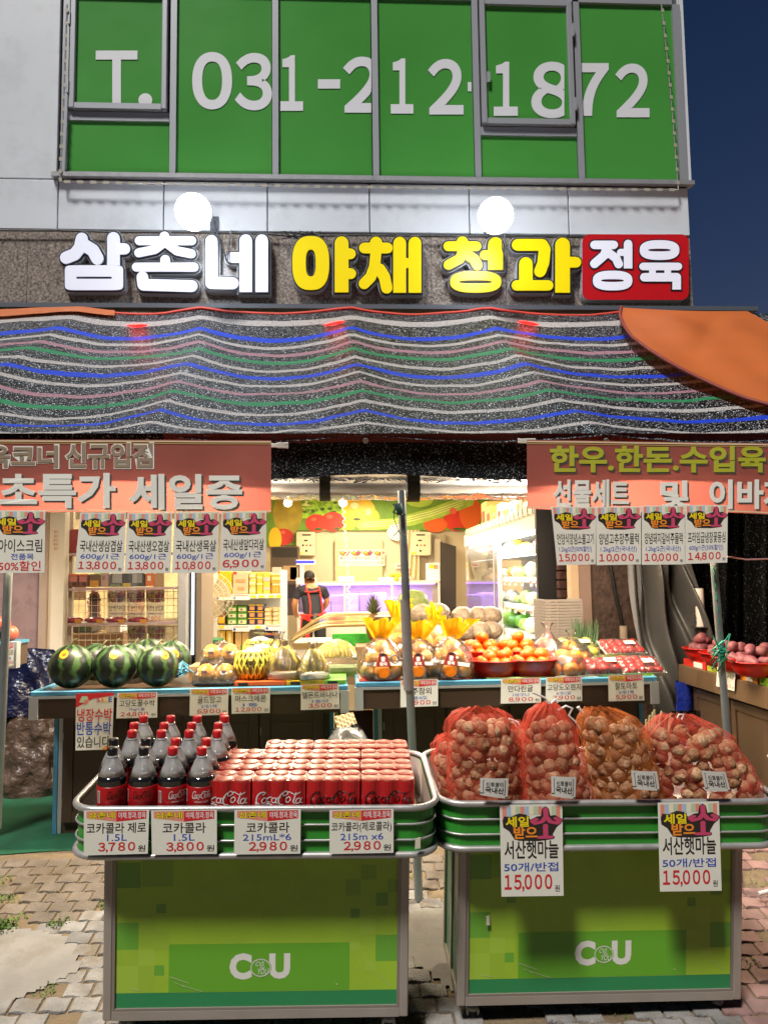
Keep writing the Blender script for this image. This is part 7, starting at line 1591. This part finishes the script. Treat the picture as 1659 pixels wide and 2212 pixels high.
for k in range(2): good(571+k*16, 1362, 586+k*16, 1412, ['#2c3566', '#d8864c', '#c8b8b0'], 'navy and orange pack on the lower shelf, '+('beside the gap' if k == 0 else 'at the shelf end'), [(.0, .1+.0, 1, .2, 1), (0, .4, 1, .48, 2), (0, .65, 1, .75, 1)])
fn = thing('standing_fan', 'cream standing fan beside the shelf of yellow goods', 'fan', at(447, 1420, 6.95)); c = at(452, 1290, 6.9); m_ = MB()
for k in range(5): r_ = .05+.043*k; m_.tube([c+V((r_*math.cos(a*.2618), -.02-.03*math.cos(r_*6), r_*math.sin(a*.2618))) for a in range(24)], .003, 4, closed=True)
for k in range(28): a = k*.2244; m_.tube([c+V((.02*math.cos(a), -.05, .02*math.sin(a))), c+V((.222*math.cos(a), -.028, .222*math.sin(a)))], .0018, 4)
m_.build('guard', mat('fan_cream', '#cdbb9a', .5), fn); m_ = MB()
for k in range(3):
    a0 = k*2.094; m_.grid(lambda u, v: c+V(((.03+.16*u)*math.cos(a0+v*1.2), .01+.03*v, (.03+.16*u)*math.sin(a0+v*1.2))), 5, 5)
m_.build('blade', mat('fan_blade', '#b0a284', .4), fn); m_ = MB(); m_.ball(c+V((0, .06, 0)), (.05, .08, .05), 12, 8); m_.tube([c+V((0, .08, 0)), V((c.x, c.y+.08, FLZ+.05))], .016, 8); m_.lathe([(.15, 0), (.15, .02), (.03, .05), (0, .05)], 16, 0, T(c.x, c.y+.08, FLZ)); m_.build('stand', mat('fan_cream', '#cdbb9a', .5), fn)
# sliding fridge door edge, slatted bench, red basket
dr = thing('drinks_fridge', 'upright fridge edge with dark seals standing just inside the opening', 'fridge', at(415, 1420, 5.75)); Yd = 5.72; m_ = MB(); z1_ = 2.4
for (a, b, k) in ((405, 409, 0), (409, 414, 1), (414, 419, 2), (419, 424, 1), (424, 436, 3)):
    A_, B_ = at(a, 1300, Yd).x, at(b, 1300, Yd).x; m_.box((A_+.0005, Yd+.02*(k == 1), .95 if k == 2 else .55), (B_-.0005, Yd+.5, z1_), k)
A_, B_ = at(405, 1300, Yd).x, at(436, 1300, Yd).x; m_.box((A_, Yd-.01, FLZ), (B_, Yd+.5, .549), 0); m_.build('door_edge', [ALU, mat('black_seal', '#17191b', .5), mat('cool_tube_glow', '#ffffff', .5, emit=('#e8fbff', 1.6)), mat('brown_grey_panel', '#7a6a58', .5)], dr)
rb = thing('red_basket', 'red plastic basket with a green lid under the fan', 'basket', at(455, 1420, 6.6)); m_ = MB(); fx = wall(6.6); m_.slab([(437, 1393), (470, 1393), (468, 1425), (440, 1425)], fx, -.3, 0, 0); 
for k in range(4): m_.rect(445, 1398+k*6, 456, 1400+k*6, fx, .003, 2)
m_.slab([(440, 1383), (472, 1383), (472, 1392), (438, 1392)], fx, -.28, -.02, 1); m_.build('shell', [mat('basket_red', '#b8342c', .5), mat('basket_green', '#2f7a4a', .5), LR], rb)
bh = MB(); fx = wall(6.1)
for k in range(6): a, b = at(418, 1383+k*11, 6.0), at(438, 1378+k*8, 6.8); bh.add([a, b, b-V((0, 0, .025)), a-V((0, 0, .025))], [(0, 1, 2, 3)]); bh.add([p_+V((.03, 0, 0)) for p_ in (a, b, b-V((0, 0, .025)), a-V((0, 0, .025)))], [(0, 1, 2, 3)])
bh.box((at(417, 1400, 6).x, 6.0, FLZ), (at(419, 1400, 6).x, 6.03, at(417, 1380, 6).z)); bh.box((at(437, 1400, 6.8).x, 6.8, FLZ), (at(438.5, 1400, 6.8).x, 6.83, at(437, 1375, 6.8).z)); bh.build('slatted_bench', mat('bench_brown', '#6a4f3c', .6), label='brown slatted rack at the foot of the fridge edge', cat='rack')
# dark shelf with boxes and dark cupboard behind the keeper
sbox('dark_shelf', 'dark shelving between the mural and the yellow goods', 'shelf', 585, 1180, 645, 1330, 11.6, .4, [mat('dark_shelf_wood', '#4a3a2a', .6), mat('shelf_pack_tan', '#a88a60', .6), mat('shelf_pack_white', '#d0c4b0', .5), mat('shelf_dark', '#241c14', .7)], None, [(.05, .02, .95, .16, 3), (.45, .28, .95, .5, 1), (.05, .3, .4, .45, 2), (.05, .55, .95, .75, 3), (.7, .3, .98, .48, 2)])

# ------------------------------------------------------------------ goods behind the shop window
wr = thing('window_rack', 'wire backed metal rack with shelves of goods behind the shop window', 'rack', at(280, 1440, 5.75)); Yr = 5.72; fr2 = wall(Yr); m_ = MB()
for x in (152, 388): m_.box((at(x-4, 1300, Yr).x, Yr, FLZ), (at(x+4, 1300, Yr).x, Yr+.04, 2.5))
m_.build('upright', mat('rack_upright', '#b5ac9a', .4, metal=.3), wr)
for y, x0_ in ((1195, 128), (1269, 120), (1343, 128)): z = at(250, y, Yr).z; m_ = MB(); m_.box((at(x0_, y, Yr).x, Yr-.12, z-.018), (at(384, y, Yr).x, Yr+.035, z)); m_.build('shelf', mat('rack_shelf', '#b99a98', .5), wr)
m_ = MB()
for k in range(17): x = 158+k*13.6; m_.tube([at(x, 1270, Yr+.05), at(x, 1440, Yr+.05)], .0025, 5)
for k in range(11): y = 1278+k*15; m_.tube([at(152, y, Yr+.052), at(386, y, Yr+.052)], .0025, 5)
m_.build('wire_grid', mat('cream_wire', '#d8cba8', .4), wr)
CP = mat('aged_card_paper', '#d8c9a0', .5)
for x0_, y0_, a, b, lab in ((233, 1273, '한돈생앞다리살', '600g/1근', 'meat card behind the window rack, upper row nearest the frog-coloured ribbon'), (274, 1273, '한돈생목살', '600g/1근', 'meat card behind the window rack, middle of the upper row'), (316, 1273, '한돈생삼겹살', '600g/1근', 'meat card behind the window rack, upper row beside the door post'), (276, 1351, '한돈생등뼈', '2.4kg/4근', 'meat card behind the window rack, lower row farther from the post'), (318, 1351, '한돈생등갈비', '800g/1근', 'meat card behind the window rack, lower row beside the door post')):
    lab = lab.replace('nearest the frog-coloured ribbon', 'nearest the pink trimmed picture'); w_ = 40
    card('price_card', lab, wall(Yr+.075), [(x0_, y0_), (x0_+w_, y0_), (x0_+w_, y0_+72), (x0_, y0_+72)], [(a, .05, .46, .95, .64, 1, .02), (b, .12, .68, .88, .78, 3, .01), ('7,900', .06, .81, .84, .96, 2, .03)], 'price card', 'slogan', 'meat cards behind the window', paper=CP)
def wgood(x0, y0, x1, y1, cols, lab, bands=None, g=None, Y=Yr-.08): sbox('goods_box', lab, 'goods', x0, y0, x1, y1, Y, .1, [mat('wgood_'+c[1:], c, .5) for c in cols], g, bands)
wgood(130, 1143, 150, 1194, ['#a07414', '#4a2c10'], 'mustard gift box on the top window shelf', [(.25, .42, .75, .55, 1)]); wgood(151, 1143, 176, 1194, ['#8a1820', '#c8a080'], 'dark red gift box on the top window shelf', [(.6, .7, .9, .9, 1)])
for k in range(3): wgood(129+k*20.5, 1240, 148.5+k*20.5, 1268, ['#7a3c28', '#b86a5c', '#3a2428', '#c8561c'], 'brown and pink pack on the window shelf, '+['first', 'second', 'third'][k]+' from the door frame', [(.1, .18, .9, .6, 1), (.4, .62, .85, .9, 2), (.05, .02, .95, .14, 3)], 'brown packs on the window shelf')
wgood(193, 1240, 216, 1268, ['#6a4a30', '#c88a1c'], 'brown pack with a yellow label on the window shelf', [(.1, .5, .9, .95, 1)]); wgood(217, 1238, 235, 1268, ['#b09080', '#8a6a60'], 'pale pink pack on the window shelf', [(.3, .2, .6, .5, 1)])
wgood(238, 1238, 312, 1268, ['#3a3a34', '#8a8880', '#151516', '#b8a028', '#5a6a3c'], 'long dark tray of grey and black packs on the window shelf', [(.08, .05, .36, .7, 1), (.36, .02, .66, .72, 2), (.66, .05, .94, .7, 1), (.38, .72, .6, .95, 3), (0, .8, .3, .98, 4)]); wgood(314, 1238, 332, 1266, ['#c8641c', '#e0d0b8'], 'orange and white bag at the end of the window shelf', [(.3, .2, .7, .6, 1)])
for k in range(4):
    x = 136+k*47; fm = wall(Yr-.1); m_ = MB(); c = at(x+22, 1339, Yr-.06); m_.ball(c, (.075, .05, .022), 14, 6); m_.rect(x+26, 1338, x+40, 1346, wall(Yr-.125), 0, 1); m_.build('meat_pack', [mat('red_wrapped_meat', '#8a2030', .25, nz=(14, .4)), mat('orange_tag', '#c8841c', .5)], label='flat red wrapped pack on the lower window shelf, '+['first', 'second', 'third', 'last'][k]+' from the door frame', cat='pack', group='red packs on the lower window shelf')
m_ = MB(); fm = wall(Yr+.08); m_.slab(rrect(196, 1280, 217, 1345, 8), fm, 0, .02, 0); rnd.seed(3)
for k in range(60): a = k*.105; m_.ell(206.5+13*math.cos(a)+rnd.uniform(-2, 2), 1312+34*math.sin(a)+rnd.uniform(-2, 2), 2.4, 2.4, fm, .022+k*.0001, 1, 8)
m_.build('framed_picture', [mat('picture_brown', '#4f3320', .6, nz=(14, .4)), mat('picture_pink', '#cf8a68', .6)], label='brown picture with a pink ruffled edge behind the wire grid', cat='picture')
sbox('checkout_counter', 'wooden checkout counter deep behind the shop window', 'counter', 112, 1368, 268, 1500, 6.6, .5, [mat('checkout_wood', '#8a6a45', .5, nz=(5, .15))]); sbox('red_basket', 'small white and red basket on the checkout counter', 'basket', 112, 1340, 137, 1367, 6.62, .2, [WHT, RED, LR], None, [(0, 0, 1, .18, 1), (.1, .4, .9, .9, 2)])
sbox('printer', 'dark printer with a green front on the checkout counter', 'printer', 140, 1344, 200, 1367, 6.65, .3, [mat('printer_dark', '#4f4a40', .5), mat('printer_green', '#3a6a3a', .5)], None, [(.5, .4, .9, .8, 1)]); sbox('white_carton', 'white and red carton beside the printer', 'carton', 228, 1332, 262, 1367, 6.65, .2, [WHT, RED], None, [(.55, .0, 1, .2, 1)])
sbox('wall_goods', 'wall of pale mixed goods at the back of the window display', 'goods', 100, 1120, 390, 1340, 9.5, .3, [mat('pale_goods', '#d8c89c', .5, nz=(5, .35)), mat('goods_green', '#8fa84c', .5), mat('goods_white', '#e0d8c4', .5), mat('goods_brown', '#6a5238', .6), RED], None, [(.12, .2, .2, .35, 1), (.1, .45, .16, .7, 3), (.36, .4, .46, .62, 1), (.5, .3, .58, .6, 2), (.2, .55, .3, .8, 3), (.05, .7, .1, .95, 4), (.65, .5, .75, .8, 2), (.8, .3, .88, .7, 3), (.3, .7, .36, .9, 2)])
st_ = MB(); fm = wall(F0-.03); rnd.seed(2)
for k in range(5): put(st_, '할인', 117+rnd.uniform(-1, 1), 1146+k*9, 127, 1152+k*9, fm, .003, 0, .01)
st_.build('sticker', mat('faded_red_sticker', '#b87a60', .6), label='faded red vertical sticker on the white door frame', cat='sticker')

# ------------------------------------------------------------------ dark curtains beside the pillar and behind the side counter
CN2 = net('black_net_curtain', '#08090a', '#565658', .62, scale=90); Yk = 5.25
m_ = MB(); x0c, x1c = 1480, 1900
m_.grid(lambda u, v: at(x0c+(x1c-x0c)*u, 1085+(1660-1085)*v, Yk)+V((0, .06*math.sin(u*26)+.03*math.sin(u*61+v*2)-.05*v, 0)), 90, 14); m_.build('net_curtain', CN2, label='black net curtain hanging behind the sweet potato counter', cat='curtain')
GT = mat('grey_tarpaulin', '#434140', .42, nz=(5, .12)); m_ = MB()
def tarpc(u, v):
    xl_ = 1375+v*v*50+6*math.sin(v*8); xr_ = 1440+170*v**1.2; x = xl_+(xr_-xl_)*u
    return at(x, 1120+480*v, 5.05)+V((0, .07*math.sin(u*11+v*3.2)+.045*math.sin(u*23-v*5)+.03*math.sin(v*13+u*6)-.15*u, 0))
m_.grid(tarpc, 60, 44); m_.build('grey_tarp_curtain', GT, label='grey tarpaulin curtain gathered in folds beside the granite pillar', cat='curtain')
m_ = MB(); m_.grid(lambda u, v: at(1352+26*u+v*v*66, 1125+420*v, 5.0+.12*u)+V((0, .02*math.sin(u*9+v*5), 0)), 10, 30); m_.build('vinyl_curtain', film('grey_vinyl', (.55, .55, .6), .35, .2, gloss=.4), label='strip of clear vinyl curtain along the edge of the grey tarpaulin', cat='curtain')
m_ = MB(); m_.tube([at(x, y, 5.35) for x, y in ((1290, 1090), (1298, 1160), (1310, 1190), (1320, 1230), (1330, 1290), (1340, 1330), (1346, 1375))], .012, 7); m_.tube([at(1262, 1180, 5.4), at(1285, 1180, 5.36), at(1300, 1182, 5.36), at(1380, 1187, 5.38)], .004, 5); m_.build('cable_bundle', BLACK, label='black cable bundle running down the brown granite pillar', cat='cable')
m_ = MB(); m_.tube([at(1346, 1352, 5.33), at(1347, 1392, 5.33)], .028, 10); m_.build('cable_sleeve', mat('kraft_sleeve', '#a08a78', .7, nz=(20, .25)), label='torn paper wrapped round the foot of the cable bundle', cat='wrapping')
m_ = MB(); a = at(1245, 1185, F0-.05); m_.box((a.x-.02, F0-.065, a.z-.06), (a.x+.025, F0-.0, a.z+.06), bev=.005); m_.build('switch_box', mat('pinkish_plastic', '#b09890', .5), label='small pinkish switch box on the door post', cat='switch')
# stacked grey trays and scallions
zst = 1.045
sbox('crate_stand', 'dark plastic crate under the stack of grey trays', 'crate', 1180, 1386, 1262, 1560, 5.05, .35, [mat('dark_crate', '#2c2a28', .6)])
GTR = mat('grey_plastic_tray', '#8f857c', .5, nz=(9, .1)); A_, B_ = at(1180, 1380, 5.05).x, at(1262, 1380, 5.05).x; zb3 = at(1200, 1385, 5.05).z; pr0 = None
for k in range(14):
    z = zb3+k*.0195
    if pr0 is None:
        m_ = MB(); m_.box((-.125, -.16, 0), (.125, .16, .008), bev=.002); m_.box((-.125, -.16, .008), (-.112, .16, .017)); m_.box((.112, -.16, .008), (.125, .16, .017)); m_.box((-.112, -.16, .0085), (.112, -.152, .017)); m_.box((-.105, -.1645, .001), (-.09, -.1605, .0185)); m_.box((-.055, -.1645, .001), (-.04, -.1605, .0185)); pr0 = m_.build('grey_tray', GTR, local=True); o = pr0
    else: o = pr0.copy(); COL.objects.link(o)
    o.matrix_world = T((A_+B_)/2+rnd.uniform(-.002, .002), 5.22, z); tag(o, 'thin grey tray in the tall stack beside the scallions', 'tray', 'stack of grey trays')
m_ = MB(); rnd.seed(19)
for k in range(85):
    x = 1262+rnd.uniform(-26, 26); a = at(x, 1398, 4.98+rnd.uniform(-.06, .06)); b = at(x+rnd.uniform(-8, 8)+(x-1262)*.15, 1332+rnd.uniform(0, 34), 5.0+rnd.uniform(-.05, .05)); m_.tube([a, (a+b)/2+V((rnd.uniform(-.006, .006), 0, 0)), b], [.005, .0045, .001], 5)
m_.build('scallions', mat('scallion_green', '#4f6a44', .5, nz=(15, .3)), label='upright bunch of dark green scallions behind the pear tray', cat='scallions')
sbox('scallion_box', 'cardboard box holding the scallions behind the fruit table', 'box', 1228, 1398, 1296, 1560, 4.92, .18, [mat('plain_card', '#9a7a55', .8)])

# ------------------------------------------------------------------ under and beside the tables
eg = thing('egg_tray', 'cream egg tray tilted on a bag between the two tables', 'egg tray', at(743, 1600, 3.95)); q = quad_map(plane(at(742, 1565, 3.9), (-.25, -1, .9)), [(722, 1548), (762, 1538), (771, 1562), (730, 1576)]); m_ = MB()
m_.grid(lambda u, v: q(u, v, .012*math.sin(u*6*math.pi)*math.sin(v*5*math.pi)), 36, 30); m_.build('tray', mat('egg_tray_pulp', '#cdbb96', .8), eg)
m_ = MB(); c = at(752, 1592, 3.98); m_.ball(c+V((0, .02, -.1)), (.11, .1, .17), 18, 12, fn=lambda d: 1+.14*noise.noise(V((d.x*3, d.y*3, d.z*3+4)))); m_.build('clear_bag', film('bag_clear_grey', (.75, .75, .72), .45, .12, bump=(14, .9, .03), gloss=.5), label='clear plastic bag of rubbish under the egg tray', cat='bag')
m_ = MB(); m_.tube([at(748, 1560, 4.0), at(765, 1580, 4.0), at(775, 1610, 4.02), at(785, 1640, 4.05)], [.03, .04, .05, .06], 10); m_.build('black_bag', mat('black_bin_bag', '#0c0c0d', .3, bump=(18, .8, .02)), label='black plastic bag slumped behind the egg tray', cat='bag')
sbox('brown_board', 'reddish brown board closing the gap between the two tables', 'board', 728, 1535, 806, 1800, 4.5, .03, [mat('red_brown_board', '#5a3420', .5, nz=(5, .15))])
gp = MB(); A_ = at(722, 1560, 4.26).x; gp.box((A_+.002, 4.24, .18), (A_+.022, 4.27, TZ-.13)); gp.build('green_strip', mat('lime_strip', '#7aa84a', .4), label='lime green plastic strip on the table leg beside the egg tray', cat='strip')
# blue tarp heap at the shop corner
m_ = MB(); hp = at(66, 1520, 5.25)
def heap(u, v):
    a = u*2*math.pi; r_ = .25*(1-.55*v**1.8)*(1 if v < 1 else 0); z = .62*v; f = 1+.22*noise.noise(V((math.cos(a)*2.2, math.sin(a)*2.2, v*3)))+.09*math.sin(a*7+v*4)
    return V((hp.x+r_*1.05*f*math.cos(a), hp.y+r_*.8*f*math.sin(a),   .62+z*.66+.03*math.sin(a*3)))
m_.grid(heap, 60, 24); m_.build('blue_tarp_heap', mat('navy_tarpaulin', '#0b0f2c', .3, nz=(7, .3), bump=(10, .8, .05)), label='heap of dark blue tarpaulin piled at the shop corner', cat='tarpaulin')
m_ = MB()
def heap2(u, v):
    a = u*2*math.pi; r_ = .26*(1-.5*v); f = 1+.3*noise.noise(V((math.cos(a)*3, math.sin(a)*3, v*4+7)))+.08*math.sin(a*9); c = at(80, 1610, 5.1)
    return V((c.x+r_*f*math.cos(a)*1.1, c.y+r_*.7*f*math.sin(a), .18+.47*v))
m_.grid(heap2, 60, 18); m_.build('plastic_heap', mat('crumpled_brown_film', '#4a3b33', .4, nz=(6, .5), bump=(9, .9, .06)), label='crumpled brown and white plastic sheet below the blue tarpaulin', cat='plastic')
m_ = MB(); m_.box((at(10, 1640, 5.2).x, 5.1, .18), (at(105, 1640, 5.2).x, 5.46, .63)); m_.build('dark_crate', mat('dark_crate', '#2c2a28', .6), label='dark crate under the blue tarpaulin heap', cat='crate')
cc = thing('corner_counter', 'blue edged counter end at the shop corner carrying bagged red fruit', 'counter', T(*at(-30, 1600, 4.3))); xr_ = at(17, 1400, 4.05).x; m_ = MB(); zc = at(10, 1392, 4.05).z; m_.box((xr_-1.2, 4.05, zc-.12), (xr_+.0, 4.3, zc-.008)); m_.box((xr_-1.2, 4.1, .18), (xr_-.16, 4.29, zc-.12)); m_.build('body', WOOD, cc); m_ = MB(); m_.box((xr_-1.2, 4.044, zc-.007), (xr_+.01, 4.3, zc+.008)); m_.build('edge_trim', BLT, cc)
m_ = MB(); m_.box((xr_+.011, 4.04, zc-.12), (xr_+.05, 4.09, zc+.012)); m_.build('corner_cap', WTR, cc)
t = thing('fruit_bag', 'clear bag of red fruit at the end of the corner counter', 'bag of fruit', T(xr_-.1, 4.2, zc+.008)); 
for k in range(5): m_ = MB(); m_.ball((xr_-.1+.05*math.cos(k*1.3), 4.2+.04*math.sin(k*1.3), zc+.045+.05*(k == 4)), .042, 12, 8); m_.build('fruit', PINKF, t)
m_ = MB(); m_.grid(lambda u, v: V((xr_-.32+.22*u-.05*v, 4.12+.03*math.sin(u*9+v*4), zc+.01+.85*v)), 16, 14); m_.build('vinyl_curtain', film('grey_vinyl', (.55, .55, .6), .35, .2, gloss=.4), label='hanging clear vinyl sheet at the shop corner', cat='curtain')
# black film scrap behind the garlic
m_ = MB(); m_.grid(lambda u, v: at(1450+62*u, 1535+70*v, 4.3)+V((0, .05*noise.noise(V((u*5, v*5, 1))), 0)), 16, 16); m_.build('black_film', mat('shiny_black_film', '#1a191a', .15, bump=(12, .9, .04)), label='shiny black plastic film hanging behind the slumped garlic bag', cat='film')
m_ = MB(); m_.tube([V((1.75+.08*k, 3.32+.03*math.sin(k*.5)-.012*k, .13+.06*min(1, k/4))) for k in range(16)], .009, 8); m_.build('white_cable', mat('white_cable', '#cfc8bc', .5), label='white cable lying on the turf beside the side counter', cat='cable')
